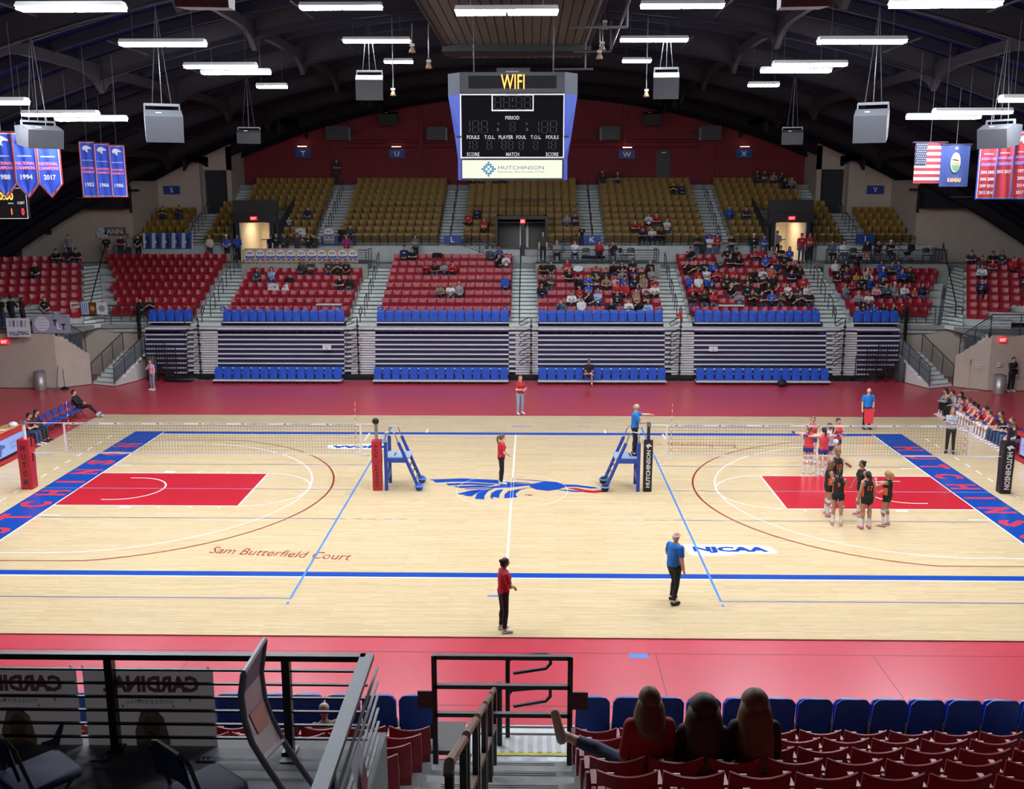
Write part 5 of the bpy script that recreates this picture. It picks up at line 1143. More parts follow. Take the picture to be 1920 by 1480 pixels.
def refstand(s, label):
    t = thing('referee_stand', label, 'referee stand', (s*4.12, .38, 0)); X = lambda v: -s*v   # + towards court centre
    zp = 1.12
    for y in (-.45, .42): obj('upright', MB().tube([(X(0), y, 0), (X(0), y, 1.62)], .06, 8), BPAD, t); obj('sleeve_tube', MB().tube([(X(0), y, 1.6), (X(0), y, 1.95)], .022, 6), SILV, t)
    for y in (-.45, .42):
        obj('ladder_rail', MB().tube([(X(1.05), y, .1), (X(.42), y, 1.62)], .055, 8), BPAD, t); obj('hand_tube', MB().tube([(X(.42), y, 1.6), (X(.30), y, 1.93), (X(.2), y, 2.0), (X(0), y, 1.95)], .02, 6), SILV, t)
        obj('wheel_cover', MB().ell((X(1.07), y, .12), (.13, .13, .14), 10, 7), mat('16161c', .7) if s > 0 else BPAD, t); obj('cover_band', MB().tube([(X(1.07)+.135*cos(a), y+.135*sin(a), .16) for a in [2*pi*i/14 for i in range(14)]], .03, 5, closed=True), mat('4f8fdc', .6), t)
    obj('platform', MB().box(min(X(-.02), X(.78)), max(X(-.02), X(.78)), -.45, .42, zp-.04, zp), mat('9fb0c4', .5, .3), t)
    obj('platform_pad', MB().box(min(X(0), X(.72)), max(X(0), X(.72)), -.53, -.45, zp-.16, zp-.02), BPAD, t)
    for x in (.25, .55): obj('grip_strip', MB().box(X(x)-.02, X(x)+.02, -.25, .2, zp, zp+.004), DARK, t)
    for i in range(3): f = .25+.22*i; x = 1.05-.63*(f/1.0)*.9; obj('rung', MB().tube([(X(1.05-.415*(.1+f-.1)/1.0*1.0), -.45, .1+f), (X(1.05-.415*f), .42, .1+f)], .02, 5), SILV, t)
    obj('lower_pad', MB().box(X(0)-.05, X(0)+.05, -.4, .38, .32, .55), BPAD, t)
    return t
refstand(-1, 'empty blue padded referee stand beside the red letter post'); refstand(1, 'blue padded referee stand with a referee standing on it')
# ------------------------------------------------------------------ scorer tables with screens
for s, sd in ((-1, 'left'), (1, 'right')):
    t = thing('scorer_table', f"red scorer table with a lit screen front at the {sd} sideline", 'table', (s*18.45, 0, 0)); y1 = 4.75 if s < 0 else 4.2; y0 = -5.0
    X = lambda a: s*a
    obj('body', MB().box(min(X(0), X(.12)), max(X(0), X(.12)), y0, y1, .08, .98), REDP, t); obj('table_top', MB().box(min(X(-.06), X(.75)), max(X(-.06), X(.75)), y0, y1+.05, .95, 1.02), mat('c08f58', .5), t); obj('top_edge', MB().box(min(X(-.1), X(.02)), max(X(-.1), X(.02)), y0, y1+.05, .90, 1.07), REDP, t)
    obj('base_kick', MB().box(min(X(-.12), X(.3)), max(X(-.12), X(.3)), y0, y1+.05, 0, .12), REDP, t)
    for i in range(3):
        ya = y1-.15-i*2.4; sc = obj('screen', MB().box(min(X(-.03), X(.01)), max(X(-.03), X(.01)), ya-2.36, ya, .22, .84), glow('8fa8e6', .75), t); fr = obj('screen_frame', MB().box(min(X(-.04), X(0)), max(X(-.04), X(0)), ya-2.4, ya+.03, .14, .2), BLACK, t)
        nx = V((0, 1, 0)) if s < 0 else V((0, -1, 0)); Mx = lambda y, z: frame((X(-.034), y, z), (0, 1, 0) if s < 0 else (0, -1, 0), (0, 0, 1))
        write('HUTCHINSON', glow('5a6fc0', .55), sc, Mx(ya-.6, .6), width=.95, height=.13); write('COMMUNITY COLLEGE', glow('5a6fc0', .55), sc, Mx(ya-.6, .44), width=.95, height=.09)
        e = [(-.2, -.22), (-.05, .1), (-.35, .12), (-.1, .22), (.3, .12), (.35, .02), (.1, .0), (.02, -.25)]; obj('screen_emblem', MB().poly([tuple(Mx(ya-1.75, .52)@V((a, b, 0))) for a, b in e]), glow('4a62c8', .55), sc)
    for i in range(5): p = tag(obj('paper_sheet', MB().box(-.14, .14, -.11, .11, 0, .004), WHITE, None, loc=(s*18.8, 3.9-.6*i, 1.022), rz=.3*i), f"white paper sheet, {nth(i)} from the far end of the {sd} scorer table", 'paper')
h = tag(obj('white_dome', MB().ell((0, 0, .06), (.17, .15, .12), 14, 8), WHITE, None, True, loc=(-18.75, 4.5, 1.02)), 'rounded white cap-like cover on the end of the left scorer table', 'cover')
# ------------------------------------------------------------------ benches of folding chairs
for i in range(9):
    y = 5.7+.58*i; folding_chair(CH_B, (-18.95, y, -.03), pi/2, f"blue and red folding chair, {nth(i)} from the scorer table, left team bench", 'left bench chairs')
for i in range(13):
    y = 5.0+.53*i; folding_chair(CH_B, (18.95, y, -.03), -pi/2, f"blue and red folding chair, {nth(i)} from the scorer table, right team bench", 'right bench chairs')
cp = dict(vox=.02)
def benched(side, i, pn, shirt, pants, label, **kw):
    y = (5.7+.58*i) if side < 0 else (5.0+.53*i); x = side*(18.95-.06); q = dict(cp); q.update(kw); dz = q.pop('dz', 0); dr = q.pop('dr', 0)
    return person(pn, (x, y, -.03+dz), (pi/2 if side < 0 else -pi/2)+dr, shirt, pants, label, 'people on the team benches', **q)
benched(-1, 0, 'sit_phone', '4a1a2a', '33496e', 'seated man in maroon shirt and jeans looking down at a phone', hc='k', shoes='d8d4d0')
benched(-1, 1, 'sit_phone', '3d1c2c', '2e3036', 'seated woman in maroon top with long dark hair and a bag', hairs='long', hc='k', sex='f', top='long', shoes='2a2022')
benched(-1, 8, 'sit_recline', '16161a', '121216', 'man in black hooded top reclining with legs stretched at the bench end', hc='k', top='long', shoes='e0e0e0')
B = [(12, 'sit_lean', '8f9499', '141418', 'woman in grey sweatshirt with long dark hair at the end of the right bench', dict(hairs='long', hc='k', sex='f', top='long', leg='capri', shoes='d8c8cc')),
     (11, 'sit_chin', '9a9da0', '141418', 'man in grey T-shirt leaning chin on fist, right bench', dict(hc='b', shoes='d8c8cc')), (10, 'sit', '9aa0a8', '15161a', 'woman in pale grey sweatshirt with dark bob, right bench', dict(hairs='bob', hc='k', sex='f', top='long'))]
for i in range(6): B.append((9-i, ('sit_lean', 'sit_chin', 'sit_lean', 'sit_bent', 'sit_chin', 'sit_lean')[i], 'c83a44', '1f3f9e', f"seated player in red and blue uniform, {nth(i)} from the coaches on the right bench", dict(hairs='bun' if i % 2 else 'pony', hc='bnbkbn'[i], sex='f', top='tank', leg='brief', shoes='e6e6ea', band='1f3f9e', skin='p')))
for i in range(4): B.append((3-i, ('sit', 'sit_lean', 'sit_phone', 'sit_bent')[i], '141418', ('33496e', '3c557e', '41608c', '6f8cb4')[i], ('girl in black shirt and jeans beside the bench players', 'long-haired girl in black shirt and dark jeans writing, right bench', 'brown-haired girl in black with paper on her lap, right bench', 'girl in black and pale jeans bending at the scorer table end')[i], dict(hairs='long', hc='bnnn'[i], sex='f', shoes='e2e2e4', skin='p')))
for i, pn, a, b, lab, kw in B: benched(1, i, pn, a, b, lab, **kw)
bt = tag(obj('water_bottle', MB().lathe([(.0, 0), (.045, 0), (.045, .2), (.02, .24), (.02, .28), (.0, .28)], 10), mat('5b8fd0', .3), None, True, loc=(at(189, 783, 2, 0).x, at(189, 783, 2, 0).y, 0)), 'pale blue water bottle on the floor beside the reclining man', 'bottle')
# ------------------------------------------------------------------ people on the court
def stand(u, v, pn, rz, shirt, pants, label, z=0, **kw):
    p = at(u, v, 2, z); q = dict(vox=.019); q.update(kw); return person(pn, (p.x, p.y, z), rz, shirt, pants, label, q.pop('group', None), **q)
stand(944, 1184, 'stand_front', pi*.62, 'b01e2c', '151a26', 'woman in red shirt and dark flared jeans on the near sideline, hair in a bun', hairs='bun', hc='k', sex='f', shoes='d8d8d8', skin='m')
stand(1262, 1131, 'stand_walk', pi*.72, '1c6fc0', '17171a', 'balding referee in blue shirt and black trousers walking near the logo', hairs='ring', hc='w', shoes='101012', fat=1.4, skin='p', scale=1.03)
stand(940, 908, 'stand_front', pi*.55, 'c02230', '111115', 'ponytailed woman in red shirt and black leggings at the centre emblem', hairs='pony', hc='n', sex='f', shoes='d0dadc', skin='p')
stand(975, 777, 'stand_hold', .55, 'b82230', '8ea3b8', 'blond woman in red shirt and pale jeans holding a ball at the far edge', hairs='long', hc='y', sex='f', shoes='d8d8d8', skin='p')
person('stand_ref', (at(1189, 852, 1, .35).x, .33, 1.12), pi/2, '1c6fc0', '111114', 'referee in blue shirt standing on the stand with one arm stretched out', None, 'ring', 'g', 'l', vox=.019, shoes='0e0e10', sex='m', scale=1.0)
o = stand(1624, 805, 'stand_flag', .05, '2076c8', '141418', 'bald line referee in blue shirt holding a red flag', hairs=None, shoes='101014', skin='p')
f = tag(obj('line_flag', MB().add([(-.17, -.02, -.62), (.17, -.06, -.62), (.19, 0, 0), (-.19, .04, 0), (-.17, 0, -.62), (.17, -.04, -.62), (.19, .02, 0), (-.19, .06, 0)], [(0, 1, 2, 3), (7, 6, 5, 4), (0, 4, 5, 1), (1, 5, 6, 2), (2, 6, 7, 3), (3, 7, 4, 0)]), mat('d8303c', .7), None, loc=(o.location.x, o.location.y-.22, .92)), 'red flag held before the line referee\'s legs', 'flag')
obj('flag_stick', MB().tube([(-.2, .01, .01), (.2, .01, .01)], .012, 5), DARK, f)
stand(1780, 850, 'stand_cross', -.5, '9a9fa6', '121216', 'standing blond coach in grey sweatshirt and black leggings with folded arms', hairs='half', hc='y', sex='f', top='long', shoes='3a2226', skin='p')
PG1 = 'players in red and blue'
for (u, v, pn, rz, sh, hs, hc, lab) in ((1513, 888, 'stand_hug', pi*.88, 'd04048', 'pony', 'n', 'red and blue player with long brown ponytail, back to the camera'), (1541, 892, 'stand_hug', pi*1.02, 'd04048', 'pony', 'k', 'red and blue player with dark ponytail and ribbon, back to the camera'), (1520, 868, 'stand_spread', -.3, 'c83840', 'bun', 'n', 'red and blue player facing the camera with one arm out, behind the net'), (1552, 884, 'stand_hug', pi*1.2, 'c9ccd6', 'pony', 'b', 'player in white top squeezed between two red players'), (1566, 872, 'stand_hold', .2, 'd04048', 'bun', 'b', 'red and blue player holding the white volleyball')):
    stand(u, v, pn, rz, sh, '1f3f9e', lab, group=PG1, hairs=hs, hc=hc, sex='f', top='tank', leg='brief', shoes='e8e8ec', band='1f3f9e', skin='p')
p = at(1567, 829, 1, at(1566, 872, 2, 0).y-.35)
tag(obj('volleyball', MB().ell((0, 0, 0), (.105, .105, .105), 18, 12), [mat('d4dde0', .5)], None, True, loc=p), 'white volleyball held by the red and blue player', 'ball')
PG2 = 'players in black and orange'
NB = []
for (u, v, pn, rz, hs, hc, lab, num, sc) in ((1564, 950, 'stand_ready', .15, 'bun', 'n', 'tall player in black and orange facing the camera, number ten', '10', 1.08), (1550, 967, 'stand_front', pi*.5, 'half', 'n', 'player in black and orange seen from the side at the lane edge', '', 1.0), (1568, 985, 'stand_clap', pi*.9, 'pony', 'k', 'player in black and orange with dark ponytail and white socks, arms raised', '9', 1.0), (1612, 967, 'stand_spread', -pi*.42, 'bun', 'k', 'player in black reaching an arm across the huddle', '', 1.0), (1622, 992, 'stand', pi*1.05, 'pony', 'k', 'player in black with pink shoes and long white socks, back to the camera', '17', 1.0), (1660, 986, 'stand_ready', pi*1.25, 'pony', 'y', 'blond player in black and orange at the outside of the huddle', '2', .97)):
    o = stand(u, v, pn, rz, '16161a', '121215', lab, group=PG2, hairs=hs, hc=hc, sex='f', top='tank', leg='brief', shoes='d86a84' if 'pink' in lab else 'd9a7a4', socks='dedee2', pad='d9d9dc' if 'socks' not in lab else 'b98a74', skin='m', scale=sc)
    NB.append(o)
    if num: write(num, mat('d9603a', .7), o, frame((0, .15, 1.27), (-1, 0, 0), (0, 0, 1)) if 'camera, n' not in lab else frame((0, -.165, 1.24), (1, 0, 0), (0, 0, 1)), 'shirt_number', height=.14, bold=.03)
    for s in (-1, 1): obj('side_stripe', MB().box(s*.158-.012, s*.158+.012, -.06, .06, 1.0, 1.22), mat('d9602e', .7), o)
# others around the court
stand(287, 732, 'stand_phone', -.6, 'd59aa8', '8d9098', 'girl in pink jacket with a backpack before the left bleachers', hairs='half', hc='n', sex='f', top='long', shoes='d8d0cc', skin='p', scale=.9, z=-.03)
p = at(287, 732, 2, 0); tag(obj('backpack', MB().ell((0, 0, 0), (.13, .09, .19), 10, 8), mat('1c2a5c', .6), None, True, loc=(p.x+.10, p.y+.12, 1.12)), 'navy backpack worn by the girl in pink', 'backpack')
stand(1894, 735, 'stand_phone', .3, '16171c', '131318', 'man in black hooded top leaning at the beige wall beside the steel bin', top='long', hc='b', shoes='d8d8da', z=-.03)
person('sit_knee', (at(1104, 700, 1, 18.45).x, 18.42, -.03), .0, '16161a', '6a3038', 'man in black shirt and shorts sitting cross-legged on the blue floor seats', None, 'short', 'b', 'm', 'short', 'shorts', shoes='8a8078', vox=.025)
# ------------------------------------------------------------------ bins, brooms, bag
for u, v, nm, y in ((83, 729, 'beside the brooms at the left wall', 16.6), (1866, 736, 'beside the man at the right wall', 16.3)):
    p = at(u, v, 2, -.03); t = thing('waste_bin', f'round brushed steel waste bin {nm}', 'bin', (p.x, y, -.03)); obj('drum', MB().lathe([(.0, 0), (.27, 0), (.28, .03), (.28, .88), (.0, .88)], 24), mat('a39c9a', .38, .5), t, True); obj('rim', MB().lathe([(.19, .88), (.285, .885), (.285, .93), (.2, .96), (.16, .90)], 24), mat('8a8482', .4, .5), t, True)
p = at(117, 726, 2, -.03); t = thing('broom', 'grey dustpan on a long handle against the beige wall', 'dustpan', (p.x, 16.75, -.03)); obj('handle', MB().tube([(0, 0, .05), (.12, .1, 1.15)], .015, 6), GREYD, t); obj('pan', MB().box(-.15, .15, -.18, .08, 0, .1), mat('6a6e72', .5), t)
p = at(136, 724, 2, -.03); t = thing('broom', 'black-headed broom standing against the beige wall', 'broom', (p.x, 16.8, -.03)); obj('handle', MB().tube([(0, 0, .1), (-.06, .1, 1.0)], .015, 6), DARK, t); obj('brush_head', MB().lathe([(.0, .14), (.08, .13), (.2, .03), (.2, 0), (0, 0)], 14), BLACK, t)
p = at(1797, 725, 2, -.03); t = thing('mop', 'yellow-handled mop leaning on the right corner wall', 'mop', (p.x, 17.0, -.03)); obj('handle', MB().tube([(0, 0, .06), (.05, .1, 1.55)], .016, 6), mat('c9a23a', .5), t); obj('mop_head', MB().box(-.3, .5, -.05, .05, 0, .05), mat('a89a90', .8), t); obj('grip', MB().tube([(.042, .085, 1.3), (.05, .1, 1.56)], .02, 6), BLACK, t)
p = at(1467, 726, 2, -.03); t = thing('sports_bag', 'black sports bag on the red floor before the bleachers', 'bag', (p.x, 18.0, -.03)); obj('bag_body', MB().ell((0, 0, .16), (.26, .2, .18), 12, 8), mat('14181a', .7), t, True); obj('strap', MB().tube([(-.15, -.1, .3), (0, -.12, .42), (.15, -.1, .3)], .02, 5), BLACK, t)
p = at(305, 712, 2, -.03); t = thing('equipment_pile', 'low black equipment cover under the left end bank', 'equipment', (-17.4, 18.9, -.03)); obj('cover', MB().ell((0, 0, .12), (1.0, .3, .2), 14, 7), BLACK, t, True)
# ================================================================== centre scoreboard
YF = -1.7
sb0 = at(961, 235, 1, YF); sb = thing('scoreboard', 'centre-hung scoreboard with blue corner wings and a WIFI message', 'scoreboard', (sb0.x, 0, sb0.z))
def sp(x, y, dy=0): p = at(820+x/6.436, 120+y/6.436, 1, YF); return V((p.x-sb0.x, YF+dy, p.z-sb0.z))
def sbox(n, x0, y0, x1, y1, m, d0, d1, par=None):
    a = sp(x0, y1); b = sp(x1, y0); return obj(n, MB().box(a.x, b.x, YF-d0, YF+d1, a.z, b.z), m, par or sb)
def stxt(s, x, y, w, h, m, d=.012, bold=.0, par=None):
    c = sp(x, y); k = 1/6.436*.0158; return write(s, m, par or sb, frame((c.x, YF-d, c.z), (1, 0, 0), (0, 0, 1)), width=w*.002448, height=h*.002448, bold=bold)
GB = mat('2e3136', .6); UNL = mat('4a4a4c', .7); BLU = mat('24419c', .5)
hx = sp(1535, 0).x; lx = sp(280, 0).x; zt = sp(0, 95).z; zb_ = sp(0, 1400).z
obj('core', MB().box(lx+.05, hx-.05, YF+.1, -YF-.1, zb_, zt), BLACK, sb)
up = sbox('message_box', 270, 95, 1540, 352, GB, .0, .3); sbox('message_display', 375, 140, 1440, 297, mat('121316', .7, 0, 0, 6, .2), .006, .0, up)
stxt('WIFI', 910, 215, 275, 165, glow('ff9a2e', 3.0), .012, .0, up); stxt('DAKTRONICS', 905, 92, 150, 14, mat('c9c4c0', .6), .012, 0, up)
mp_ = sbox('score_panel', 280, 358, 1535, 1138, WHITE, .0, .25); sbox('panel_face', 296, 374, 1522, 1122, mat('050507', .8, 0, 0, 6, .1), .006, 0, mp_)
sbox('clock_frame', 655, 374, 1163, 570, WHITE, .009, 0, mp_); sbox('clock_face', 670, 380, 1150, 553, mat('050507', .8, 0, 0, 6, .1), .012, 0, mp_)
stxt('DAKTRONICS', 908, 365, 150, 14, mat('1a1a1c', .6), .012, 0, mp_)
def digit(x, y, w, h, one=False):
    c = sp(x, y); k = .002448; w *= k/2; h *= k/2; t = .012; mb = MB(); yy = YF-.018
    seg = [((w, 0), (w, h)), ((w, -h), (w, 0))] if one else [((-w, h), (w, h)), ((-w, 0), (w, 0)), ((-w, -h), (w, -h)), ((-w, 0), (-w, h)), ((-w, -h), (-w, 0)), ((w, 0), (w, h)), ((w, -h), (w, 0))]
    for (a, b), (e, f_) in seg:
        if one: a = e = 0
        d = V((e-a, 0, f_-b)).normalized()*.018; mb.bar(V((c.x+a, yy, c.z+b))+d, V((c.x+e, yy, c.z+f_))-d, t, .006)
    obj('digit', mb, UNL, mp_)
for x in (730, 835, 983, 1087): digit(x, 465, 68, 138)
for x in (463, 567, 1295, 1400): digit(x, 760, 70, 138)
for x in (392, 1222): digit(x, 760, 0, 138, True)
digit(908, 758, 56, 104)
for x in (452, 628, 803, 887, 1012, 1187, 1403): digit(x, 978, 50, 100)
for x in (392, 1343): digit(x, 978, 0, 100, True)
for x, y in ((908, 416), (908, 446), (908, 512)): digit(x, y, 10, 10)
LTW = mat('c9c9cc', .5)
for s_, x, y, w_ in (('PERIOD', 905, 650, 165), ('FOULS', 432, 884, 148), ('T.O.L.', 632, 884, 125), ('PLAYER', 828, 884, 172), ('FOUL', 1012, 884, 116), ('T.O.L.', 1190, 884, 125), ('FOULS', 1388, 884, 148), ('SCORE', 432, 1090, 150), ('MATCH', 908, 1090, 155), ('SCORE', 1385, 1090, 150)): stxt(s_, x, y, w_, 42, LTW, .016, .008, mp_)
for x in (732, 1085): stxt('B', x, 792, 24, 36, UNL, .016, .02, mp_)
for x, d in ((733, -1), (1083, 1)):
    c = sp(x, 722); obj('arrow', MB().poly([(c.x-d*.03, YF-.016, c.z+.03), (c.x-d*.03, YF-.016, c.z-.03), (c.x+d*.03, YF-.016, c.z)]), UNL, mp_)
ad = sbox('advert_frame', 290, 1142, 1520, 1402, mat('22242a', .5), .0, .2); sbox('advert_panel', 302, 1160, 1506, 1380, glow('eef0d8', .78), .012, 0, ad)
AB = mat('1d86c4', .5); stxt('HUTCHINSON', 1010, 1252, 545, 42, glow('5b8fb4', .5), .018, .0, ad); stxt('REGIONAL HEALTHCARE SYSTEM', 1010, 1303, 545, 17, glow('8a9a96', .45), .018, 0, ad)
lg = MB(); c = sp(620, 1270); q = .049
for i, row in enumerate(("...X...", "..XXX..", ".XX.XX.", "XX.X.XX", ".XX.XX.", "..XXX..", "...X...")):
    for j, ch in enumerate(row):
        if ch == 'X': lg.box(c.x+(j-3.5)*q*1.25, c.x+(j-2.5)*q*1.25-.006, YF-.02, YF-.014, c.z+(2.5-i)*q*1.25+.006, c.z+(3.5-i)*q*1.25)
obj('advert_logo', lg, glow('2a8fd0', .55), ad)
for s in (-1, 1):
    e = lx if s < 0 else hx; o0, o1, o2 = (sp(110, 0).x, sp(190, 0).x, sp(222, 0).x) if s < 0 else (sp(1703, 0).x, sp(1630, 0).x, sp(1588, 0).x); yb = YF+.45
    def wing(n, za, zb2, xa, xb, m):
        z0 = sp(0, zb2).z; z1 = sp(0, za).z; mb = MB().add([(e, YF, z0), (e, YF, z1), (xa, yb, z1), (xb, yb, z0), (e, -YF, z0), (e, -YF, z1), (xa, -yb, z1), (xb, -yb, z0)], [(0, 1, 2, 3), (7, 6, 5, 4), (3, 2, 6, 7), (0, 3, 7, 4), (1, 5, 6, 2), (0, 4, 5, 1)]); link(n, fixn(mb.mesh(n, [m])), sb)
    wing('wing_top', 100, 365, o0, o0, mat('3a404c', .5)); wing('wing', 365, 880, o0, o1, BLU); wing('wing_lower', 883, 1138, o1, o2, BLU); wing('wing_base', 1142, 1400, o2, o2, BLU)
    obj('latch', MB().box(min(e, e+s*.14), max(e, e+s*.14), YF-.02, YF+.1, sp(0, 890).z, sp(0, 870).z), BLACK, sb)
for x in (-1.2, 1.2): obj('hanging_cable', MB().tube([(x, 0, zt), (x, 0, 15.3-sb0.z)], .02, 5), BLACK, sb)
obj('winch_box', MB().box(-.5, .5, -.4, .4, zt, zt+.25), BLACK, sb)
# ================================================================== loudspeakers
SPG = mat('393c41', .7); SPD = mat('1a1b1f', .7)
def speaker(u0, u1, v0, v1, y, rz, label, m=SPG, tiltx=0, hang=True, side=0):
    a = at((u0+u1)/2, (v0+v1)/2, 1, y); b0 = at(u0, v1, 1, y); b1 = at(u1, v0, 1, y); w_ = (b1.x-b0.x)*.92; h = (b1.z-b0.z)*.95
    t = thing('loudspeaker', label, 'loudspeaker', a, rz, 'hanging loudspeakers'); hw = w_/2; f = h*.2
    mb = MB().add([(-hw, -.35, -h/2), (hw, -.35, -h/2), (hw, -.45, h*.28), (-hw, -.45, h*.28), (-hw*.9, .45, -h*.3), (hw*.9, .45, -h*.3), (hw*.9, .5, h*.5), (-hw*.9, .5, h*.5), (-hw, -.1, h*.5), (hw, -.1, h*.5)],
                  [(0, 1, 2, 3), (3, 2, 9, 8), (8, 9, 6, 7), (4, 7, 6, 5), (0, 4, 5, 1), (0, 3, 8, 7, 4), (1, 5, 6, 9, 2)]); link('cabinet', fixn(mb.mesh('cabinet', [m])), t)
    obj('connector_plate', MB().box(-hw*.4, -hw*.1, -.27, -.2, h*.38, h*.42), WHITE, t)
    if hang:
        zt_ = roofz(a.x)-.3-a.z; obj('hanging_bar', MB().box(-hw*.95, hw*.95, -.03, .03, h*.62, h*.70), mat('55585c', .6), t)
        for s in (-1, 1): obj('bracket', MB().box(s*hw*.93-.02, s*hw*.93+.02, -.03, .03, h*.4, h*.66), mat('55585c', .6), t); obj('wire', MB().tube([(s*hw*.5, 0, h*.68), (0, 0, zt_)], .012, 4), STEEL, t)
        obj('chain', MB().tube([(0, 0, h*.68), (0, 0, zt_)], .014, 5), STEEL, t)
    return t
speaker(272, 340, 205, 270, -.3, .45, 'large grey hanging loudspeaker below the left middle lamps'); speaker(1600, 1669, 203, 271, -.3, -.45, 'large grey hanging loudspeaker below the right middle lamps')
speaker(667, 720, 140, 191, 6.5, .1, 'square grey loudspeaker left of the scoreboard under the lamps'); speaker(1222, 1275, 135, 189, 6.5, -.1, 'square grey loudspeaker right of the scoreboard under the lamps')
speaker(445, 490, 243, 271, 13, .2, 'dark loudspeaker hanging near the left end of the red wall', SPD); speaker(1463, 1507, 243, 273, 13, -.2, 'dark loudspeaker hanging near the right end of the red wall', SPD)
speaker(40, 108, 234, 281, -2, .9, 'loudspeaker hanging before the pointed banners', SPG); speaker(1840, 1907, 232, 281, -2, -.9, 'loudspeaker hanging before the red banners', SPG)
speaker(712, 748, 209, 236, 37.0, 0, 'black loudspeaker box on the red wall left of the scoreboard', mat('141418', .6), hang=False); speaker(1203, 1240, 209, 236, 37.0, 0, 'black loudspeaker box on the red wall right of the scoreboard', mat('141418', .6), hang=False)
speaker(335, 437, -30, 22, -14, .1, 'brown speaker box cut off at the top left', mat('5a4a44', .6)); speaker(1455, 1555, -30, 21, -14, -.1, 'brown speaker box cut off at the top right', mat('5a4a44', .6))
# air handlers on the red wall
for i, (u0, u1, v0, v1) in enumerate(((606, 662, 237, 263), (795, 842, 238, 263), (1121, 1168, 237, 263), (1306, 1358, 236, 263))):
    a = at(u0, v1, 1, 38.0); b = at(u1, v0, 1, 38.0); t = thing('air_heater', f"dark unit heater on the red wall, {nth(i)} from the left", 'heater', ((a.x+b.x)/2, 38.0, (a.z+b.z)/2)); w_ = (b.x-a.x)*.75; h = b.z-a.z
    obj('casing', MB().box(-w_/2, w_/2, -.35, .4, -h/2, h/2), mat('3f3f42', .5), t); s = 1 if i < 2 else -1; ob_ = obj('louver_frame', MB().box(s*w_/2, s*w_/2+s*.12, -.4, .4, -h*.55, h*.4) if s > 0 else MB().box(-w_/2-.12, -w_/2, -.4, .4, -h*.55, h*.4), mat('77777a', .5), t); obj('vent_pipe', MB().tube([(s*w_/2, 0, 0), (s*(w_/2+.7), 0, .05)], .05, 6), GREYD, t)
    for j in range(4): obj('slat', MB().box(-w_*.45, w_*.45, -.37, -.35, -h*.4+j*h*.2, -h*.4+j*h*.2+.03), mat('2a2a2d', .5), t)
# floodlight shades beside the ridge panel
for i, (u, v, rz) in enumerate(((773, 92, 1.0), (804, 122, 0), (1134, 48, -.6), (1129, 88, -.3), (1124, 104, .2), (737, 174, 0), (1212, 176, 0))):
    y = 4 if i < 5 else 8; p = at(u, v, 1, y); t = thing('spot_lamp', f"small bell-shaped spot lamp, {('outer beside the left panel edge','inner beside the left panel edge','highest beside the right panel edge','middle beside the right panel edge','lowest beside the right panel edge','beside the left square loudspeaker','beside the right square loudspeaker')[i]}", 'spot lamp', p)
    obj('bell', MB().lathe([(.03, .09), (.05, .08), (.09, -.02), (.12, -.11), (.10, -.11), (.0, .03)], 14), mat('8f7a5a', .5), t, True); obj('arm', MB().tube([(0, 0, .1), (0, .1, .5), (0, .1, max(.6, (15.2 if i < 5 else roofz(p.x))-p.z))], .025, 5), DARK, t); obj('socket_box', MB().box(-.08, .08, -.05, .05, .09, .17), mat('9a9a98', .5), t)
for s in (1,):
    t = thing('pipe_rack', 'dark pipe frame hanging at the right edge of the ridge panel', 'pipe frame', (2.65, 0, 14.6))
    for a, b in (((0, -6, .6), (0, 9, .6)), ((.9, -3, .9), (.9, 8, .2)), ((-.9, 1, 0), (.9, 1, 0)), ((-.6, 5, -.2), (.7, 5, -.2)), ((-1.2, 8.5, -.4), (.3, 8.5, -.4)), ((.9, 1, 0), (.9, 1, .9)), ((.7, 5, -.2), (.7, 5, .8)), ((0, 8.5, -.4), (0, 8.5, .6))): obj('pipe', MB().tube([a, b], .045, 6), mat('35353a', .5), t)
# ================================================================== banners and flags
def cloth(pts, thick=.012, waves=6, amp=.02, w_=1):
    """outline in (x, z) given as top-left.. clockwise rows: list of (x0, x1, z); returns a wavy sheet"""
    mb = MB(); n = 10; F = []
    for x0, x1, z in pts:
        for i in range(n+1): t = i/n; F.append((x0+(x1-x0)*t, amp*sin(t*waves*1.7+z*1.3), z))
    N_ = len(F); vs = F+[(x, y+thick, z) for x, y, z in F]; fs = []; R = len(pts)
    for j in range(R-1):
        for i in range(n):
            a = j*(n+1)+i; fs.append((a, a+n+1, a+n+2, a+1)); fs.append((N_+a, N_+a+1, N_+a+n+2, N_+a+n+1))
    for i in range(n): fs.append((i, i+1, N_+i+1, N_+i)); a = (R-1)*(n+1)+i; fs.append((a, N_+a, N_+a+1, a+1))
    for j in range(R-1):
        for i in (0, n): a = j*(n+1)+i; fs.append((a, N_+a, N_+a+n+1, a+n+1))
    return mb.add(vs, fs)
FB = mat('1b3a9c', .8); FR = mat('93222f', .8); FW = mat('aeaeb4', .8)
EMB = [(-.30, .02), (-.22, .22), (-.05, .30), (.12, .2), (.3, .06), (.26, -.02), (.1, .02), (.02, -.08), (.06, -.28), (-.1, -.18), (-.12, -.02), (-.2, -.12)]
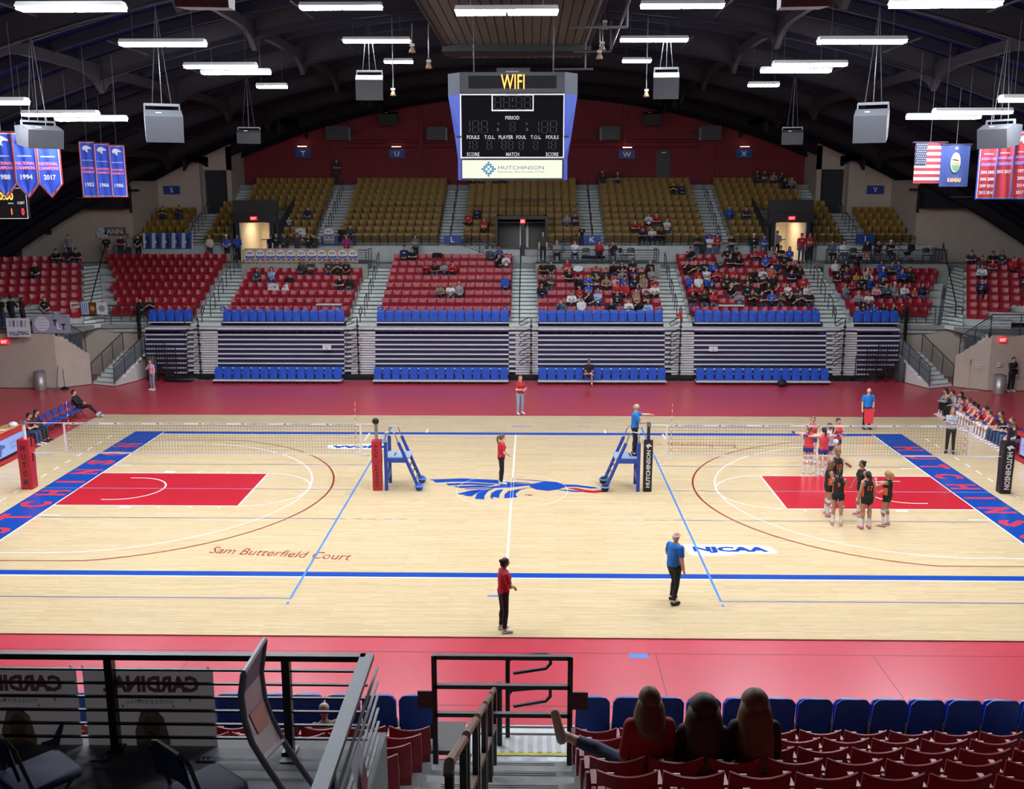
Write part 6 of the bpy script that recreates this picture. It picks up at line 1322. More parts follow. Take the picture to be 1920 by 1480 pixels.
def banner(u, v0, v1, wpx, y, rz, pointed, m0, m1, lines, label, grp, tip=0):
    top = at(u, v0, 1, y); bot = at(u, v1, 1, y); H = top.z-bot.z; W = wpx*(y+32)/1886/max(.5, cos(rz)); t = thing('banner', label, 'banner', top, rz, grp); hw = W/2
    def sheet(i, m, dy, n):
        r = [(-hw+i, hw-i, -i*.8), (-hw+i, hw-i, -H*.35), (-hw+i, hw-i, -H*(.78 if pointed else 1)+(0 if pointed else i))]
        if pointed: r += [(-hw*.5+i*.5, hw*.5-i*.5, -H*.9+i*.6), (-.01, .01, -H+i*1.1)]
        o = obj(n, cloth(r), m, t); o.location.y = dy; return o
    sheet(0, m1, 0, 'border'); sheet(W*.06, FW, -.012, 'white_edge'); sheet(W*.09, m0, -.024, 'field')
    obj('emblem', MB().poly([(a*W*1.0, -.062, -H*.13+b*W*.8) for a, b in EMB]), FW, t); obj('emblem_tongue', MB().poly([(.24*W, -.064, -H*.13+.04*W), (.32*W, -.064, -H*.13), (.26*W, -.064, -H*.13-.05*W)]), FR, t)
    for s_, z, h, w_, m in lines: write(s_, m, t, frame((0, -.064, -H*z), (1, 0, 0), (0, 0, 1)), width=W*w_, height=H*h, bold=.03)
    obj('hanging_rod', MB().tube([(-hw, 0, .02), (hw, 0, .02)], .02, 5), STEEL, t); obj('hanging_wire', MB().tube([(0, 0, .02), (0, 0, max(.3, roofz(top.x)-top.z))], .01, 4), STEEL, t)
PK = mat('e0707c', .7)
for yr, u in (('1988', 1), ('1994', 43), ('2017', 87)): banner(u, 250 if u > 50 else 248, 371, 42, 2, .15, True, FB, FR, [('MEN\'S BASKETBALL', .36, .022, .6, FW), ('NATIONAL', .47, .05, .78, PK), ('CHAMPIONS', .54, .05, .8, PK), (yr, .68, .08, .5, FW)], f"blue pointed championship banner reading {yr}, {dict(zip(('1988','1994','2017'),('leftmost','middle','rightmost')))[yr]} of three", 'blue pointed banners')
for yr, u in (('1953', 162), ('1966', 190), ('1986', 218)): banner(u, 266+(u-162)*.12, 370, 27, 9, .25, False, FB, FR, [("MEN'S BASKETBALL", .33, .018, .7, FW), ('NATIONAL', .47, .04, .75, PK), ('RUNNER-UP', .54, .04, .75, PK), (yr, .77, .075, .55, FW)], f"straight blue banner reading {yr}, {dict(zip(('1953','1966','1986'),('leftmost','middle','rightmost')))[yr]} of three", 'straight blue banners')
for i, (u, ys_) in enumerate(((1857, ('2004 2005', '2006 2008', '2009 2010', '2013 2014')), (1888, ('2015 2017',)), (1922, ('1973', '2005', '2014', '2017')))): banner(u, 252-i*3, 374, 33, 2, -.15, False, FR, FB, [('BASKETBALL', .30, .018, .5, FW), ('JAYHAWK CONF', .38, .05, .75, mat('6a7ad0', .7)), ('CHAMPIONS', .46, .05, .75, mat('6a7ad0', .7))]+[(s_, .58+.105*j, .05, .7 if ' ' in s_ else .4, FW) for j, s_ in enumerate(ys_)], f"red conference banner, {nth(i)} from the flags", 'red banners')
# national flag
a = at(1717, 268, 1, 5); b = at(1766, 344, 1, 5); W, H = b.x-a.x, a.z-b.z
t = thing('flag', 'large striped national flag with blue star field hanging by the right banners', 'flag', a)
for i in range(13): obj('stripe', cloth([(0, W, -H*i/13), (0, W, -H*(i+1)/13)], waves=5, amp=.03), mat('6c1320', .8) if i % 2 == 0 else mat('7c7c82', .8), t)
o = obj('star_field', cloth([(0, W*.4, 0), (0, W*.4, -H*.54)], waves=2, amp=.03), mat('0e1432', .8), t); o.location.y = -.03
st = MB()
for i in range(9):
    for j in range(5 if i % 2 else 6):
        cx, cz = W*.4*(.1+.16*j+(.08 if i % 2 else 0)), -H*.54*(.08+.105*i); st.poly([(cx+.022*(1 if k % 2 == 0 else .42)*sin(k*pi/5), -.075, cz+.022*(1 if k % 2 == 0 else .42)*cos(k*pi/5)) for k in range(10)])
obj('stars', st, FW, t)['kind'] = 'stuff'
obj('hanging_rod', MB().tube([(-.1, 0, .02), (W+.1, 0, .02)], .02, 5), STEEL, t); obj('hanging_wire', MB().tube([(W/2, 0, 0), (W/2, 0, roofz(a.x)-a.z)], .01, 4), STEEL, t)
a = at(1766, 272, 1, 5); b = at(1814, 350, 1, 5); W, H = b.x-a.x, a.z-b.z
t = thing('flag', 'dark blue state flag with a round landscape seal and the word KANSAS', 'flag', a); obj('field', cloth([(0, W, 0), (0, W, -H*.5), (0, W, -H)], waves=5, amp=.03), mat('1a2c5c', .8), t)
sl = lambda n, pts, m, d: obj(n, MB().poly([(W*(.5+x), d, -H*(.42+z)) for x, z in pts]), m, t)
ov = [(.15*cos(2*pi*i/20), .22*sin(2*pi*i/20)) for i in range(20)]; sl('seal_edge', [(x*1.12, z*1.1) for x, z in ov], mat('b8a878', .7), -.05); sl('seal_sky', ov, mat('7aa0c8', .7), -.055); sl('seal_hills', [(x, z) for x, z in ov if z > -.09]+[(-.13, -.02), (0, -.08), (.12, -.03)][::-1], mat('b06a4a', .7), -.06); sl('seal_field', [(x, z) for x, z in ov if z > .02], mat('3c6a52', .7), -.065); sl('sunflower', [(.05*cos(2*pi*i/10), -.34+.035*sin(2*pi*i/10)) for i in range(10)], mat('a8884a', .7), -.055)
write('KANSAS', mat('c98a4a', .7), t, frame((W*.5, -.055, -H*.84), (1, 0, 0), (0, 0, 1)), width=W*.46, height=H*.10, bold=.03)
obj('hanging_rod', MB().tube([(-.05, 0, .02), (W+.05, 0, .02)], .02, 5), STEEL, t); obj('hanging_wire', MB().tube([(W/2, 0, 0), (W/2, 0, roofz(a.x)-a.z)], .01, 4), STEEL, t)
# small end scoreboard
a = at(-52, 410, 1, 6); b = at(47.5, 353, 1, 6); t = thing('end_scoreboard', 'small black scoreboard with orange clock below the pointed banners', 'scoreboard', ((a.x+b.x)/2, 6, (a.z+b.z)/2)); W, H = b.x-a.x, b.z-a.z
obj('casing', MB().box(-W/2, W/2, 0, .2, -H/2, H/2), BLACK, t); obj('edge_frame', MB().tube([(-W/2, -.01, -H/2), (W/2, -.01, -H/2), (W/2, -.01, H/2), (-W/2, -.01, H/2)], .015, 4, closed=True), WHITE, t)
for s_, x, z, w_, h, m in (('10:00', .12, .24, .30, .26, glow('ffb040', 2.2)), ('1', .22, -.27, .02, .2, glow('ff5a2a', 2)), ('0', .42, -.27, .05, .24, glow('ff3040', 2)), ('0', -.02, -.27, .05, .24, glow('ff3040', 2)), ('GUEST', .40, .02, .13, .09, WHITE), ('PERIOD', .22, .0, .1, .05, WHITE), ('HOME', -.2, .02, .13, .09, WHITE)): write(s_, m, t, frame((W*x, -.012, H*z), (1, 0, 0), (0, 0, 1)), width=W*w_, height=H*h, bold=.02)
for x in (-W*.4, W*.4): obj('hanging_cable', MB().tube([(x, .1, H/2), (x, .1, roofz(a.x)-(a.z+b.z)/2)], .015, 4), STEEL, t)
# ================================================================== posters and boards among the stands
KRAFT = mat('b09a80', .85); RIB = mat('1f3f9e', .8); PAPER = mat('cfd0d2', .8); INK = mat('15161c', .8)
def ribbon_emblem(par, cx, cz, r, num, y):
    obj('poster_disc', MB().prism([(cx+r*cos(2*pi*i/20), y, cz+r*.25+r*sin(2*pi*i/20)) for i in range(20)], (0, .004, 0)), PAPER, par)
    obj('poster_bow', MB().poly([(cx-r*.95, y-.004, cz-.05*r), (cx-.1*r, y-.004, cz-.2*r), (cx+.95*r, y-.004, cz-.05*r), (cx+.9*r, y-.004, cz-.5*r), (cx+.15*r, y-.004, cz-.42*r), (cx+.95*r, y-.004, cz-1.0*r), (cx+.45*r, y-.004, cz-1.05*r), (cx, y-.004, cz-.5*r), (cx-.5*r, y-.004, cz-1.05*r), (cx-.95*r, y-.004, cz-.95*r), (cx-.15*r, y-.004, cz-.42*r), (cx-.9*r, y-.004, cz-.5*r)]), RIB, par)
    write('#'+num, INK, par, frame((cx, y-.006, cz+r*.55), (1, 0, 0), (0, 0, 1)), width=r*1.1, height=r*.5, bold=.02)
a = at(460, 498, 1, 25.9); b = at(671, 466, 1, 25.9); W, H = b.x-a.x, b.z-a.z
nums = '54 14 13 30 21 12 16 24 15 55 20'.split(); names = 'HARLEE ELLIS ADDISON KINLEY FINLEY EMELY TAYLOR FAITH KAYLOR BERKLEY STEPH'.split()
for i in range(11):
    w_ = W/11; t = thing('painted_poster', f'brown paper poster with ribbon emblem number {nums[i]} and the name {names[i].lower()}', 'poster', (a.x+w_*(i+.5), 25.9, a.z), 0, 'painted ribbon posters'); obj('paper_sheet', MB().box(-w_/2, w_/2, 0, .006, 0, H), KRAFT, t)
    ribbon_emblem(t, 0, H*.58, w_*.44, nums[i], -.006); write(names[i], INK, t, frame((0, -.01, H*.12), (1, 0, 0), (0, 0, 1)), width=w_*.9, height=H*.15, bold=.02)
for u0, u1, nm, nu in ((554.5, 573, 'MEDINA', '27'), (607.5, 626, 'PANTON', '25')):
    a = at(u0, 456, 1, 28.8); b = at(u1, 427, 1, 28.8); t = thing('painted_poster', f'hanging brown poster with ribbon number {nu} and the name {nm.lower()}', 'poster', ((a.x+b.x)/2, 28.8, a.z)); w_ = b.x-a.x; H = b.z-a.z
    obj('paper_sheet', MB().box(-w_/2, w_/2, 0, .006, 0, H), KRAFT, t); ribbon_emblem(t, 0, H*.6, w_*.42, nu, -.006); write(nm, INK, t, frame((0, -.01, H*.09), (1, 0, 0), (0, 0, 1)), width=w_*.9, height=H*.14, bold=.02)
# photo posters on the concourse rail
a = at(269, 466, 1, 28.85); b = at(360.5, 437, 1, 28.85); W, H = b.x-a.x, b.z-a.z
for i in range(5):
    w_ = W/5; t = thing('photo_poster', f'blue and white player poster, {nth(i)} from the left on the upper rail', 'poster', (a.x+w_*(i+.5), 28.85, a.z), 0, 'photo posters'); obj('paper_sheet', MB().box(-w_*.49, w_*.49, 0, .008, 0, H), mat('c3cbd8', .6), t)
    obj('print_block', MB().poly([(-w_*.3, -.004, 0), (w_*.35, -.004, 0), (w_*.45, -.004, H), (-w_*.2, -.004, H)]), mat('2a4a94', .6), t); obj('print_figure', MB().poly([(-w_*.12, -.006, .1*H), (w_*.12, -.006, .1*H), (w_*.14, -.006, .6*H), (w_*.05, -.006, .85*H), (-w_*.05, -.006, .85*H), (-w_*.14, -.006, .6*H)]), mat('1a2444', .6), t); obj('print_strip', MB().poly([(-w_*.45, -.005, H*.36), (-w_*.05, -.005, H*.36), (-w_*.05, -.005, H*.5), (-w_*.45, -.005, H*.5)]), PAPER, t)
# emblem boards on the beige wall at the left
a = at(190, 438, 1, 29.5); t = thing('wall_board', 'round ball emblem board on the beige wall behind the cream cap', 'wall emblem', a); obj('disc', MB().prism([(.32*cos(2*pi*i/24), 0, .32*sin(2*pi*i/24)) for i in range(24)], (0, .03, 0)), mat('c2c6cc', .6), t)
for k in range(3): obj('seam', MB().tube([(.3*cos(2*pi*k/3+.5*j/4)*(.2+.2*j), -.01, .3*sin(2*pi*k/3+.5*j/4)*(.2+.2*j)) for j in range(5)], .012, 4), INK, t)
a = at(210, 434, 1, 29.5); t = thing('wall_board', 'white wall letters ANN beside the ball emblem', 'wall lettering', a); write('ANN', mat('c2c6cc', .6), t, frame((.15, -.02, 0), (1, 0, 0), (0, 0, 1)), width=1.0, height=.32, bold=.03); obj('backing', MB().box(-.45, .85, 0, .02, -.24, .24), mat('6a6058', .8), t)
a = at(91, 436, 1, 29.5); t = thing('wall_board', 'small dark notice board on the beige wall', 'notice board', a); obj('board', MB().box(-.16, .16, 0, .03, -.14, .14), mat('2a2c34', .6), t)
# banners tied to the corner rails
def railposter(u0, u1, v0, v1, y, label, m, fn=None, rz=0):
    a = at(u0, v1, 1, y); b = at(u1, v0, 1, y); t = thing('rail_banner', label, 'banner', ((a.x+b.x)/2, y, (a.z+b.z)/2), rz); W, H = b.x-a.x, b.z-a.z; obj('cloth', MB().box(-W/2, W/2, 0, .01, -H/2, H/2), m, t)
    if fn: fn(t, W, H)
    return t
def F1(t, W, H):
    obj('ball_print', MB().poly([(-W*.24+H*.4*cos(2*pi*i/24), -.003, H*.4*sin(2*pi*i/24)) for i in range(24)]), mat('c9cbd0', .7), t)
    for k in range(4): obj('ball_seam', MB().box(-W*.24-H*.34, -W*.24+H*.34, -.005, -.004, -H*.25+k*H*.16, -H*.25+k*H*.16+.02), mat('8a8ea0', .7), t)
    for s_, x, z, m in (('T', .1, .06, LNAV), ('L', .2, -.12, PAPER), ('T', .32, -.16, LNAV)): write(s_, m, t, frame((W*x, -.004, H*z), (1, 0, 0), (0, 0, 1)), width=W*.11, height=H*.34, bold=.05)
    write('THE', INK, t, frame((W*.05, -.004, H*.36), (1, 0, 0), (0, 0, 1)), width=W*.06, height=H*.07); write('TEAM', INK, t, frame((W*.36, -.004, H*.36), (1, 0, 0), (0, 0, 1)), width=W*.13, height=H*.07)
railposter(62, 130, 590, 625, 16.98, 'grey banner with ball print and letters TLT on the corner rail', mat('8f94a6', .7), F1)
def F2(t, W, H):
    write('VOLLEYBALL', mat('3a3f86', .7), t, frame((0, -.004, -H*.3), (1, 0, .06), (0, 0, 1)), width=W*.85, height=H*.22, bold=.04)
    for k in range(5): obj('print_stroke', MB().poly([(-W*.4+k*W*.16, -.003, H*.05), (-W*.3+k*W*.16, -.003, H*.02), (-W*.28+k*W*.16, -.003, H*.38), (-W*.38+k*W*.16, -.003, H*.4)]), mat('6a6c9a' if k % 2 else 'a9abb8', .7), t)
railposter(14, 55, 597, 632, 16.5, 'white volleyball banner with purple lettering on the left rail', PAPER, F2)
for i, (u0, u1, c1, c2) in enumerate(((133, 150.5, 'd0d2d6', '30343c'), (150.5, 165.5, 'b8cbe0', '3a6aa8'), (167, 180, '6a3a1c', 'c98a4a'), (181.5, 200, 'd2d3d6', '8a8d94'))):
    def F3(t, W, H, c2=c2, i=i):
        if i == 1:
            for k in range(4): obj('print_stripe', MB().poly([(-W*.42+k*W*.22, -.003, -H*.45), (-W*.34+k*W*.22, -.003, -H*.45), (-W*.34+k*W*.22, -.003, H*.45), (-W*.42+k*W*.22, -.003, H*.45)]), mat(c2, .7), t)
        elif i == 0: write('HC', mat(c2, .7), t, frame((W*.05, -.004, -H*.18), (1, 0, 0), (0, 0, 1)), width=W*.55, height=H*.36, bold=.04); obj('print_stroke', MB().poly([(-W*.4, -.003, H*.15), (W*.3, -.003, H*.25), (W*.35, -.003, H*.4), (-W*.35, -.003, H*.32)]), mat('b0455a', .7), t)
        else: obj('ball_print', MB().poly([(W*.3*cos(2*pi*k/18), -.003, W*.3*sin(2*pi*k/18)) for k in range(18)]), mat(c2, .7), t)
    railposter(u0, u1, 567, 590, 20.6, ('white poster with dark letters HC on the corner stair rail', 'light blue striped poster on the corner stair rail', 'brown poster with orange ball on the corner stair rail', 'white poster with grey ball on the corner stair rail')[i], mat(c1, .7), F3)
# notices, tables, belongings
for u, v, nm in ((613, 652, 'poster side'), (1337.5, 654.5, 'crowded side')):
    a = at(u, v, 1, 19.05); t = thing('paper_notice', f'white printed court notice taped to the {nm} bleachers', 'notice', a); obj('sheet', MB().box(-.22, .22, 0, .005, -.12, .12), PAPER, t); write('COURT 2' if u < 1000 else 'COURT 1', INK, t, frame((0, -.004, .04), (1, 0, 0), (0, 0, 1)), width=.34, height=.05); obj('print_dot', MB().poly([(.03*cos(k), -.003, -.06+.03*sin(k)) for k in range(6)]), INK, t)
for u0, u1, v, k, nm in ((594, 641, 570.5, 1, 'at the front of the poster block'), (1347, 1394, 572.5, 1, 'at the front of the crowded block')):
    y, z = ryz(0); y += .15; a = at(u0, v, 1, y); b = at(u1, v, 1, y); t = thing('folding_table', f'white folding table standing over red seats {nm}', 'table', ((a.x+b.x)/2, y, a.z)); W = b.x-a.x
    obj('table_top', MB().box(-W/2, W/2, -.25, .25, -.03, .02), WHITE, t)
    for s in (-1, 1): obj('leg', MB().tube([(s*W*.45, -.18, -.02), (s*W*.45, -.18, z-a.z+.0)], .014, 5), DARK, t)
y, z = ryz(5); a = at(1084, 504, 1, y-.2); t = thing('paddle_sign', 'white oval sign leaning on a red seat beside the man in red', 'sign', a); obj('disc', MB().prism([(.29*cos(2*pi*i/22), 0, .17*sin(2*pi*i/22)) for i in range(22)], (0, .01, 0)), mat('d4dce2', .6), t)
y, z = ryz(7); a = at(819.5, 481, 1, y-.1); t = thing('jacket', 'black jacket draped over a red seat back in the top row', 'jacket', (a.x, y-.05, z)); obj('draped_cloth', MB().loft([[V((x*w_, yy, zz)) for x, yy in ((-.28, -.06), (.28, -.06), (.28, .1), (-.28, .1))] for zz, w_ in ((.35, 1.05), (.6, 1.1), (.84, 1), (.87, .8))]), mat('131418', .9), t)
y, z = ryz(3); a = at(510, 532, 1, y-.3); t = thing('paper_board', 'white lettered paper board lying on red seats under the posters', 'paper', (a.x, y-.12, z+.35)); obj('sheet', MB().prism([(-.3, -.05, 0), (.35, -.05, .05), (.3, 0, .34), (0, 0, .44), (-.25, 0, .36)], (0, .01, 0)), PAPER, t); write('HUTCH', mat('2a3a7a', .7), t, frame((0, -.056, .2), (1, 0, .05), (0, .1, 1)), width=.4, height=.12)
a = at(532, 530, 1, y-.3); t = thing('tote_bag', 'white bag on the red seats under the posters', 'bag', (a.x, y-.12, z+.35)); obj('bag_body', MB().prism([(-.2, -.05, 0), (.25, -.05, 0), (.16, 0, .36), (-.08, 0, .32)], (0, .08, 0)), WHITE, t)
y, z = ryz(4); a = at(541, 520, 1, y-.3); t = thing('coat_pile', 'pile of black coats on a red seat in the poster block', 'coats', (a.x, y-.2, z+.3)); obj('coat', MB().ell((0, 0, .2), (.28, .18, .22), 10, 7), mat('15161a', .9), t, True); obj('cap_on_top', MB().ell((.05, -.02, .42), (.12, .1, .07), 8, 6), mat('8a8072', .8), t, True)
# pushchair
a = at(1697, 490, 1, 26.9); t = thing('pushchair', 'folded-back black pushchair on the corner platform', 'pushchair', (a.x, 26.9, PLZ)); fr = MB().tube([(-.55, 0, 1.02), (-.4, 0, .95), (.1, 0, .35), (.35, 0, .1)], .018, 6); obj('frame', fr, DARK, t); obj('frame', MB().tube([(-.3, 0, .1), (.3, 0, .7)], .018, 6), DARK, t); obj('hood', MB().ell((.3, 0, .85), (.22, .2, .22), 12, 7), mat('111216', .8), t, True); obj('seat_sling', MB().ell((.1, 0, .55), (.22, .18, .12), 10, 6), mat('16171c', .8), t, True)
for x in (-.32, .36): obj('wheel', MB().tube([(x+.1*cos(2*pi*k/14), 0, .11+.1*sin(2*pi*k/14)) for k in range(14)], .022, 5, closed=True), BLACK, t)
a = at(1622, 478, 1, 26.6); t = thing('face_poster', 'held cut-out poster of a smiling face on the pushchair platform', 'poster', (a.x, 26.35, a.z)); obj('card', MB().box(-.2, .2, 0, .01, -.26, .2), mat('d3a0a8', .7), t); obj('print_face', MB().poly([(.11*cos(2*pi*i/18), -.004, -.02+.15*sin(2*pi*i/18)) for i in range(18)]), mat(SK['l'], .7), t); obj('print_hair', MB().poly([(-.13, -.002, -.15), (-.15, -.002, .1), (0, -.002, .18), (.15, -.002, .1), (.13, -.002, -.15)]), mat('5a3a28', .7), t)
rb = thing('red_ribbon', 'red ribbon tied to the black loop handrail', 'ribbon', (8.35, 20.15, DECK+.35)); obj('ribbon_knot', MB().ell((-.12, -.05, .28), (.1, .06, .1), 8, 6), mat('b8202c', .7), rb); obj('ribbon_tail', MB().tube([(0, -.04, .5), (.02, -.05, .2), (.05, -.05, -.1)], .05, 5), mat('b8202c', .7), rb)
for u, v, y, nm in ((1880, 637.5, 16.93, 'on the right corner wall'), (8, 641, 16.91, 'under the left corner rail')):
    a = at(u, v, 1, y); e = thing('exit_sign', f'red lit EXIT sign {nm}', 'exit sign', a); obj('sign_box', MB().box(-.19, .19, -.03, .03, -.12, .12), glow('d81c2c', 1.2), e); write('EXIT', glow('ffb0a8', 1.6), e, frame((0, -.036, 0), (1, 0, 0), (0, 0, 1)), bold=.02, width=.28, height=.14); obj('conduit', MB().tube([(0, 0, .1), (0, 0, .2), (.7, .05, .22)], .012, 4), SILV, e)
for u, v, nm in ((1835.5, 687, 'switch plate'), (1873, 684, 'speaker plate')):
    y = 16.9; a = at(u, v, 1, y); t = thing('wall_plate', f'small pale {nm} on the right beige wall', 'wall plate', a); obj('plate', MB().box(-.07, .07, 0, .03, -.1, .1), WHITE, t); obj('button', MB().ell((0, -.005, 0), (.03, .01, .03), 8, 5), GREYD, t)
hb = thing('handbag', 'red handbag held by the woman in cream', 'handbag', (at(392, 462, 1, 28.0).x-.1, 28.0, 5.85)); obj('bag_body', MB().ell((0, 0, .1), (.2, .1, .17), 10, 7), mat('a8283a', .7), hb, True); obj('strap', MB().tube([(-.12, 0, .2), (0, 0, .5), (.12, 0, .2)], .015, 5), mat('7a1c2a', .7), hb)
# ================================================================== near stand
NY = lambda k: -21.25-.865*k
NZ = lambda k: 2.89+.408*k
nterr = struct(link('stand_terrace', None), 'concrete terraces of the near stand')
GREY = mat('8a8d8b', .7, 0, .12, 8)
for k in range(9):
    obj('tread', MB().box(1.1, 9, NY(k)-.14, NY(k)+.725, NZ(k)-.45, NZ(k)), GREY, nterr)
    if k < 4: obj('tread', MB().box(-9, -.5, NY(k)-.14, NY(k)+.725, NZ(k)-.45, NZ(k)), GREY, nterr)
    n = int((6.6-.45*k-1.12)/.508)+1
    for i in range(n):
        if k < 7: seat('red', (1.12+.254+.508*i, NY(k), NZ(k)), pi, f"dark red near seat right of the aisle, {nth(i)} from it, {nth(k)} row from court", 'near red seats on the right', k == 3 and i in (1, 2, 3))
    if k < 4:
        for i in range(8): seat('red', (-.5-.254-.508*i, NY(k), NZ(k)), pi, f"dark red near seat left of the aisle, {nth(i)} from it, {nth(k)} row from court", 'near red seats on the left')
st = struct(link('aisle_stairs', None), 'grey steps of the near central aisle')
for i in range(16):
    y = -20.55-.4325*i; z = 2.72+.204*i+.1
    obj('step', MB().box(-.5, 1.1, y-.45, y, z-.3, z), GREY, st)
    for dy in (.05, .085) if i % 2 == 0 else (): obj('grip_strip', MB().box(-.30, .92, y-dy-.005, y-dy+.005, z, z+.004), DARK, st)
# top of the folded near bleachers
t = thing('bleacher_bank', 'top deck of the folded near bleachers with white boards and a yellow strip', 'bleachers', (.3, -19.8, 0))
obj('deck_board', MB().box(-.55, 1.1, .18, .45, 2.5, 2.62), mat('d2d4d2', .5), t); obj('deck_board', MB().box(-.55, 1.1, -.35, .16, 2.55, 2.68), mat('d2d4d2', .5), t)
for y in (.38, .1): obj('edge_strip', MB().box(-.4, 1.0, y, y+.03, 2.685 if y < .2 else 2.625, 2.69 if y < .2 else 2.63), DARK, t)
for i in range(12): obj('tread_ridge', MB().box(-.42+.12*i, -.36+.12*i, -.32, .08, 2.68, 2.686), mat('b4b8b6', .5), t)
obj('yellow_strip', MB().box(-.42, 1.0, -.42, -.36, 2.684, 2.70), mat('c9c03a', .6), t); obj('steel_plate', MB().box(-.42, 1.0, -.75, -.42, 2.66, 2.69), mat('9aa3ab', .4, .5, .15, 12), t)
obj('seat_board', MB().box(1.12, 8, -.6, .1, 2.80, 2.86), mat('4a4644', .6), t); obj('seat_board', MB().box(-8, -.52, -.6, .1, 2.80, 2.86), mat('4a4644', .6), t); obj('front_panel', MB().box(-9, 9, -.3, -.2, 0, 2.5), UND, t)
for i in range(13): seat('blue', (1.40+.457*i, -20.25, 2.97), pi, f"dark blue seat back, {nth(i)} from the near aisle, row right of the near steps", 'near blue seats on the right')
for i in range(10): seat('blue', (-.80-.457*i, -20.25, 2.97), pi, f"dark blue seat back, {nth(i)} from the near aisle, row left of the near steps", 'near blue seats on the left')
BRN = mat('1d1a19', .4); WOODR = mat('6f4e38', .5, 0, .15, 20)
r = thing('guard_rail', 'dark square-tube barrier across the bottom of the near aisle', 'railing', (.3, -20.9, 0))
for x in (-.80, .79): obj('post', MB().box(x-.03, x+.03, -.03, .03, 3.0, 4.39), BRN, r)
for z in (4.37, 4.0, 3.64): obj('cross_rail', MB().box(-.80, .79, -.03, .03, z-.025, z+.025), BRN, r)
for s in (-1, 1): obj('side_plate', MB().box(s*.80-(.20 if s < 0 else -.02), s*.80+(-.0 if s < 0 else .20), -.02, .0, 3.72, 3.94), mat('3a3330', .6), r)
r = thing('bleacher_handrail', 'black looped handrail of the near bleacher steps beyond the barrier', 'handrail', (.33, -19.75, 2.6)); obj('rail_post', MB().tube([(0, 0, 0), (0, .05, 1.15)], .03, 8), BLACK, r); obj('rail_post', MB().tube([(-.1, -.2, 0), (-.1, -.2, .95)], .035, 8), BLACK, r)
for z in (1.15, .68): obj('rail_loop', MB().tube([(0, .05, z-.25), (0, .06, z-.05), (.05, .08, z+.02), (.14, .1, z+.02), (.5, .28, z-.04), (.56, .32, z-.08), (.56, .33, z-.2), (.5, .32, z-.26), (.08, .1, z-.22)], .024, 8), BLACK, r)
obj('socket', MB().box(-.14, -.04, -.26, -.16, .02, .08), DARK, r)
for i in range(5):
    ya, yb = -20.75-1.3*i, -20.75-1.3*i-1.02; za = 3.86+.46*1.3*i; zb3 = za+.46*1.02; t = thing('handrail', f"dark stair rail with wooden grip, {nth(i)} from the bottom of the near aisle", 'handrail', (.2, ya, za), 0, 'wood-topped near handrails')
    for y, z in ((0, 0), (yb-ya, zb3-za)): obj('post', MB().box(-.022, .022, y-.05, y+.05, -1.15+z, z), BRN, t)
    obj('grip', MB().tube([(0, .06, .0), (0, 0, .035), (0, yb-ya, zb3-za+.035), (0, yb-ya-.06, zb3-za)], .03, 8), WOODR, t); obj('mid_bar', MB().bar((0, 0, -.45), (0, yb-ya, zb3-za-.45), .04, .05), WOODR, t)
    obj('foot_plate', MB().box(-.07, .07, -.07, .07, -1.17, -1.15), DARK, t)
# ------------------------------------------------------------------ raised deck with rail, chairs, posters
dk = struct(link('raised_deck', None), 'grey raised deck of the near stand behind the dark railing')
for i in range(8): obj('deck_board', MB().box(-7, -.62, -25.06-.3*i, -24.77-.3*i, 5.36, 5.5+.004*(i % 2)), mat('6f7273', .7, 0, .15, 6) if i % 2 else mat('777a7b', .7, 0, .15, 6), dk)
obj('deck_front', MB().box(-7, -.62, -24.77, -24.6, 3.9, 5.5), GREY, dk); obj('deck_side', MB().box(-.64, -.5, -28, -24.6, 4.2, 5.55), GREY, dk)
RB = mat('231f1d', .4)
r = thing('guard_rail', 'dark barred railing along the front of the near raised deck', 'railing', (0, -24.8, 5.5)); obj('top_rail', MB().box(-6.5, -.61, -.03, .03, .755, .80), RB, r)
for i in range(6): obj('bar', MB().box(-6.5, -.60, -.012, .012, .66-.112*i, .675-.112*i), RB, r)
for x in (-4.1, -2.55, -1.21): obj('post', MB().box(x-.03, x+.03, -.035, .035, 0, .76), RB, r); obj('post_foot', MB().box(x-.055, x+.055, -.055, .055, 0, .02), RB, r)
r = thing('guard_rail', 'grey flat-topped railing along the aisle side of the raised deck', 'railing', (-.6, -24.8, 5.5)); obj('top_rail', MB().box(-.05, .05, -3.2, .03, .755, .80), mat('54595c', .4, .4), r)
for i in range(6): obj('bar', MB().box(.055, .075, -3.2, .06, .66-.112*i, .675-.112*i), mat('54595c', .4, .4), r)
for y in (-1.5, -2.9): obj('post', MB().box(.0, .05, y-.03, y+.03, 0, .76), RB, r)
t = thing('flyer', 'white paper flyer with a colourful print hanging on the aisle-side railing', 'flyer', (-.49, -25.95, 5.98)); obj('sheet', MB().add([(0, -.16, .22), (0, .16, .22), (.03, .17, 0), (.05, .13, -.26), (.05, -.1, -.30), (.03, -.16, 0)], [(0, 1, 2, 5), (5, 2, 3, 4)]), mat('c3bfc8', .7), t)
obj('print', MB().poly([(.045, -.08, .06), (.045, .06, .12), (.055, .1, -.05), (.06, 0, -.2), (.058, -.06, -.1)]), mat('8a4a5a', .7), t); write('CHAMPIONS', mat('3a3a7a', .7), t, frame((.05, .0, .13), (0, 1, 0), (0, 0, 1)), width=.2, height=.04)
for i, (x, y, rz) in enumerate(((-2.62, -25.85, 2.45), (-1.47, -26.0, 2.45), (-3.6, -25.85, 2.6))): folding_chair(CH_N, (x, y, 5.5), rz, ('folding chair with navy seat at the left of the raised deck', 'folding chair with navy seat behind the curved poster stand', 'folding chair with navy seat cut by the picture edge')[i], 'navy folding chairs on the deck')
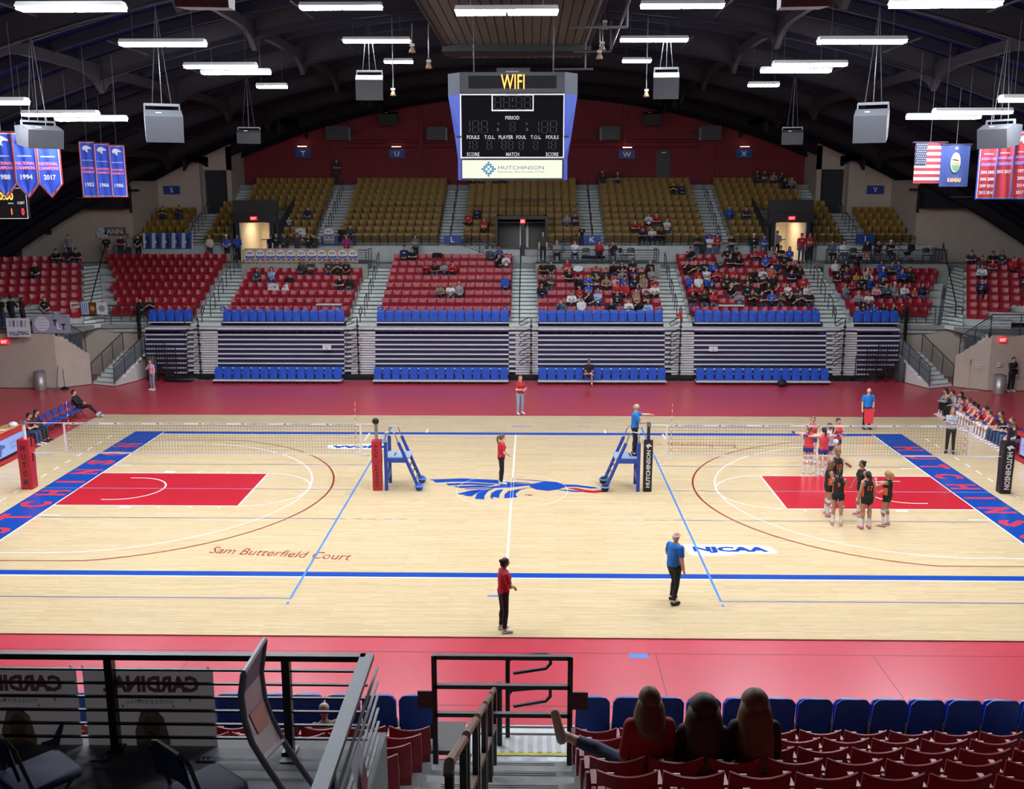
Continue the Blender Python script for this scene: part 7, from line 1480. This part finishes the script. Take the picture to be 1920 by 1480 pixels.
for nm, x in (('LL2', -1.81), ('LL3', -2.62), ('LL1', -1.18), ('LL4', -3.45)):
    t = thing('floor_label', f'small navy deck label reading {nm}', 'floor label', (x, -24.93, 5.505)); obj('plate', MB().box(-.075, .075, -.035, .035, 0, .003), mat('1c2450', .5), t); write(nm, mat('b0b4c0', .5), t, frame((0, 0, .005), (1, 0, 0), (0, 1, 0)), width=.10, height=.035)
def TRL(h):
    k = ('trl', h)
    if k not in MATS:
        m = bpy.data.materials.new('vinyl_'+h); m.use_nodes = True; n = m.node_tree.nodes; L = m.node_tree.links; n.remove(n['Principled BSDF']); a = n.new('ShaderNodeBsdfDiffuse'); b = n.new('ShaderNodeBsdfTranslucent'); x = n.new('ShaderNodeMixShader')
        a.inputs[0].default_value = b.inputs[0].default_value = lin(h); x.inputs[0].default_value = .6; L.new(a.outputs[0], x.inputs[1]); L.new(b.outputs[0], x.inputs[2]); L.new(x.outputs[0], n['Material Output'].inputs[0]); MATS[k] = m
    return MATS[k]
def backposter(x0, x1, label, hx, hairc, arm_):
    z1, z0 = 6.15, 5.42; t = thing('hanging_poster', label, 'poster', ((x0+x1)/2, -24.74, z0)); W, H = x1-x0, z1-z0; obj('vinyl', MB().box(-W/2, W/2, 0, .006, 0, H), TRL('aeabab'), t)
    y = -.003; M = lambda x, z: frame((x, y, z), (-1, 0, 0), (0, 0, 1))
    write('CARDINAL', TRL('9a686c'), t, M(.02, H*.82), width=W*.74, height=H*.19, bold=.05); write('VOLLEYBALL', TRL('77777c'), t, M(0, H*.62), width=W*.38, height=H*.045)
    obj('print_hair', MB().poly([(hx-.12, y, .02), (hx-.13, y, .2), (hx-.07, y, .38), (hx+.03, y, .40), (hx+.1, y, .32), (hx+.14, y, .12), (hx+.12, y, .02)]), TRL(hairc), t); obj('print_face', MB().poly([(hx+.065*cos(2*pi*i/18), y-.002, .24+.10*sin(2*pi*i/18)) for i in range(18)]), TRL('cdb0a2'), t); obj('print_shoulders', MB().poly([(hx-.22, y-.001, 0), (hx-.12, y-.001, .09), (hx, y-.001, .14), (hx+.12, y-.001, .09), (hx+.22, y-.001, 0)]), TRL('b89c8e'), t)
    for s in (-1, 1): obj('print_eye', MB().poly([(hx+s*.025+.012*cos(k), y-.004, .26+.005*sin(k)) for k in range(6)]), TRL('4a3a36'), t)
    obj('print_mouth', MB().poly([(hx-.025, y-.004, .20), (hx+.025, y-.004, .20), (hx, y-.004, .19)]), TRL('8a5a56'), t)
    if arm_: obj('print_arm', MB().poly([(hx+.16, y-.002, .02), (hx+.3, y-.002, .05), (hx+.36, y-.002, .25), (hx+.33, y-.002, .26), (hx+.26, y-.002, .13), (hx+.17, y-.002, .10)]), TRL('3a3f62'), t)
    for x in (-W/2+.02, W/2-.02): obj('tie', MB().tube([(x, 0, H-.01), (x, -.05, H+.04)], .004, 4), WHITE, t)
    for i in range(5): q = (hx+.3-.13*i, .45-.05*(i % 3)); obj('print_speck', MB().poly([(q[0], y, q[1]), (q[0]+.02, y, q[1]+.01), (q[0]+.01, y, q[1]+.03)]), TRL('5a5a60'), t)
backposter(-2.79, -1.79, 'large hanging poster of a dark-haired player, print showing through in reverse', -.0, '8a7a72', False); backposter(-3.86, -2.84, 'large hanging poster of a smiling player, partly out of view, print reversed', .02, '94826f', True); backposter(-4.9, -3.9, 'large hanging poster mostly outside the left picture edge, print reversed', .0, '4f4440', False)
# curved poster stand
t = thing('poster_stand', 'curved free-standing aluminium poster holder on the raised deck', 'poster stand', (0, 0, 5.5)); ALU = mat('8a888e', .45, .3)
R1 = [at(u, v, 1, -25.9)-V((0, 0, 5.5)) for u, v in ((457, 1262), (452, 1305), (458, 1350), (472, 1392), (492, 1425), (522, 1470), (556, 1520))]; R2_ = [at(u, v, 1, -25.35)-V((0, 0, 5.5)) for u, v in ((496, 1199), (489, 1260), (496, 1310), (510, 1348), (530, 1388), (558, 1432), (600, 1490))]
for R_ in (R1, R2_): obj('curved_leg', MB().tube(R_, .022, 8), ALU, t)
pn = MB()
for i in range(4): pn.add([R1[i], R2_[i], R2_[i+1], R1[i+1]], [(0, 1, 2, 3)]); 
obj('poster_panel', pn, mat('8d8490', .35), t)
pr = MB(); L = lambda i, a: R1[i].lerp(R2_[i], a)+V((.006, 0, 0)); pr.add([L(0, .15), L(0, .85), L(1, .85), L(1, .15)], [(0, 1, 2, 3)]); obj('poster_print', pr, mat('4a4a62', .4), t); pr = MB(); pr.add([L(2, .2), L(2, .9), L(3, .8), L(3, .3)], [(0, 1, 2, 3)]); obj('poster_print', pr, mat('9a4a52', .4), t)
for i in (0, 4): obj('cross_strut', MB().tube([R1[i], R2_[i]], .018, 6), mat('a09aa6', .4), t)
# ------------------------------------------------------------------ near spectators
NG = 'spectators in the near seats'
person('sit_leg', (1.68, NY(3)+.17, NZ(3)), pi+.05, '8f1824', '2f3e56', 'woman in red sweater with shoulder-length brown hair, one leg up on the seats', NG, 'xbob', 'n', 'p', 'long', 'capri', shoes='b5a58c', sex='f', vox=.018, fat=1.15, hw=1.15)
person('sit', (2.15, NY(3)+.17, NZ(3)-.06), pi-.08, '3a1418', '34496e', 'woman with long wavy brown hair seated between red sweater and dark jacket', NG, 'xlong', 'b', 'p', 'long', 'long', sex='f', vox=.018, fat=1.2, hw=1.5)
person('sit', (2.60, NY(3)+.17, NZ(3)-.01), pi, '1c1e1c', '26304a', 'woman in dark jacket with very long straight brown hair', NG, 'xlong', 'n', 'p', 'long', 'long', sex='f', vox=.018, fat=1.15, hw=1.4)
person('sit_bent', (at(606, 1370, 1, NY(0)).x, NY(0)+.17, NZ(0)), pi+.3, '8a7a62', '2a4a86', 'child in pale cap bending forward, half hidden behind the deck railing', NG, 'ring', 'g', 'm', 'short', 'long', cap='b9ad98', vox=.025, scale=.68)
b = at(706, 1455, 1, -24.6); t = thing('shoulder_bag', 'dark rounded bag on the aisle seat below the deck', 'bag', (b.x-.02, -24.55, b.z-.12)); obj('bag_body', MB().ell((0, 0, .05), (.11, .12, .16), 12, 8), mat('1a1c22', .7), t, True); obj('strap', MB().tube([(0, -.08, .15), (0, 0, .26), (0, .08, .15)], .012, 5), BLACK, t)
# ================================================================== all seats, now that the crowd is known
for sec, d in SECT.items():
    for k in range(d['n']):
        y, z = ryz(k)
        for i, x in enumerate(seat_grid(sec, k)):
            seat('red', (x, y, z), 0, f"{'occupied' if (sec, k, i) in OCC else 'empty'} red seat, {nth(i)} from left, {nth(k)} row, {SSHORT[sec]}", f'red seats, {SSHORT[sec]}', (sec, k, i) in OCC)
corner_flush()
for key, k, i, n, x, y, z in gseats:
    seat('gold', (x, y, z), 0, f"{'occupied' if (key, k, i) in OCC else 'empty'} gold seat, {nth(i)} from left, {nth(k)} row, {GNAME[key]}", f'gold seats, {GNAME[key]}', (key, k, i) in OCC)
flush_seats()
bpy.data.scenes.remove(TS)
